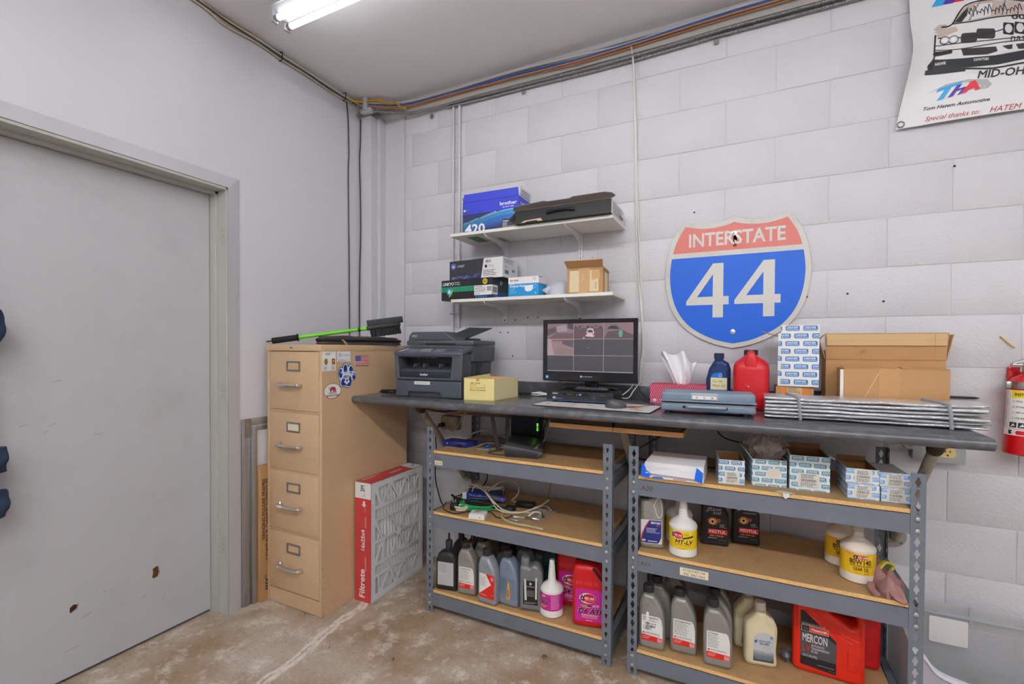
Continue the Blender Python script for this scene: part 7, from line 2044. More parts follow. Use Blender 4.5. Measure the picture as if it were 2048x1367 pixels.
def gear_bottle(label, x, y, rz, l1, l2, l3):
    t = thing('oil_bottle', label, 'bottle', on(x, y, ZB2), rz, 'black gear oil bottles')
    m = mat((40, 42, 44), rough=0.4, noise=0.08, name='black gear oil plastic')
    bo = flat_bottle(t, round_poly([(0, 0), (0.105, 0), (0.105, 0.129), (0.078, 0.169), (0.052, 0.176), (0.006, 0.176), (0, 0.163)], [0.008, 0.008, 0.012, 0.015, 0.012, 0.004, 0.006], 3), 0.066, m, b=0.012)
    cap(t, 0.028, 0.033, 0.174, 0.019, 0.026, M_CAPBLK)
    p = Print()
    p.shape([(0.008, 0.020), (0.099, 0.020), (0.099, 0.146), (0.074, 0.190), (0.008, 0.190)], (22, 22, 24), 0)
    p.text(l1, 0.032, 0.168, 0.0125, (190, 190, 196), False, width=0.042, shear=0.25).text(l2, 0.040, 0.152, 0.0125 if l2 == '300' else 0.009, (190, 190, 196), False, width=0.034 if l2 == '300' else 0.052, shear=0.25)
    for k in range(5): p.poly([(0.014+0.003*k, 0.158+0.006*k), (0.028+0.003*k, 0.160+0.006*k), (0.030+0.003*k, 0.1635+0.006*k), (0.016+0.003*k, 0.1615+0.006*k)], (200, 200, 206) if k % 2 else (90, 90, 96), 2)
    OR = (206, 120, 44)
    for k in range(14):
        a = 2*PI*k/14
        p.poly([(0.044+0.012*cos(a), 0.118+0.013*sin(a)), (0.044+0.024*cos(a+0.2), 0.118+0.022*sin(a+0.2)), (0.044+0.013*cos(a+0.4), 0.118+0.014*sin(a+0.4))], (196, 96, 30) if k % 2 else (226, 150, 60), 1)
    p.ell(0.044, 0.118, 0.0165, 0.017, OR, 2).ell(0.043, 0.117, 0.0105, 0.012, (232, 206, 170), 3).ell(0.043, 0.117, 0.0055, 0.0065, (24, 22, 22), 4).ell(0.066, 0.124, 0.007, 0.008, (196, 110, 46), 3).ell(0.066, 0.124, 0.003, 0.0035, (30, 26, 24), 4)
    p.lines(0.070, 0.090, 0.096, 0.108, 4, (160, 160, 164), seed=5)
    p.rect(0.026, 0.058, 0.099, 0.082, (214, 36, 38), 2).text('MOTUL', 0.030, 0.063, 0.0135, (244, 240, 240), True, width=0.064)
    p.text(l3, 0.032, 0.046, 0.0072, (226, 130, 50), True, width=0.052, shear=0.2).lines(0.026, 0.036, 0.060, 0.041, 1, (200, 200, 204), ragged=0).lines(0.068, 0.030, 0.096, 0.033, 1, (140, 140, 144), ragged=0)
    p.items = [([(u, v*0.86) for u, v in q], c, l) for q, c, l in p.items]
    p.build('label', bo, front_map(0, 0, 0))
gear_bottle('black oil bottle marked GEAR 300 on the middle shelf', 2.107, -0.330, rad(7), 'GEAR', '300', 'SAE 75W90')
gear_bottle('black oil bottle marked GEAR Competition further back to the right', 2.221, -0.262, rad(6), 'GEAR', 'Competition', 'SAE 75W140')
M_CREAMW = mat((232, 222, 206), rough=0.45, noise=0.05, dark=(196, 180, 160), darkamt=0.4, darkscale=12, name='aged white plastic')
for (lab, x, y, rz) in (('white spouted bottle labelled 80W140 gear oil, front one on the middle shelf', 2.628, -0.388, rad(4)), ('white spouted bottle of 80W140 gear oil, the one behind at the back', 2.598, -0.262, rad(2))):
    t, p, R_ = quart(lab, on(x, y, ZB2), rz, M_CREAMW, (240, 196, 34), '', '', dirty=True)
    redline_badge(p, -0.004, 0.093, 0.9, True)
    for k in range(10):
        p.poly([(-0.054+0.003*k, 0.100-k*0.001), (-0.050+0.003*k, 0.107), (-0.048+0.003*k, 0.107), (-0.052+0.003*k, 0.099-k*0.001)], (236, 150, 60), 1)
    p.text('80W140', -0.004, 0.068, 0.0170, (66, 40, 30), True, width=0.064, anchor='c').text('HIGH PERFORMANCE', -0.002, 0.0605, 0.0055, (80, 54, 30), True, width=0.062, anchor='c').text('GEAR OIL', -0.002, 0.0465, 0.0115, (66, 40, 30), True, width=0.046, anchor='c')
    p.lines(-0.022, 0.0385, 0.000, 0.0415, 1, (110, 84, 30), ragged=0).lines(0.006, 0.040, 0.022, 0.0440, 2, (206, 80, 40), ragged=0).lines(0.004, 0.0355, 0.024, 0.0380, 1, (110, 84, 30), ragged=0)
    p.build('label', t, cyl_map(R_-0.0008, 0), maxu=0.006)
# crumpled glove / rag at the right end
t = thing('rubber_glove', 'crumpled dusty pink work glove at the right end of the middle shelf', 'glove', (2.700, -0.440, ZB2))
M_GLOVE = mat((164, 122, 118), rough=0.7, noise=0.1, scale=14, bump=0.4, bscale=40, name='dusty pink rubber')
vs, fs = [], []
NU, NV = 34, 12
for i in range(NV+1):
    tt = i/NV
    for k in range(NU):
        a = 2*PI*k/NU
        r_ = cos(tt*PI/2)**0.7*(1+0.16*sin(5*a+1.0)+0.10*sin(11*a+tt*7))
        x = 0.046*cos(a)*r_; y = 0.085*sin(a)*r_
        z = 0.0008+0.056*sin(tt*PI/2)*(0.80+0.35*sin(a*3+1.2)*(1-tt)+0.26*sin(y*95+x*60)+0.16*sin(x*150-y*70))
        vs.append((x*cos(0.5)-y*sin(0.5)*0.3, y, max(z, 0.0008)))
for i in range(NV):
    for k in range(NU): fs.append((i*NU+k, i*NU+(k+1) % NU, (i+1)*NU+(k+1) % NU, (i+1)*NU+k))
fs.append(tuple(reversed(range(NU))))
MB().add(vs, fs, 0, None, True).build('palm', M_GLOVE, t, angle=75)
for pts in ([(-0.046, -0.02, 0.020), (-0.050, -0.05, 0.014), (-0.040, -0.075, 0.008)], [(0.0, -0.06, 0.022), (0.012, -0.082, 0.012), (0.030, -0.088, 0.007)]):
    MB().tube(smooth_path(pts, 4), 0.011, 8, flat=0.6).build('finger', M_GLOVE, t)
o = MB().tube(smooth_path([(2.705, -0.30, ZB2+0.012), (2.73, -0.28, ZB2+0.035), (2.755, -0.27, ZB2+0.02), (2.735, -0.31, ZB2+0.010)], 4), 0.009, 8, flat=0.6).build('yellow_wrapper', mat((216, 206, 60), rough=0.3, noise=0.1))
tag(o, 'scrap of yellow plastic wrapper behind the 80W140 bottle', 'wrapper')
t = thing('torn_sticker', 'scrap of torn white label hanging over the top shelf edge', 'scrap', (2.398, -0.522, LB[0]-0.018))
MB().add([(-0.038, 0.01, 0.0192), (-0.012, -0.006, 0.0206), (0.008, -0.006, 0.021), (0.030, 0.012, 0.0192), (0.006, 0.03, 0.0192), (-0.020, 0.028, 0.0192), (-0.004, -0.007, 0.002), (0.008, -0.007, 0.010), (-0.010, -0.007, 0.008)], [(0, 1, 5), (1, 4, 5), (1, 2, 4), (2, 3, 4), (1, 8, 6), (1, 6, 2), (2, 6, 7)]).build('paper', mat((226, 222, 212), rough=0.7, noise=0.05), t)

# ------------------------------------------------------------------ bottom shelf of the right unit
ZB3 = LB[2]
litre_bottle('silver transmission oil bottle with a pasted white tag, leftmost on the right unit', on(1.888, -0.498, ZB3), rad(2), M_SILVER, 'febi_tag')
litre_bottle('silver transmission oil bottle second from the left on the right unit', on(2.006, -0.472, ZB3), rad(3), M_SILVER, 'febi')
litre_bottle('silver CVT oil bottle in the middle of the bottom shelf of the right unit', on(2.131, -0.497, ZB3), rad(4), M_SILVER, 'cvt')
litre_bottle('silver bottle directly behind the leftmost one with the pasted tag', on(1.906, -0.405, ZB3), rad(2), M_SILVER, 'plain')
litre_bottle('silver bottle at the back behind the leftmost pair', on(1.955, -0.300, ZB3), rad(2), M_SILVER, 'plain')
litre_bottle('silver bottle directly behind the CVT oil bottle', on(2.132, -0.405, ZB3), rad(4), M_SILVER, 'plain')
litre_bottle('silver bottle at the back behind the CVT oil pair', on(2.130, -0.318, ZB3), rad(4), M_SILVER, 'plain')
def zf_bottle(label, loc, rz):
    t = thing('oil_bottle', label, 'bottle', loc, rz, 'cream fluid bottles')
    o2 = [(q.x, q.y) for q in smooth_path([(0.018, 0.0, 0), (0.055, 0, 0), (0.094, 0.0, 0), (0.1067, 0.0053, 0), (0.112, 0.018, 0), (0.109, 0.06, 0), (0.112, 0.110, 0), (0.112, 0.150, 0), (0.100, 0.178, 0), (0.078, 0.196, 0), (0.074, 0.206, 0), (0.040, 0.206, 0), (0.034, 0.192, 0), (0.010, 0.162, 0), (0.0, 0.140, 0), (0.0, 0.07, 0), (0.0, 0.018, 0), (0.0053, 0.0053, 0)], 3, True)]
    bo = flat_bottle(t, o2, 0.066, M_CREAM, b=0.016)
    cap(t, 0.057, 0.033, 0.206, 0.0195, 0.030, mat((214, 206, 196), rough=0.5, noise=0.06))
    for k in range(4):
        MB().tube(smooth_path([(0.004, 0.006, 0.028+0.007*k), (0.020, -0.0005, 0.018+0.007*k), (0.024, -0.0005, 0.016+0.007*k)], 3), 0.0009, 5).build('grip_rib', M_CREAM, bo)
        MB().tube(smooth_path([(0.072, -0.0005, 0.178-0.006*k), (0.092, -0.0005, 0.166-0.006*k), (0.106, 0.004, 0.156-0.006*k)], 3), 0.0009, 5).build('grip_rib', M_CREAM, bo)
    p = Print()
    p.shape([(0.028, 0.022), (0.098, 0.022), (0.100, 0.108), (0.094, 0.126), (0.070, 0.134), (0.046, 0.130), (0.030, 0.112)], (196, 200, 202), 0)
    for k in range(10): p.rect(0.028, 0.022+k*0.0042, 0.098, 0.0262+k*0.0042, (60+13*k, 74+12*k, 84+11*k), 1)
    for k in range(8): p.poly([(0.034+k*0.007, 0.030), (0.038+k*0.007, 0.030), (0.050+k*0.006, 0.040), (0.046+k*0.006, 0.040)], (120, 134, 144), 2)
    p.ell(0.074, 0.070, 0.014, 0.014, (176, 184, 188), 2).ell(0.074, 0.070, 0.0125, 0.0125, (190, 196, 198), 3)
    p.text('LIFEGUARD', 0.046, 0.098, 0.0056, (70, 120, 180), True, width=0.042).text('FLUID', 0.050, 0.087, 0.0075, (60, 54, 54), True, width=0.032).ell(0.036, 0.096, 0.005, 0.005, (60, 120, 180), 2, 8).text('ZF', 0.034, 0.098, 0.005, (40, 40, 44), True, layer=4)
    p.rect(0.085, 0.112, 0.095, 0.122, (70, 110, 170), 1).rect(0.0868, 0.1138, 0.0932, 0.1202, (200, 206, 210), 2).ell(0.090, 0.117, 0.0022, 0.0022, (70, 110, 170), 3, 8)
    p.lines(0.040, 0.010, 0.084, 0.013, 1, (150, 140, 120), ragged=0)
    p.build('label', bo, front_map(0, 0, 0))
zf_bottle('cream bottle of fluid with a grey label, the front one of two', on(2.275, -0.424, ZB3), rad(10))
zf_bottle('cream bottle of fluid half hidden behind its twin', on(2.235, -0.330, ZB3), rad(10))
# big red fluid jugs with slanted shoulders
def big_jug(label, loc, rz, m, lab_=True):
    t = thing('fluid_jug', label, 'jug', loc, rz, 'large red transmission fluid jugs')
    o2 = round_poly([(0, 0), (0.224, 0), (0.224, 0.240), (0.205, 0.292), (0.150, 0.292), (0.075, 0.268), (0.035, 0.270), (0.0, 0.270)], [0.022, 0.022, 0.02, 0.025, 0.02, 0.03, 0.01, 0.012], 4)
    hole = round_poly([(0.105, 0.252), (0.182, 0.205), (0.200, 0.214), (0.196, 0.252), (0.176, 0.268)], 0.010, 3)
    bo = MB().slab(o2, [hole], t=0.115, b=0.016, n=3, M=Matrix.Translation((0, 0.0575, 0))).build('body', m, t, angle=50)
    cap(t, 0.036, 0.0575, 0.268, 0.023, 0.022, M_CAPBLK)
    MB().tube(smooth_path([(0.040, -0.0004, 0.236), (0.10, -0.0004, 0.196), (0.15, -0.0004, 0.162), (0.186, -0.0004, 0.150)], 4), 0.0022, 6).build('shoulder_crease', m, bo)
    MB().tube(smooth_path([(0.060, -0.0004, 0.240), (0.12, -0.0004, 0.200), (0.165, -0.0004, 0.172), (0.206, -0.0004, 0.160)], 4), 0.0018, 6).build('shoulder_crease', m, bo)
    g = MB().slab(round_poly(rect2(0.172, 0.200, 0.050, 0.124), 0.008, 3), t=0.004, b=0.0018, n=2, M=Matrix.Translation((0, -0.0005, 0))).build('grip_panel', m, bo)
    for k in range(5): MB().cyl((0.188, -0.0022, 0.062+k*0.012), (0.188, -0.0034, 0.062+k*0.012), 0.002, 6).build('grip_dot', m, g)
    if not lab_: return t
    p = Print()
    lab = [(0.026, 0.232), (0.036, 0.234), (0.138, 0.142), (0.138, 0.020), (0.026, 0.030)]
    p.shape(round_poly(lab, [0.003, 0.004, 0.006, 0.004, 0.004], 3), (38, 36, 38), 0)
    p.poly([(0.0265, 0.062), (0.1375, 0.062), (0.1375, 0.130), (0.108, 0.152), (0.0265, 0.152)], (84, 82, 88), 1)
    p.text('FRICTION REDUCING TECHNOLOGY', 0.030, 0.1805, 0.0052, (220, 218, 218), True, width=0.074).lines(0.030, 0.188, 0.088, 0.1905, 1, (150, 148, 148), ragged=0)
    p.rect(0.029, 0.156, 0.114, 0.179, (226, 224, 222), 2).rect(0.0302, 0.1572, 0.0545, 0.1778, (36, 34, 36), 3).rect(0.0555, 0.1572, 0.1128, 0.1778, (232, 74, 44), 3)
    p.ell(0.0423, 0.1675, 0.0098, 0.0058, (120, 120, 124), 4).ell(0.0423, 0.1675, 0.0090, 0.0050, (48, 46, 50), 5).text('Ford', 0.0423, 0.1652, 0.0048, (150, 150, 154), False, anchor='c', width=0.012, shear=0.2, layer=6)
    p.text('Motorcraft', 0.0845, 0.1635, 0.0088, (244, 238, 236), True, width=0.048, anchor='c', layer=5)
    p.text('MERCON', 0.0315, 0.1190, 0.0285, (214, 208, 210), True, width=0.080, layer=4)
    p.text('LV', 0.0315, 0.0835, 0.0285, (222, 62, 44), False, width=0.027, layer=4)
    for i, s_ in enumerate(('AUTOMATIC', 'TRANSMISSION', 'FLUID')): p.text(s_, 0.0605, 0.1045-0.0112*i, 0.0078, (206, 202, 204), True, width=(0.042, 0.056, 0.021)[i], layer=4)
    p.text('1.25 U.S. GAL (4.73L)', 0.0325, 0.0625, 0.0085, (214, 210, 208), True, width=0.047, layer=4).rect(0.080, 0.040, 0.132, 0.0412, (206, 204, 202), 3).lines(0.116, 0.028, 0.136, 0.031, 1, (120, 118, 118), ragged=0)
    p.build('label', bo, front_map(0, 0, 0))
    return t
big_jug('large red jug labelled MERCON LV on the bottom shelf', on(2.434, -0.368, ZB3), rad(-3.4), M_REDPL2)
big_jug('large plain red jug standing behind the MERCON LV jug', on(2.505, -0.238, ZB3), rad(-3.4), M_REDPL, False)
# spiky steel wool ball by the cream bottles
t = thing('steel_wool_ball', 'small shaggy grey ball lying beside the large red jug', 'steel wool', (2.418, -0.330, ZB3+0.026))
rs = random.Random(41)
b = MB()
b.lathe([(0.0, -0.020), (0.014, -0.014), (0.020, 0.0), (0.014, 0.014), (0.0, 0.020)], 10)
for k in range(170):
    d_ = Vector((rs.gauss(0, 1), rs.gauss(0, 1), rs.gauss(0, 1)+0.1)).normalized()
    b.tube([d_*0.014, d_*(0.025+0.001*rs.random())+Vector((rs.uniform(-.004, .004), rs.uniform(-.004, .004), 0))], 0.0008, 3)
stuff(b.build('strands', mat((118, 118, 122), rough=0.4, metal=0.5, noise=0.2), t))
# dark rail along the wall behind the bottom shelf
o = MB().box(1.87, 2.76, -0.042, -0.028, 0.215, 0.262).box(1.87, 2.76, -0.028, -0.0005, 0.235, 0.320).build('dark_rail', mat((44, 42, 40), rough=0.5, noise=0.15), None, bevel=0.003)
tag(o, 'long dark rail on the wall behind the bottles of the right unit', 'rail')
# ------------------------------------------------------------------ top shelf of the right unit
ZB1 = LB[0]
t = thing('paper_carton', 'white and blue carton with a torn open front on the right unit', 'box', (1.902, -0.536, ZB1+0.0006))
M_WCARD = mat((232, 230, 232), rough=0.5, noise=0.03, name='white outer card')
M_BCARD = mat((20, 104, 226), rough=0.45, noise=0.03, name='blue card')
MB().hexa([(0, 0.004, 0), (0.226, 0.004, 0), (0.228, 0.186, 0), (0.014, 0.186, 0)], [(0.006, 0.030, 0.056), (0.226, 0.010, 0.062), (0.226, 0.186, 0.068), (0.014, 0.186, 0.068)]).build('carton_body', M_WCARD, t, bevel=0.002, segs=1)
MB().hexa([(0.016, -0.006, 0.020), (0.196, -0.010, 0.018), (0.196, 0.02, 0.030), (0.012, 0.04, 0.040)], [(0.016, -0.004, 0.023), (0.196, -0.008, 0.021), (0.200, 0.024, 0.060), (0.012, 0.046, 0.058)]).build('front_flap', M_WCARD, t)
MB().add([(0.194, -0.006, 0.014), (0.222, -0.004, 0.004), (0.224, -0.003, 0.040), (0.202, -0.001, 0.058), (0.194, 0.01, 0.014), (0.222, 0.01, 0.004), (0.224, 0.01, 0.040), (0.202, 0.012, 0.058)], [(0, 1, 2, 3), (1, 5, 6, 2), (3, 2, 6, 7), (0, 3, 7, 4)]).build('blue_flap', M_BCARD, t)
MB().add([(-0.002, -0.004, 0.004), (0.030, -0.004, 0.002), (0.034, -0.006, 0.022), (0.018, -0.003, 0.030), (0.006, 0.006, 0.056), (-0.002, 0.006, 0.048), (0.0, 0.03, 0.01)], [(0, 1, 2, 3), (0, 3, 4, 5)]).build('blue_flap', M_BCARD, t)
p = Print(); p.poly([(0.035, 0.001), (0.085, 0.001), (0.075, 0.009), (0.045, 0.007)], (40, 110, 226), 0).lines(0.118, 0.003, 0.165, 0.008, 1, (190, 60, 60), ragged=0); p.build('printing', t, front_map(0, 0.003, 0))
driver_box('narrow white printed box with a torn top, first of the row on the right unit', (2.177, -0.486, ZB1+0.0006), rad(7), 0.090, 0.16, 0.090, 0.036, (72, 136, 180), True, (0.022, 0.004, 0.072, 0.046), seed=2)
t1 = driver_box('white printed box stuffed with clear plastic wrap, second of the row', (2.290, -0.456, ZB1+0.0006), rad(9), 0.115, 0.16, 0.098, 0.036, TEAL, True, None, off=0.3, seed=3)
p = Print((0, 0, 0.115, 0.098)); p.poly([(0.045, 0.036), (0.085, 0.032), (0.098, 0.050), (0.088, 0.068), (0.056, 0.066), (0.046, 0.054)], (226, 220, 206), 3).lines(0.040, 0.026, 0.085, 0.030, 1, (90, 150, 190), ragged=0, layer=4); p.build('torn_patch', t1, front_map(0, 0, 0))
flap(t1, (0.0, 0.0, 0.098), (0, 0.14, 0), (-0.6, 0.0, 0.8), 0.040, 0.002, M_WHITECARD)
t2 = driver_box('wide open white printed box with a barcode label, third of the row', (2.412, -0.448, ZB1+0.0006), rad(4), 0.124, 0.17, 0.124, 0.038, TEAL, True, (0.026, 0.014, 0.092, 0.062), off=0.15, seed=4)
flap(t2, (0.002, 0.165, 0.124), (0.12, 0, 0), (0, -0.35, 1), 0.022, 0.002, M_CARDIN)
flap(t2, (0.0, 0.005, 0.124), (0, 0.15, 0), (-0.35, 0, 0.9), 0.020, 0.002, M_CARD)
flap(t2, (0.124, 0.15, 0.124), (0, -0.14, 0), (0.7, 0, -0.3), 0.020, 0.002, M_WHITECARD)
driver_box('flat closed printed box, lower left one of the small stack at the right', (2.581, -0.474, ZB1+0.0006), rad(2), 0.090, 0.17, 0.050, 0.036, (110, 170, 226), False, (0.020, 0.004, 0.068, 0.046), seed=5)
t3 = driver_box('open flat printed box lying on the lower left one of the stack', (2.577, -0.468, ZB1+0.0518), rad(2), 0.093, 0.17, 0.050, 0.036, (110, 170, 226), True, (0.024, 0.003, 0.074, 0.047), seed=6)
flap(t3, (0.002, 0.168, 0.050), (0.089, 0, 0), (0, -0.2, 1), 0.014, 0.002, M_CARDIN)
driver_box('flat closed printed box, lower right one of the small stack beside the post', (2.675, -0.470, ZB1+0.0006), rad(3), 0.078, 0.16, 0.049, 0.036, (110, 170, 226), False, (0.016, 0.004, 0.062, 0.045), seed=7)
driver_box('flat closed printed box, upper right one of the small stack beside the post', (2.671, -0.466, ZB1+0.0508), rad(3), 0.080, 0.16, 0.046, 0.036, (110, 170, 226), False, (0.018, 0.004, 0.064, 0.042), seed=8)
# crumpled plastic rising out of the second box
t = thing('plastic_wrap', 'crumpled clear plastic wrap bulging out of the second printed box', 'plastic wrap', (2.337, -0.375, ZB1+0.040))
vs, fs = [], []
rs = random.Random(12)
NU, NV = 40, 22
for i in range(NV+1):
    tt = i/NV*PI
    for k in range(NU):
        a = 2*PI*k/NU
        zz = 0.5-0.5*cos(tt)
        r_ = (0.66 if zz < 0.4 else 0.66+0.40*min(1, (zz-0.4)*4))*(1+0.13*sin(5*a+3*tt)+0.10*sin(11*a-7*tt)+0.07*sin(17*a+13*tt))
        vs.append((0.070*cos(a)*sin(tt)*r_, 0.058*sin(a)*sin(tt)*r_, 0.075-0.075*cos(tt)*(1+0.06*sin(9*a))+0.004*sin(13*a)))
for i in range(NV):
    for k in range(NU): fs.append((i*NU+k, i*NU+(k+1) % NU, (i+1)*NU+(k+1) % NU, (i+1)*NU+k))
M_WRAP = mat((206, 190, 178), rough=0.14, noise=0.2, scale=30, alpha=0.42, bump=1.0, bscale=55, spec=0.9, name='crumpled film')
MB().add(vs, fs, 0, None, True).build('film', M_WRAP, t, angle=75)

# ------------------------------------------------------------------ network gear on the unit by the cabinet
ZA1, ZA2 = LA[0], LA[1]
t = thing('network_switch', 'blue metal network switch at the left end of the top shelf', 'network switch', (0.862, -0.408, ZA1+0.0006), rad(0))
M_NBLUE = mat((44, 52, 132), rough=0.4, metal=0.2, noise=0.06, name='blue switch enamel')
MB().hexa([(0, 0, 0), (0.140, 0, 0), (0.164, 0.082, 0), (0.006, 0.082, 0)], [(0.0, 0, 0.027), (0.140, 0, 0.027), (0.164, 0.082, 0.027), (0.006, 0.082, 0.027)]).build('case', M_NBLUE, t, bevel=0.002, segs=1)
MB().cyl((0.033, 0.0015, 0.015), (0.033, -0.003, 0.015), 0.0035, 8).build('port_plug', M_WIREW, t)
MB().box(0.096, 0.116, -0.010, 0.002, 0.003, 0.017).build('power_plug', M_BLACK, t, bevel=0.003)
Print().lines(0.03, 0.035, 0.12, 0.045, 1, (110, 116, 170), ragged=0.1).build('lettering', t, top_map(0, 0, 0.027))
for i in range(2):
    MB().box(0.080+0.030*i, 0.092+0.030*i, 0.080, 0.094, 0.008, 0.020).build('network_plug', mat((200, 196, 180), rough=0.4), t, bevel=0.002)
cz = ZA1
cable('network_cable', 'grey network cable arching up from the blue switch and back down', [(0.945, -0.315, cz+0.016), (0.98, -0.285, cz+0.055), (1.04, -0.25, cz+0.070), (1.12, -0.24, cz+0.045), (1.19, -0.25, cz+0.02)], 0.0032, M_WIREG, 'network cables on the top shelf')
cable('network_cable', 'blue network cable running from the blue switch towards the router', [(0.975, -0.315, cz+0.014), (1.02, -0.29, cz+0.030), (1.07, -0.31, cz+0.012), (1.10, -0.36, cz+0.004)], 0.0032, M_WIREB, 'network cables on the top shelf')
cable('network_cable', 'second blue network cable crossing to the shelf floor', [(1.225, -0.24, cz+0.045), (1.16, -0.30, cz+0.030), (1.09, -0.355, cz+0.006), (1.115, -0.385, cz+0.004), (1.14, -0.395, cz+0.004)], 0.0038, M_WIREB, 'network cables on the top shelf')
cable('network_cable', 'white network cable looping on the shelf in front of the router', [(1.24, -0.35, cz+0.015), (1.17, -0.345, cz+0.022), (1.10, -0.34, cz+0.024), (1.055, -0.365, cz+0.010), (1.065, -0.40, cz+0.0035), (1.13, -0.395, cz+0.004), (1.20, -0.35, cz+0.016), (1.27, -0.33, cz+0.020)], 0.0032, M_WIREG, 'network cables on the top shelf')
cable('power_cable', 'thin black cable curling beside the router', [(1.21, -0.40, cz+0.01), (1.17, -0.415, cz+0.003), (1.155, -0.44, cz+0.0025), (1.18, -0.462, cz+0.0025), (1.24, -0.462, cz+0.0025), (1.265, -0.44, cz+0.006)], 0.0018, M_BLACKR)
t = thing('router', 'black wedge router with upright antennas on the top shelf', 'router', (1.262, -0.482, ZA1+0.0006), rad(11))
MB().hexa([(0.002, 0.002, 0), (0.162, 0, 0), (0.130, 0.30, 0), (-0.035, 0.30, 0)], [(-0.004, -0.004, 0.052), (0.182, -0.006, 0.026), (0.136, 0.305, 0.030), (-0.04, 0.305, 0.060)]).build('case', mat((84, 84, 84), rough=0.35, noise=0.1), t, bevel=0.004)
b = MB()
for k in range(6):
    z = 0.006+k*0.0055
    x1 = 0.160 if z < 0.022 else 0.160-(z-0.022)*3.5
    b.hexa([(0.004, -0.0045, z), (x1, -0.0065, z), (x1, 0, z), (0.004, 0, z)], [(0.004, -0.0052, z+0.0022), (x1, -0.0072, z+0.0022), (x1, 0, z+0.0022), (0.004, 0, z+0.0022)])
b.build('front_grille', mat((66, 67, 68), rough=0.5, noise=0.08), t)
MB().hexa([(-0.006, -0.006, 0.052), (0.183, -0.008, 0.0262), (0.180, 0.004, 0.0275), (-0.006, 0.006, 0.0535)], [(-0.006, -0.006, 0.0545), (0.183, -0.008, 0.0287), (0.180, 0.004, 0.030), (-0.006, 0.006, 0.056)]).build('trim_strip', mat((120, 120, 122), rough=0.3, noise=0.04), t)
MB().hexa([(0.132, 0.06, 0.0345), (0.142, 0.06, 0.0335), (0.138, 0.16, 0.034), (0.128, 0.16, 0.035)], [(0.132, 0.06, 0.0360), (0.142, 0.06, 0.0350), (0.138, 0.16, 0.0355), (0.128, 0.16, 0.0365)]).build('maker_badge', mat((190, 180, 182), rough=0.3), t)
for (x0, y0, z0, x1, y1, z1) in ((-0.062, 0.108, 0.004, -0.098, 0.118, 0.170), (-0.03, 0.150, 0.03, -0.032, 0.175, 0.185)):
    w_ = 0.011
    MB().hexa([(x0-w_, y0-0.004, z0), (x0+w_, y0-0.004, z0), (x0+w_, y0+0.004, z0), (x0-w_, y0+0.004, z0)], [(x1-w_*0.8, y1-0.003, z1), (x1+w_*0.8, y1-0.003, z1), (x1+w_*0.8, y1+0.003, z1), (x1-w_*0.8, y1+0.003, z1)]).build('antenna', mat((58, 56, 54), rough=0.45, noise=0.06), t, bevel=0.002)
# upright mesh-fronted modem with status lights
t = thing('modem', 'tall dark mesh-fronted modem with green and red status lights behind the router', 'modem', (1.112, -0.120, ZA1+0.0006))
MB().box(0, 0.172, 0.004, 0.052, 0, 0.150).build('case', mat((30, 38, 42), rough=0.5, noise=0.08), t, bevel=0.004)
b = MB()
for k in range(22): b.box(0.006+k*0.0072, 0.0085+k*0.0072, 0.001, 0.0042, 0.004, 0.146)
for k in range(13): b.box(0.004, 0.166, 0.0005, 0.003, 0.006+k*0.011, 0.0075+k*0.011)
b.build('mesh_front', mat((50, 60, 66), rough=0.5, noise=0.06), t)
def led(c): return mat(c, rough=0.4, noise=0.0, emit=2.5)
for k, c in enumerate(((60, 230, 60), (60, 230, 60), (255, 60, 20), (60, 230, 60), (60, 230, 60))):
    MB().box(0.158, 0.166, -0.0015, 0.001, 0.066+0.0085*k, 0.070+0.0085*k).build('status_light', led(c), t)

# ------------------------------------------------------------------ cable heap on the middle shelf
cz = ZA2
t = thing('network_switch', 'blue and white ten-port switch lying under the cables on the middle shelf', 'network switch', (0.955, -0.340, cz+0.020), rad(14))
MB().hexa([(0, 0.004, 0), (0.185, 0.004, 0), (0.185, 0.09, 0.002), (0, 0.09, 0.002)], [(0, 0.0, 0.031), (0.185, 0.0, 0.031), (0.185, 0.09, 0.033), (0, 0.09, 0.033)]).build('case', mat((36, 60, 150), rough=0.4, noise=0.05), t, bevel=0.002, segs=1)
MB().box(-0.010, 0.012, -0.003, 0.06, 0.0, 0.034).build('end_cap', M_WIREW, t, bevel=0.003)
b = MB()
for k in range(9):
    x = 0.036+k*0.0145
    MB().box(x, x+0.0105, -0.0012, 0.004, 0.009, 0.019).build('port', M_BLACK, t)
    b.box(x-0.001, x+0.0115, -0.0008, 0.002, 0.019, 0.0205)
b.box(0.034, 0.166, -0.0008, 0.002, 0.0075, 0.0088).build('port_trim', mat((200, 204, 214), rough=0.4), t)
Print().lines(0.024, 0.0245, 0.045, 0.028, 1, (200, 206, 226), ragged=0).lines(0.075, 0.0235, 0.095, 0.027, 1, (190, 196, 220), ragged=0).build('lettering', t, front_map(0, 0.0, 0))
rs = random.Random(77)
def coil(cx, cy, z, rx, ry, turns, wob_, rise, tilt=0.0):
    pts = []
    n = int(turns*12)
    for k in range(n+1):
        a = 2*PI*k/12
        f_ = 1+wob_*sin(k*0.9)+wob_*rs.uniform(-.5, .5)
        x, y = rx*cos(a)*f_, ry*sin(a)*f_
        pts.append((cx+x*cos(tilt)-y*sin(tilt), cy+x*sin(tilt)+y*cos(tilt), z+rise*k/n+0.003*rs.random()))
    return pts
cable('cable_coil', 'coiled ivory network cable heaped at the back of the middle shelf', coil(1.005, -0.190, cz+0.020, 0.095, 0.060, 6, 0.07, 0.045), 0.0036, M_WIREC, None, 3)
cable('cable_coil', 'coiled green network cable in the middle of the cable heap', coil(1.060, -0.400, cz+0.006, 0.085, 0.038, 6, 0.12, 0.022, 0.15), 0.0032, M_WIREN, None, 3)
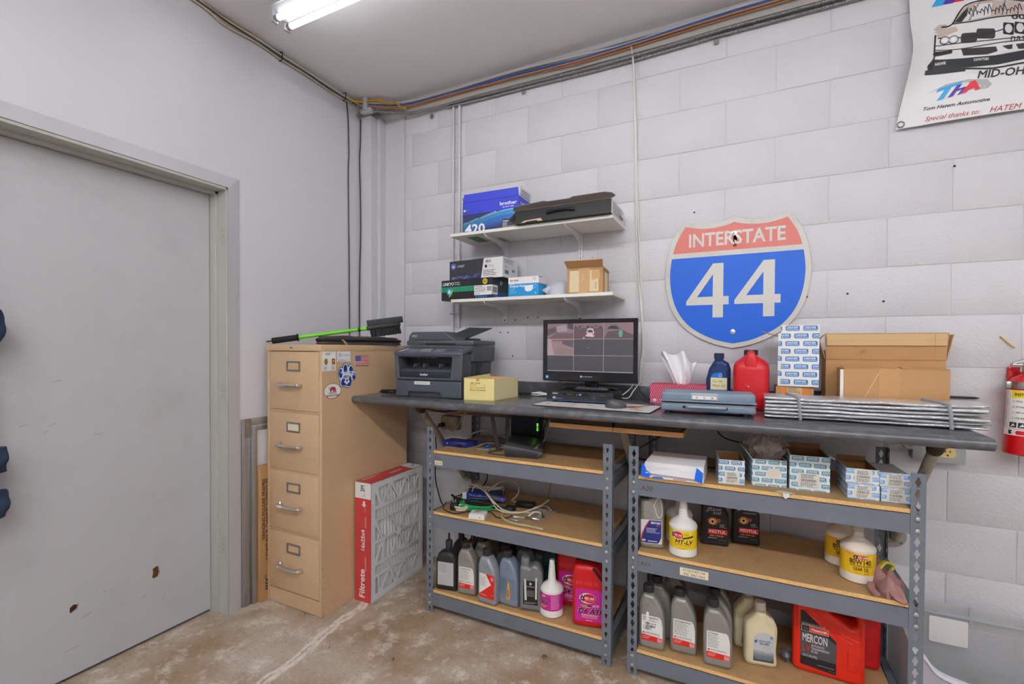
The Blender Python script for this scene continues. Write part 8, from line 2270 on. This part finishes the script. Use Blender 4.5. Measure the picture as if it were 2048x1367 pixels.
cable('cable_coil', 'small hank of ivory cable beside the white adapter', coil(1.010, -0.450, cz+0.006, 0.030, 0.026, 4, 0.12, 0.020, 0.4), 0.0036, M_WIREC, None, 3)
cable('patch_cable', 'ivory cable arching high over the switch', [(0.86, -0.26, cz+0.05), (0.93, -0.26, cz+0.075), (1.00, -0.30, cz+0.085), (1.07, -0.33, cz+0.075), (1.14, -0.36, cz+0.04), (1.22, -0.38, cz+0.012), (1.33, -0.33, cz+0.006), (1.36, -0.27, cz+0.006), (1.27, -0.25, cz+0.010), (1.19, -0.24, cz+0.014)], 0.0042, M_WIREC, 'ivory patch cables')
cable('patch_cable', 'thin ivory loop standing up at the back of the heap', [(1.06, -0.27, cz+0.055), (1.10, -0.23, cz+0.095), (1.15, -0.20, cz+0.110), (1.20, -0.20, cz+0.085), (1.205, -0.215, cz+0.045), (1.18, -0.24, cz+0.018)], 0.0034, M_WIREC, 'ivory patch cables')
cable('patch_cable', 'second ivory cable arching beside the first towards the plastic bags', [(0.985, -0.31, cz+0.055), (0.995, -0.29, cz+0.085), (1.06, -0.31, cz+0.080), (1.12, -0.35, cz+0.045), (1.19, -0.395, cz+0.015), (1.28, -0.37, cz+0.008), (1.36, -0.30, cz+0.03), (1.39, -0.24, cz+0.05)], 0.0040, M_WIREC, 'ivory patch cables')
t = thing('patch_cable', 'ivory cable with a plug end lying at the front edge of the middle shelf', 'cable', (0, 0, 0))
MB().tube(smooth_path([(1.135, -0.385, cz+0.012), (1.19, -0.375, cz+0.008), (1.215, -0.405, cz+0.0055), (1.235, -0.450, cz+0.0055), (1.30, -0.490, cz+0.0055), (1.385, -0.493, cz+0.0055), (1.425, -0.497, cz+0.0055)], 6), 0.0046, 8).build('lead', mat((196, 182, 142), rough=0.5, noise=0.06), t)
MB().tube([(1.418, -0.496, cz+0.006), (1.432, -0.498, cz+0.007), (1.452, -0.501, cz+0.007), (1.470, -0.503, cz+0.006)], [0.005, 0.0075, 0.0078, 0.006], 10, flat=0.85).build('plug', mat((186, 172, 140), rough=0.5, noise=0.08), t)
cable('power_cable', 'bundle of black leads lying across the cable heap', [(0.865, -0.32, cz+0.022), (0.93, -0.365, cz+0.026), (1.02, -0.385, cz+0.030), (1.12, -0.38, cz+0.030), (1.22, -0.36, cz+0.016)], 0.0062, M_BLACKR, 'black leads in the cable heap')
cable('power_cable', 'second black lead below the bundle in the heap', [(0.89, -0.34, cz+0.012), (0.97, -0.385, cz+0.020), (1.07, -0.395, cz+0.024), (1.17, -0.385, cz+0.020), (1.25, -0.33, cz+0.010)], 0.0050, M_BLACKR, 'black leads in the cable heap')
cable('power_cable', 'thin black lead sagging along the front edge of the middle shelf', [(0.885, -0.40, cz+0.012), (0.905, -0.46, cz+0.0035), (0.96, -0.497, cz+0.0035), (1.02, -0.50, cz+0.0035), (1.06, -0.47, cz+0.010), (1.16, -0.43, cz+0.012), (1.21, -0.455, cz+0.0035), (1.255, -0.44, cz+0.0035), (1.265, -0.40, cz+0.0035)], 0.0022, M_BLACKR, 'black leads in the cable heap')
t = thing('power_adapter', 'black wall-plug adapter at the left of the cable heap', 'adapter', (0.955, -0.475, cz+0.0006), rad(15))
MB().box(0, 0.040, 0, 0.045, 0, 0.036).build('case', M_BLACK, t, bevel=0.006)
for px in (0.012, 0.024): MB().box(px, px+0.0055, 0.014, 0.0155, 0.036, 0.053).build('prong', M_STEEL, t)
t = thing('power_adapter', 'white mains adapter at the front of the middle shelf', 'adapter', (1.097, -0.533, cz+0.0006), rad(12))
MB().hexa([(0, 0, 0), (0.083, 0, 0), (0.083, 0.062, 0), (0, 0.062, 0)], [(0.003, 0.004, 0.025), (0.080, 0.004, 0.025), (0.080, 0.060, 0.027), (0.003, 0.060, 0.027)]).build('case', mat((228, 226, 218), rough=0.4, noise=0.03), t, bevel=0.004)
Print().lines(0.02, 0.018, 0.05, 0.05, 6, (150, 150, 146), ragged=0.1).build('lettering', t, plane_map((0.003, 0.004, 0.0253), (1, 0, 0), (0, 1, 0.035)), lift=0.0006)
Print().rect(0.054, 0.006, 0.062, 0.014, (120, 116, 112), 0).build('socket', t, plane_map((0, 0.0008, 0), (1, 0, 0), (0, 0.12, 1)), lift=0.0004)
t = thing('video_connector', 'grey video connector with a violet end in the cable heap', 'connector', (1.075, -0.330, cz+0.036), rad(-6))
MB().box(0, 0.085, 0, 0.034, 0, 0.020).build('shell', mat((88, 96, 106), rough=0.45, noise=0.05), t, bevel=0.005)
MB().box(0.083, 0.112, 0.002, 0.032, 0.001, 0.019).build('violet_end', mat((92, 84, 190), rough=0.45, noise=0.05), t, bevel=0.004)
t = thing('power_adapter', 'round black adapter behind the plastic bags', 'adapter', (1.205, -0.375, cz+0.0006), 0)
MB().box(0, 0.050, 0, 0.045, 0, 0.030).build('case', M_BLACK, t, bevel=0.010, segs=3)
t = thing('power_adapter', 'flat black adapter at the back of the cable heap', 'adapter', (1.225, -0.285, cz+0.0006), rad(10))
MB().box(0, 0.095, 0, 0.050, 0, 0.026).build('case', M_BLACK, t, bevel=0.005)
# clear bags with small parts
M_BAG = mat((188, 172, 150), rough=0.15, noise=0.15, scale=25, alpha=0.5, bump=0.8, bscale=45, spec=0.9, name='clear bag')
def parts_bag(label, pts, zt, seed):
    t = thing('parts_bag', label, 'bag', (0, 0, cz+0.0008), 0, 'clear bags of small parts')
    rr = random.Random(seed)
    a, b_, c, d_ = [Vector((x, y, 0)) for x, y in pts]
    n = 14
    vs, fs = [], []
    for j_ in range(n+1):
        for i in range(n+1):
            u, v = i/n, j_/n
            q = a*(1-u)*(1-v)+b_*u*(1-v)+c*u*v+d_*(1-u)*v
            e = min(u, 1-u, v, 1-v)*4
            z = 0.001+zt*min(1, e)**0.7*(0.55+0.45*sin(u*9+seed)*sin(v*7+seed*2)+0.25*rr.random())
            vs.append((q.x, q.y, max(z, 0.001)))
    for j_ in range(n):
        for i in range(n):
            k = j_*(n+1)+i
            fs.append((k, k+1, k+n+2, k+n+1))
    MB().add(vs, fs, 0, None, True).build('film', M_BAG, t, angle=50)
    return t
t = parts_bag('small clear bag of screws in front, left of the two bags', [(1.25, -0.47), (1.345, -0.478), (1.365, -0.40), (1.27, -0.385)], 0.010, 2)
MB().tube(smooth_path([(1.275, -0.455, 0.006), (1.30, -0.462, 0.008), (1.325, -0.460, 0.006)], 3), 0.004, 6).build('hook', M_STEEL, t)
MB().tube([(1.283, -0.42, 0.006), (1.335, -0.415, 0.006)], 0.0045, 6).build('dowel', M_CREAMW, t)
t = parts_bag('larger clear bag of white brackets, right of the two bags', [(1.315, -0.40), (1.415, -0.43), (1.455, -0.225), (1.335, -0.175)], 0.018, 5)
b = MB().tube(smooth_path([(1.345, -0.385, 0.008), (1.355, -0.345, 0.016), (1.385, -0.34, 0.016), (1.395, -0.375, 0.010)], 4), 0.007, 8, flat=0.5).build('bracket', mat((226, 222, 216), rough=0.4), t)
MB().tube([(1.372, -0.31, 0.012), (1.425, -0.385, 0.010)], 0.0075, 8, flat=0.5).build('bracket', M_CHROME, t)
MB().tube(smooth_path([(1.34, -0.25, 0.012), (1.38, -0.24, 0.016), (1.415, -0.27, 0.010)], 3), 0.006, 8, flat=0.5).build('bracket', mat((216, 208, 196), rough=0.4), t)
MB().tube(smooth_path([(1.345, -0.40, 0.006), (1.38, -0.415, 0.012), (1.405, -0.40, 0.006)], 3), 0.005, 6).build('clip', M_STEEL, t)

# ------------------------------------------------------------------ under the worktop
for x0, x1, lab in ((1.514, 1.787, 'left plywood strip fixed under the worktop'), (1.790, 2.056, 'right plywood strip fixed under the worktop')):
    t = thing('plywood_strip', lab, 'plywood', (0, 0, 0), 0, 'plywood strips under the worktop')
    MB().box(x0, x1, -0.550, -0.20, 0.979, 0.996).build('sheet', M_PLY, t)
    b = MB()
    for k in range(3): b.box(x0-0.0003, x1+0.0003, -0.5506, -0.545, 0.9825+k*0.0045, 0.9836+k*0.0045)
    b.build('ply_lines', mat((128, 78, 38), rough=0.7, noise=0.1), t)
    bx(t, 'shade_filler', x0+0.004, x1-0.004, -0.542, -0.22, 0.996, 1.0235, mat((52, 40, 30), rough=0.8, noise=0.15))  # dark filler added to imitate the shade between plywood and worktop
# outlet box with a plug behind the cabinet end of the worktop
t = thing('outlet_box', 'old grey twin outlet box with a black plug under the worktop at the left', 'outlet', (0.600, -0.0005, 0.818))
MB().box(0, 0.118, -0.045, 0, 0, 0.082).build('box', mat((150, 146, 132), rough=0.45, metal=0.3, noise=0.1), t, bevel=0.004)
for px in (0.033, 0.082):
    f = MB().slab(round_poly(rect2(px-0.017, px+0.017, 0.042, 0.076), 0.012, 3), t=0.006, b=0.001, n=1, M=Matrix.Translation((0, -0.047, 0))).build('receptacle', mat((190, 168, 110), rough=0.4, noise=0.05), t)
    for sx_ in (-0.006, 0.006): MB().box(px+sx_-0.0012, px+sx_+0.0012, -0.0506, -0.049, 0.060, 0.069).build('slot', M_BLACK, f)
    MB().cyl((px, -0.0500, 0.050), (px, -0.0507, 0.050), 0.0028, 8).build('slot', M_BLACK, f)
MB().box(0.008, 0.034, -0.085, -0.050, 0.018, 0.042).build('plug', M_BLACK, t, bevel=0.006)
cable('power_cable', 'black power cord dropping from the plug under the worktop to the floor', [(0.612, -0.085, 0.845), (0.600, -0.10, 0.80), (0.606, -0.10, 0.70), (0.580, -0.075, 0.55), (0.590, -0.06, 0.44), (0.64, -0.07, 0.36), (0.74, -0.10, 0.40), (0.80, -0.10, 0.47)], 0.0036, M_BLACKR, 'cords hanging behind the cabinet end')
cable('power_cable', 'tan cord looping from the outlet up under the worktop', [(0.655, -0.055, 0.835), (0.72, -0.10, 0.825), (0.80, -0.16, 0.87), (0.87, -0.22, 0.94), (0.95, -0.26, 1.0)], 0.0042, mat((190, 160, 112), rough=0.5, noise=0.06), 'cords hanging behind the cabinet end')
for i, (z, m, lab, y0) in enumerate(((0.985, M_WIREO, 'copper cable strung under the worktop near the cabinet', -0.30), (0.972, M_WIREB, 'blue cable strung under the worktop near the cabinet', -0.26), (0.960, M_WIREY, 'yellow cable strung under the worktop near the cabinet', -0.22), (0.978, M_BLACKR, 'black cable strung under the worktop near the cabinet', -0.34))):
    cable('strung_cable', lab, [(0.56, y0, z+0.03), (0.68, y0-0.02, z-0.012+0.008*i), (0.82, y0, z-0.004), (0.95, y0+0.03, z+0.012), (1.08, y0+0.05, z+0.04)], 0.0034, m, 'cables strung under the worktop')
cable('strung_cable', 'tan pipe-like conduit run along the wall under the worktop', [(0.46, -0.03, 0.925), (0.8, -0.03, 0.922), (1.4, -0.03, 0.930), (1.46, -0.03, 0.93)], 0.009, mat((150, 120, 92), rough=0.5, noise=0.1), 'cables strung under the worktop')
cable('strung_cable', 'long yellow cable sagging under the plywood strips', [(1.44, -0.25, 0.975), (1.52, -0.27, 0.945), (1.70, -0.28, 0.938), (1.95, -0.27, 0.950), (2.12, -0.24, 0.985), (2.30, -0.14, 1.000), (2.62, -0.06, 0.990), (2.80, -0.04, 0.955)], 0.0042, M_WIREY, 'cables strung under the worktop')
cable('power_cable', 'black cord swinging down behind the left post of the right unit', [(2.02, -0.30, 0.985), (1.96, -0.36, 0.955), (1.90, -0.38, 0.915), (1.855, -0.40, 0.885), (1.838, -0.36, 0.85), (1.87, -0.28, ZB1+0.010), (2.03, -0.27, ZB1+0.006), (2.17, -0.27, ZB1+0.006)], 0.0036, M_BLACKR, 'cords behind the right unit')
cable('power_cable', 'thin black cord dropping behind the row of printed boxes', [(2.20, -0.10, 1.015), (2.155, -0.12, 0.955), (2.185, -0.13, 0.92), (2.26, -0.16, 0.905), (2.33, -0.18, 0.87)], 0.0026, M_BLACKR, 'cords behind the right unit')
cable('power_cable', 'black cord hanging behind the modem', [(1.36, -0.16, 1.0), (1.335, -0.14, 0.93), (1.31, -0.12, 0.88), (1.30, -0.10, 0.83)], 0.0026, M_BLACKR, 'cords hanging behind the modem')
cable('power_cable', 'grey cord rising beside the modem to the worktop', [(1.345, -0.22, cz+0.32), (1.365, -0.18, 0.90), (1.39, -0.17, 0.96), (1.41, -0.15, 1.01)], 0.0030, M_WIREG, 'cords hanging behind the modem')
for i, (xa, ya, lab) in enumerate(((0.935, -0.10, 'black cord hanging at the left behind the middle shelf'), (0.985, -0.08, 'second black cord hanging behind the middle shelf'))):
    cable('power_cable', lab, [(xa, ya, 0.715), (xa-0.03, ya-0.02, 0.64), (xa-0.015, ya-0.05, 0.57), (xa-0.05, ya-0.12, cz+0.012), (xa-0.06, ya-0.20, cz+0.01)], 0.0030, M_BLACKR, 'cords behind the middle shelf')
cable('power_cable', 'tan cord hanging behind the plastic bags on the middle shelf', [(1.31, -0.07, 0.715), (1.345, -0.08, 0.64), (1.335, -0.09, 0.57), (1.33, -0.10, cz+0.012)], 0.0034, mat((170, 146, 110), rough=0.5, noise=0.06), 'cords behind the middle shelf')
cable('power_cable', 'black cord tangle at the back left of the bottom shelf', [(0.83, -0.20, 0.36), (0.90, -0.14, 0.395), (0.96, -0.12, 0.40), (0.94, -0.14, 0.33), (0.90, -0.18, 0.25), (0.885, -0.22, 0.13)], 0.0026, M_BLACKR, 'cords behind the middle shelf')
# outlet at the right end
t = thing('outlet_box', 'metal outlet box with an ivory receptacle under the right end of the worktop', 'outlet', (2.862, -0.0005, 0.882))
MB().box(0, 0.155, -0.042, 0, 0, 0.070).build('box', mat((152, 156, 156), rough=0.4, metal=0.4, noise=0.08), t, bevel=0.004)
MB().box(0.058, 0.160, -0.045, -0.041, -0.006, 0.072).build('cover_plate', mat((170, 174, 174), rough=0.35, metal=0.4, noise=0.08), t, bevel=0.002, segs=1)
f = MB().slab([(0.105+0.026*cos(a)*1.0, 0.036+max(-0.019, min(0.019, 0.026*sin(a)))) for a in [2*PI*k/28 for k in range(28)]], t=0.005, b=0.001, n=1, M=Matrix.Translation((0, -0.0465, 0))).build('receptacle', mat((222, 198, 128), rough=0.4, noise=0.04), t)
for sx_ in (-0.007, 0.007): MB().box(0.105+sx_-0.0014, 0.105+sx_+0.0014, -0.0498, -0.048, 0.037, 0.047).build('slot', M_BLACK, f)
MB().cyl((0.105, -0.049, 0.027), (0.105, -0.0499, 0.027), 0.0034, 10).build('slot', M_BLACK, f)
for (x, z) in ((0.076, 0.004), (0.150, 0.004), (0.148, 0.066)): MB().cyl((x, -0.045, z), (x, -0.0468, z), 0.003, 8).build('screw', M_STEEL, t)
MB().tube(smooth_path([(0.03, -0.02, 0.045), (-0.01, -0.035, 0.045), (-0.03, -0.05, 0.062), (-0.03, -0.05, 0.09)], 4), 0.011, 10).build('conduit_fitting', M_STEEL, t)

# ------------------------------------------------------------------ open-front clear bin at the lower right
t = thing('storage_bin', 'clear plastic open-front storage bin with a white label against the wall at lower right', 'bin', (2.796, -0.325, 0.001))
M_CLEAR = mat((214, 216, 218), rough=0.18, noise=0.04, alpha=0.30, spec=0.8, bump=0.05, bscale=6, name='clear acrylic')
M_CLEAR2 = mat((206, 210, 214), rough=0.25, noise=0.04, alpha=0.55, spec=0.8, name='hazy acrylic')
BW_ = 0.60
MB().box(0.0, BW_, 0.288, 0.294, 0, 0.328).build('back_panel', M_CLEAR, t)
MB().box(0.10, BW_, 0.280, 0.290, 0.284, 0.293).build('back_rib', M_CLEAR2, t)
MB().box(0.246, 0.256, 0.284, 0.292, 0.270, 0.328).build('back_rib', M_CLEAR2, t)
MB().slab([(0, 0), (0.288, 0), (0.288, 0.328), (0.04, 0.280), (0.0, 0.262)], t=0.004, smooth=False, M=Matrix.Translation((0.002, 0, 0)) @ Matrix.Rotation(PI/2, 4, 'Z')).build('side_panel', M_CLEAR2, t)
rim = [(q.x, q.y) for q in smooth_path([(0.0, 0.268, 0), (0.036, 0.252, 0), (0.066, 0.212, 0), (0.102, 0.193, 0), (0.18, 0.178, 0), (0.30, 0.168, 0), (0.60, 0.160, 0)], 6)]
MB().slab([(0, 0), (BW_, 0)] + rim[::-1], t=0.004, smooth=False, M=Matrix.Translation((0, 0.002, 0))).build('front_panel', mat((200, 196, 204), rough=0.3, noise=0.05, alpha=0.75), t)
b = MB()
for i in range(len(rim)-1):
    (xa, za), (xb, zb_) = rim[i], rim[i+1]
    b.hexa([(xa, -0.006, za-0.012), (xb, -0.006, zb_-0.012), (xb, 0.012, zb_-0.010), (xa, 0.012, za-0.010)], [(xa, -0.004, za), (xb, -0.004, zb_), (xb, 0.014, zb_+0.002), (xa, 0.014, za+0.002)])
b.build('rim', mat((222, 222, 232), rough=0.25, noise=0.03), t)
MB().box(0, BW_, 0.0, 0.290, 0, 0.004).build('floor_panel', M_CLEAR2, t)
lb = MB().slab(round_poly(rect2(0.128, 0.244, 0.170, 0.270), 0.006, 3), t=0.0012, smooth=False, M=Matrix.Translation((0, 0.2872, 0))).build('blank_label', mat((236, 233, 230), rough=0.6, noise=0.02), t)
cardt = thing('carton', 'thin brown carton standing inside the clear bin', 'box', (2.86, -0.300, 0.006))
MB().box(0, 0.52, 0, 0.035, 0, 0.150).build('carton_body', M_CARD, cardt, bevel=0.002, segs=1)
t = thing('plastic_film', 'loose clear film heaped behind the carton inside the clear bin', 'plastic wrap', (2.98, -0.17, 0.006))
vs, fs = [], []
for j_ in range(13):
    for i in range(25):
        u, v = i/24, j_/12
        vs.append((0.26*u, 0.16*(v-0.5), 0.002+(0.14+0.03*abs(sin(u*13+v*7)*cos(v*11-u*5)))*(sin(u*PI)*sin(v*PI))**0.4))
for j_ in range(12):
    for i in range(24):
        k = j_*25+i; fs.append((k, k+1, k+26, k+25))
MB().add(vs, fs, 0, None, True).build('film', M_FILM, t, angle=60)

# ------------------------------------------------------------------ conduits and cables on the walls
for i, (x, z0, lab) in enumerate(((0.663, 1.245, 'left of two thin white conduits down the block wall'), (0.706, 1.440, 'right of two thin white conduits down the block wall'))):
    t = thing('wall_conduit', lab, 'conduit', (x, -0.015, 0), 0, 'white wall conduits')
    MB().tube([(0, 0, z0), (0, 0, 2.795)], 0.0085 if i else 0.0075, 12).build('pipe', M_PIPEW, t)
    MB().tube([(-0.026, 0.010, 1.523), (-0.010, 0.006, 1.523), (-0.007, -0.009, 1.523), (0.007, -0.009, 1.523), (0.010, 0.006, 1.523), (0.026, 0.010, 1.523)], 0.007, 6, flat=0.25).build('strap', M_PIPEW, t)
o = MB()
o.tube(smooth_path([(1.728, -0.036, 2.838), (1.738, -0.034, 2.80), (1.742, -0.014, 2.70), (1.750, -0.007, 2.40), (1.760, -0.007, 2.0), (1.772, -0.007, 1.72), (1.790, -0.007, 1.50), (1.800, -0.008, 1.32), (1.792, -0.010, 1.25), (1.785, -0.02, 1.16)], 8), 0.0042, 8)
o = o.build('hanging_cable', M_WIREW)
tag(o, 'white cable hanging down the block wall from the ceiling wiring', 'cable', 'white cables down the block wall')
o = MB().tube(smooth_path([(1.730, -0.034, 2.836), (1.742, -0.030, 2.77), (1.748, -0.014, 2.62), (1.756, -0.007, 2.40), (1.764, -0.007, 2.10), (1.782, -0.007, 1.75), (1.796, -0.007, 1.48), (1.805, -0.008, 1.33), (1.796, -0.012, 1.24), (1.790, -0.03, 1.15)], 8), 0.0036, 8).build('hanging_cable', M_WIREW)
tag(o, 'thinner white cable hanging just right of the first white one', 'cable', 'white cables down the block wall')
o = MB().tube(smooth_path([(0.010, -0.235, 2.852), (0.006, -0.222, 2.82), (0.005, -0.213, 2.74), (0.005, -0.209, 2.62), (0.005, -0.207, 2.53), (0.005, -0.212, 2.40), (0.005, -0.206, 2.0), (0.005, -0.202, 1.6), (0.005, -0.200, 1.36)], 8), 0.0040, 8).build('hanging_cable', mat((74, 74, 74), rough=0.5, noise=0.08))
tag(o, 'dark grey cable down the left wall near the corner', 'cable')
o = MB().tube(smooth_path([(0.012, -0.114, 2.79), (0.014, -0.117, 2.70), (0.012, -0.117, 2.62), (0.006, -0.117, 2.52), (0.013, -0.117, 2.30), (0.016, -0.117, 2.05), (0.010, -0.117, 1.85), (0.006, -0.117, 1.6), (0.008, -0.117, 1.36)], 8), 0.0040, 8).build('hanging_cable', mat((70, 70, 72), rough=0.5, noise=0.08))
tag(o, 'dark grey cable down the boxed corner', 'cable')
# armoured flexible conduit: ringed tube along the board
def flex(name, label, pts, r, pitch=0.008):
    P_ = smooth_path(pts, 10)
    L_ = [0.0]
    for i in range(1, len(P_)): L_.append(L_[-1]+(P_[i]-P_[i-1]).length)
    q, rr = [], []
    n = int(L_[-1]/pitch*2)
    j_ = 0
    for k in range(n+1):
        d_ = L_[-1]*k/n
        while j_ < len(L_)-2 and L_[j_+1] < d_: j_ += 1
        s_ = (d_-L_[j_])/max(L_[j_+1]-L_[j_], 1e-9)
        q.append(P_[j_].lerp(P_[j_+1], s_)); rr.append(r if k % 2 else r*0.80)
    o = MB().tube(q, rr, 10).build(name, mat((150, 152, 154), rough=0.3, metal=0.9, noise=0.1))
    return tag(o, label, 'conduit', 'armoured conduits')
flex('armoured_conduit', 'upper armoured conduit running along the wall under the ceiling board', [(0.004, -0.140, 2.800), (0.05, -0.130, 2.815), (0.13, -0.120, 2.812), (0.22, -0.10, 2.796), (0.36, -0.055, 2.782), (0.50, -0.032, 2.784), (0.80, -0.028, 2.788), (1.128, -0.028, 2.784), (1.50, -0.028, 2.778), (1.83, -0.028, 2.780), (2.154, -0.028, 2.790), (2.57, -0.028, 2.790), (3.3, -0.028, 2.79), (4.2, -0.028, 2.79)], 0.0088)
flex('armoured_conduit', 'lower armoured conduit beside the first under the ceiling board', [(0.62, -0.020, 2.775), (0.90, -0.014, 2.772), (1.20, -0.014, 2.770), (1.55, -0.014, 2.764), (1.83, -0.014, 2.766), (2.15, -0.014, 2.774), (2.57, -0.014, 2.774), (4.2, -0.014, 2.774)], 0.0080)
for x, wl in ((0.498, 'left'), (1.128, 'middle'), (2.124, 'right')):
    o = MB().slab(round_poly([(-0.012, -0.022), (0.012, -0.022), (0.012, 0.004), (-0.012, 0.004)], 0.006, 2), t=0.003, smooth=False, M=Matrix.Translation((x, -0.008, 2.762))).build('conduit_clip', M_STEEL)
    tag(o, wl+' one of three bright steel conduit clips below the ceiling board', 'clip', 'conduit clips')
rs = random.Random(55)
def run(name, label, pts, r, m, group):
    return cable(name, label, pts, r, m, group, 6)
WX = [0.05, 0.30, 0.68, 1.10, 1.43, 1.73, 2.12, 2.6, 3.2, 4.2]
specs = [('white wire along the ceiling corner, topmost of the bundle', [2.872, 2.874, 2.868, 2.872, 2.858, 2.848, 2.868, 2.868, 2.87, 2.87], 0.0042, M_WIREW, -0.032),
         ('second white wire along the ceiling corner', [2.868, 2.866, 2.860, 2.862, 2.850, 2.842, 2.860, 2.860, 2.86, 2.86], 0.0040, M_WIREW, -0.040),
         ('grey wire along the ceiling corner', [2.862, 2.858, 2.853, 2.850, 2.846, 2.850, 2.854, 2.852, 2.852, 2.852], 0.0034, M_WIREG, -0.034),
         ('blue wire along the ceiling corner', [2.856, 2.848, 2.842, 2.836, 2.830, 2.832, 2.846, 2.846, 2.846, 2.846], 0.0048, M_WIREB, -0.046),
         ('second blue wire beside the first', [2.852, 2.844, 2.838, 2.832, 2.826, 2.828, 2.842, 2.842, 2.842, 2.842], 0.0036, M_WIREB, -0.040),
         ('copper coloured wire along the top board', [2.852, 2.838, 2.833, 2.824, 2.818, 2.824, 2.836, 2.836, 2.836, 2.836], 0.0042, M_WIREO, -0.048),
         ('second copper coloured wire along the top board', [2.848, 2.834, 2.829, 2.828, 2.810, 2.818, 2.830, 2.832, 2.832, 2.832], 0.0034, M_WIREO, -0.036),
         ('thin white wire lowest in the ceiling bundle', [2.850, 2.840, 2.846, 2.840, 2.842, 2.836, 2.850, 2.848, 2.848, 2.848], 0.0030, M_WIREW, -0.030)]
for lab, zs, r, m, y in specs:
    run('ceiling_wire', lab, [(x, (y if k else -0.16)+0.004*sin(k*2.1+r*900), z+0.002*sin(k*3.3+r*700)) for k, (x, z) in enumerate(zip(WX, zs))], r, m, 'wires along the ceiling corner')
run('ceiling_wire', 'sagging yellow wire in the ceiling corner above the boxed corner', [(0.02, -0.22, 2.86), (0.06, -0.17, 2.866), (0.12, -0.14, 2.872), (0.17, -0.12, 2.874), (0.22, -0.08, 2.858), (0.26, -0.06, 2.862), (0.29, -0.05, 2.835), (0.33, -0.04, 2.824)], 0.0068, M_WIREY, 'wires along the ceiling corner')
WY = [-0.16, -0.25, -0.38, -0.53, -0.70, -0.85, -1.0, -1.13, -1.5, -2.4]
for lab, zs, r, m, x in (('ivory wire along the top of the left wall', [2.856, 2.852, 2.850, 2.855, 2.856, 2.862, 2.852, 2.876, 2.87, 2.87], 0.0046, M_WIREC, 0.014),
                         ('second ivory wire along the top of the left wall', [2.862, 2.860, 2.862, 2.866, 2.868, 2.872, 2.866, 2.882, 2.88, 2.88], 0.0046, M_WIREC, 0.010),
                         ('white wire along the top of the left wall', [2.866, 2.866, 2.870, 2.872, 2.876, 2.878, 2.876, 2.886, 2.886, 2.886], 0.0040, M_WIREW, 0.020),
                         ('dark wire along the top of the left wall', [2.858, 2.856, 2.856, 2.860, 2.862, 2.866, 2.870, 2.880, 2.878, 2.878], 0.0044, mat((80, 78, 74), rough=0.5), 0.022),
                         ('tan wire along the top of the left wall', [2.870, 2.872, 2.876, 2.880, 2.882, 2.886, 2.884, 2.888, 2.888, 2.888], 0.0050, mat((176, 146, 90), rough=0.6, noise=0.1), 0.012)):
    run('wall_wire', lab, [(x+0.002*sin(k*2.7), y, z) for k, (y, z) in enumerate(zip(WY, zs))], r, m, 'wires along the left wall')
for y, wl in ((-0.255, 'nearest the corner'), (-0.70, 'further from the corner')):
    o = MB().tube([(0.003, y, 2.846), (0.026, y, 2.848), (0.028, y, 2.888), (0.006, y, 2.890)], 0.003, 6).build('wire_tie', M_BLACK)
    tag(o, 'black tie holding the wires on the left wall, '+wl, 'tie', 'wire ties on the left wall')
t = thing('junction_bracket', 'small white bracket in the ceiling corner above the boxed corner', 'bracket', (0.075, -0.16, 2.82))
MB().box(0, 0.026, 0, 0.02, 0.0, 0.074).build('strap', M_PIPEW, t, bevel=0.002)
MB().box(-0.03, 0.05, 0.01, 0.05, -0.015, 0.01).build('plate', M_PIPEW, t, bevel=0.002)
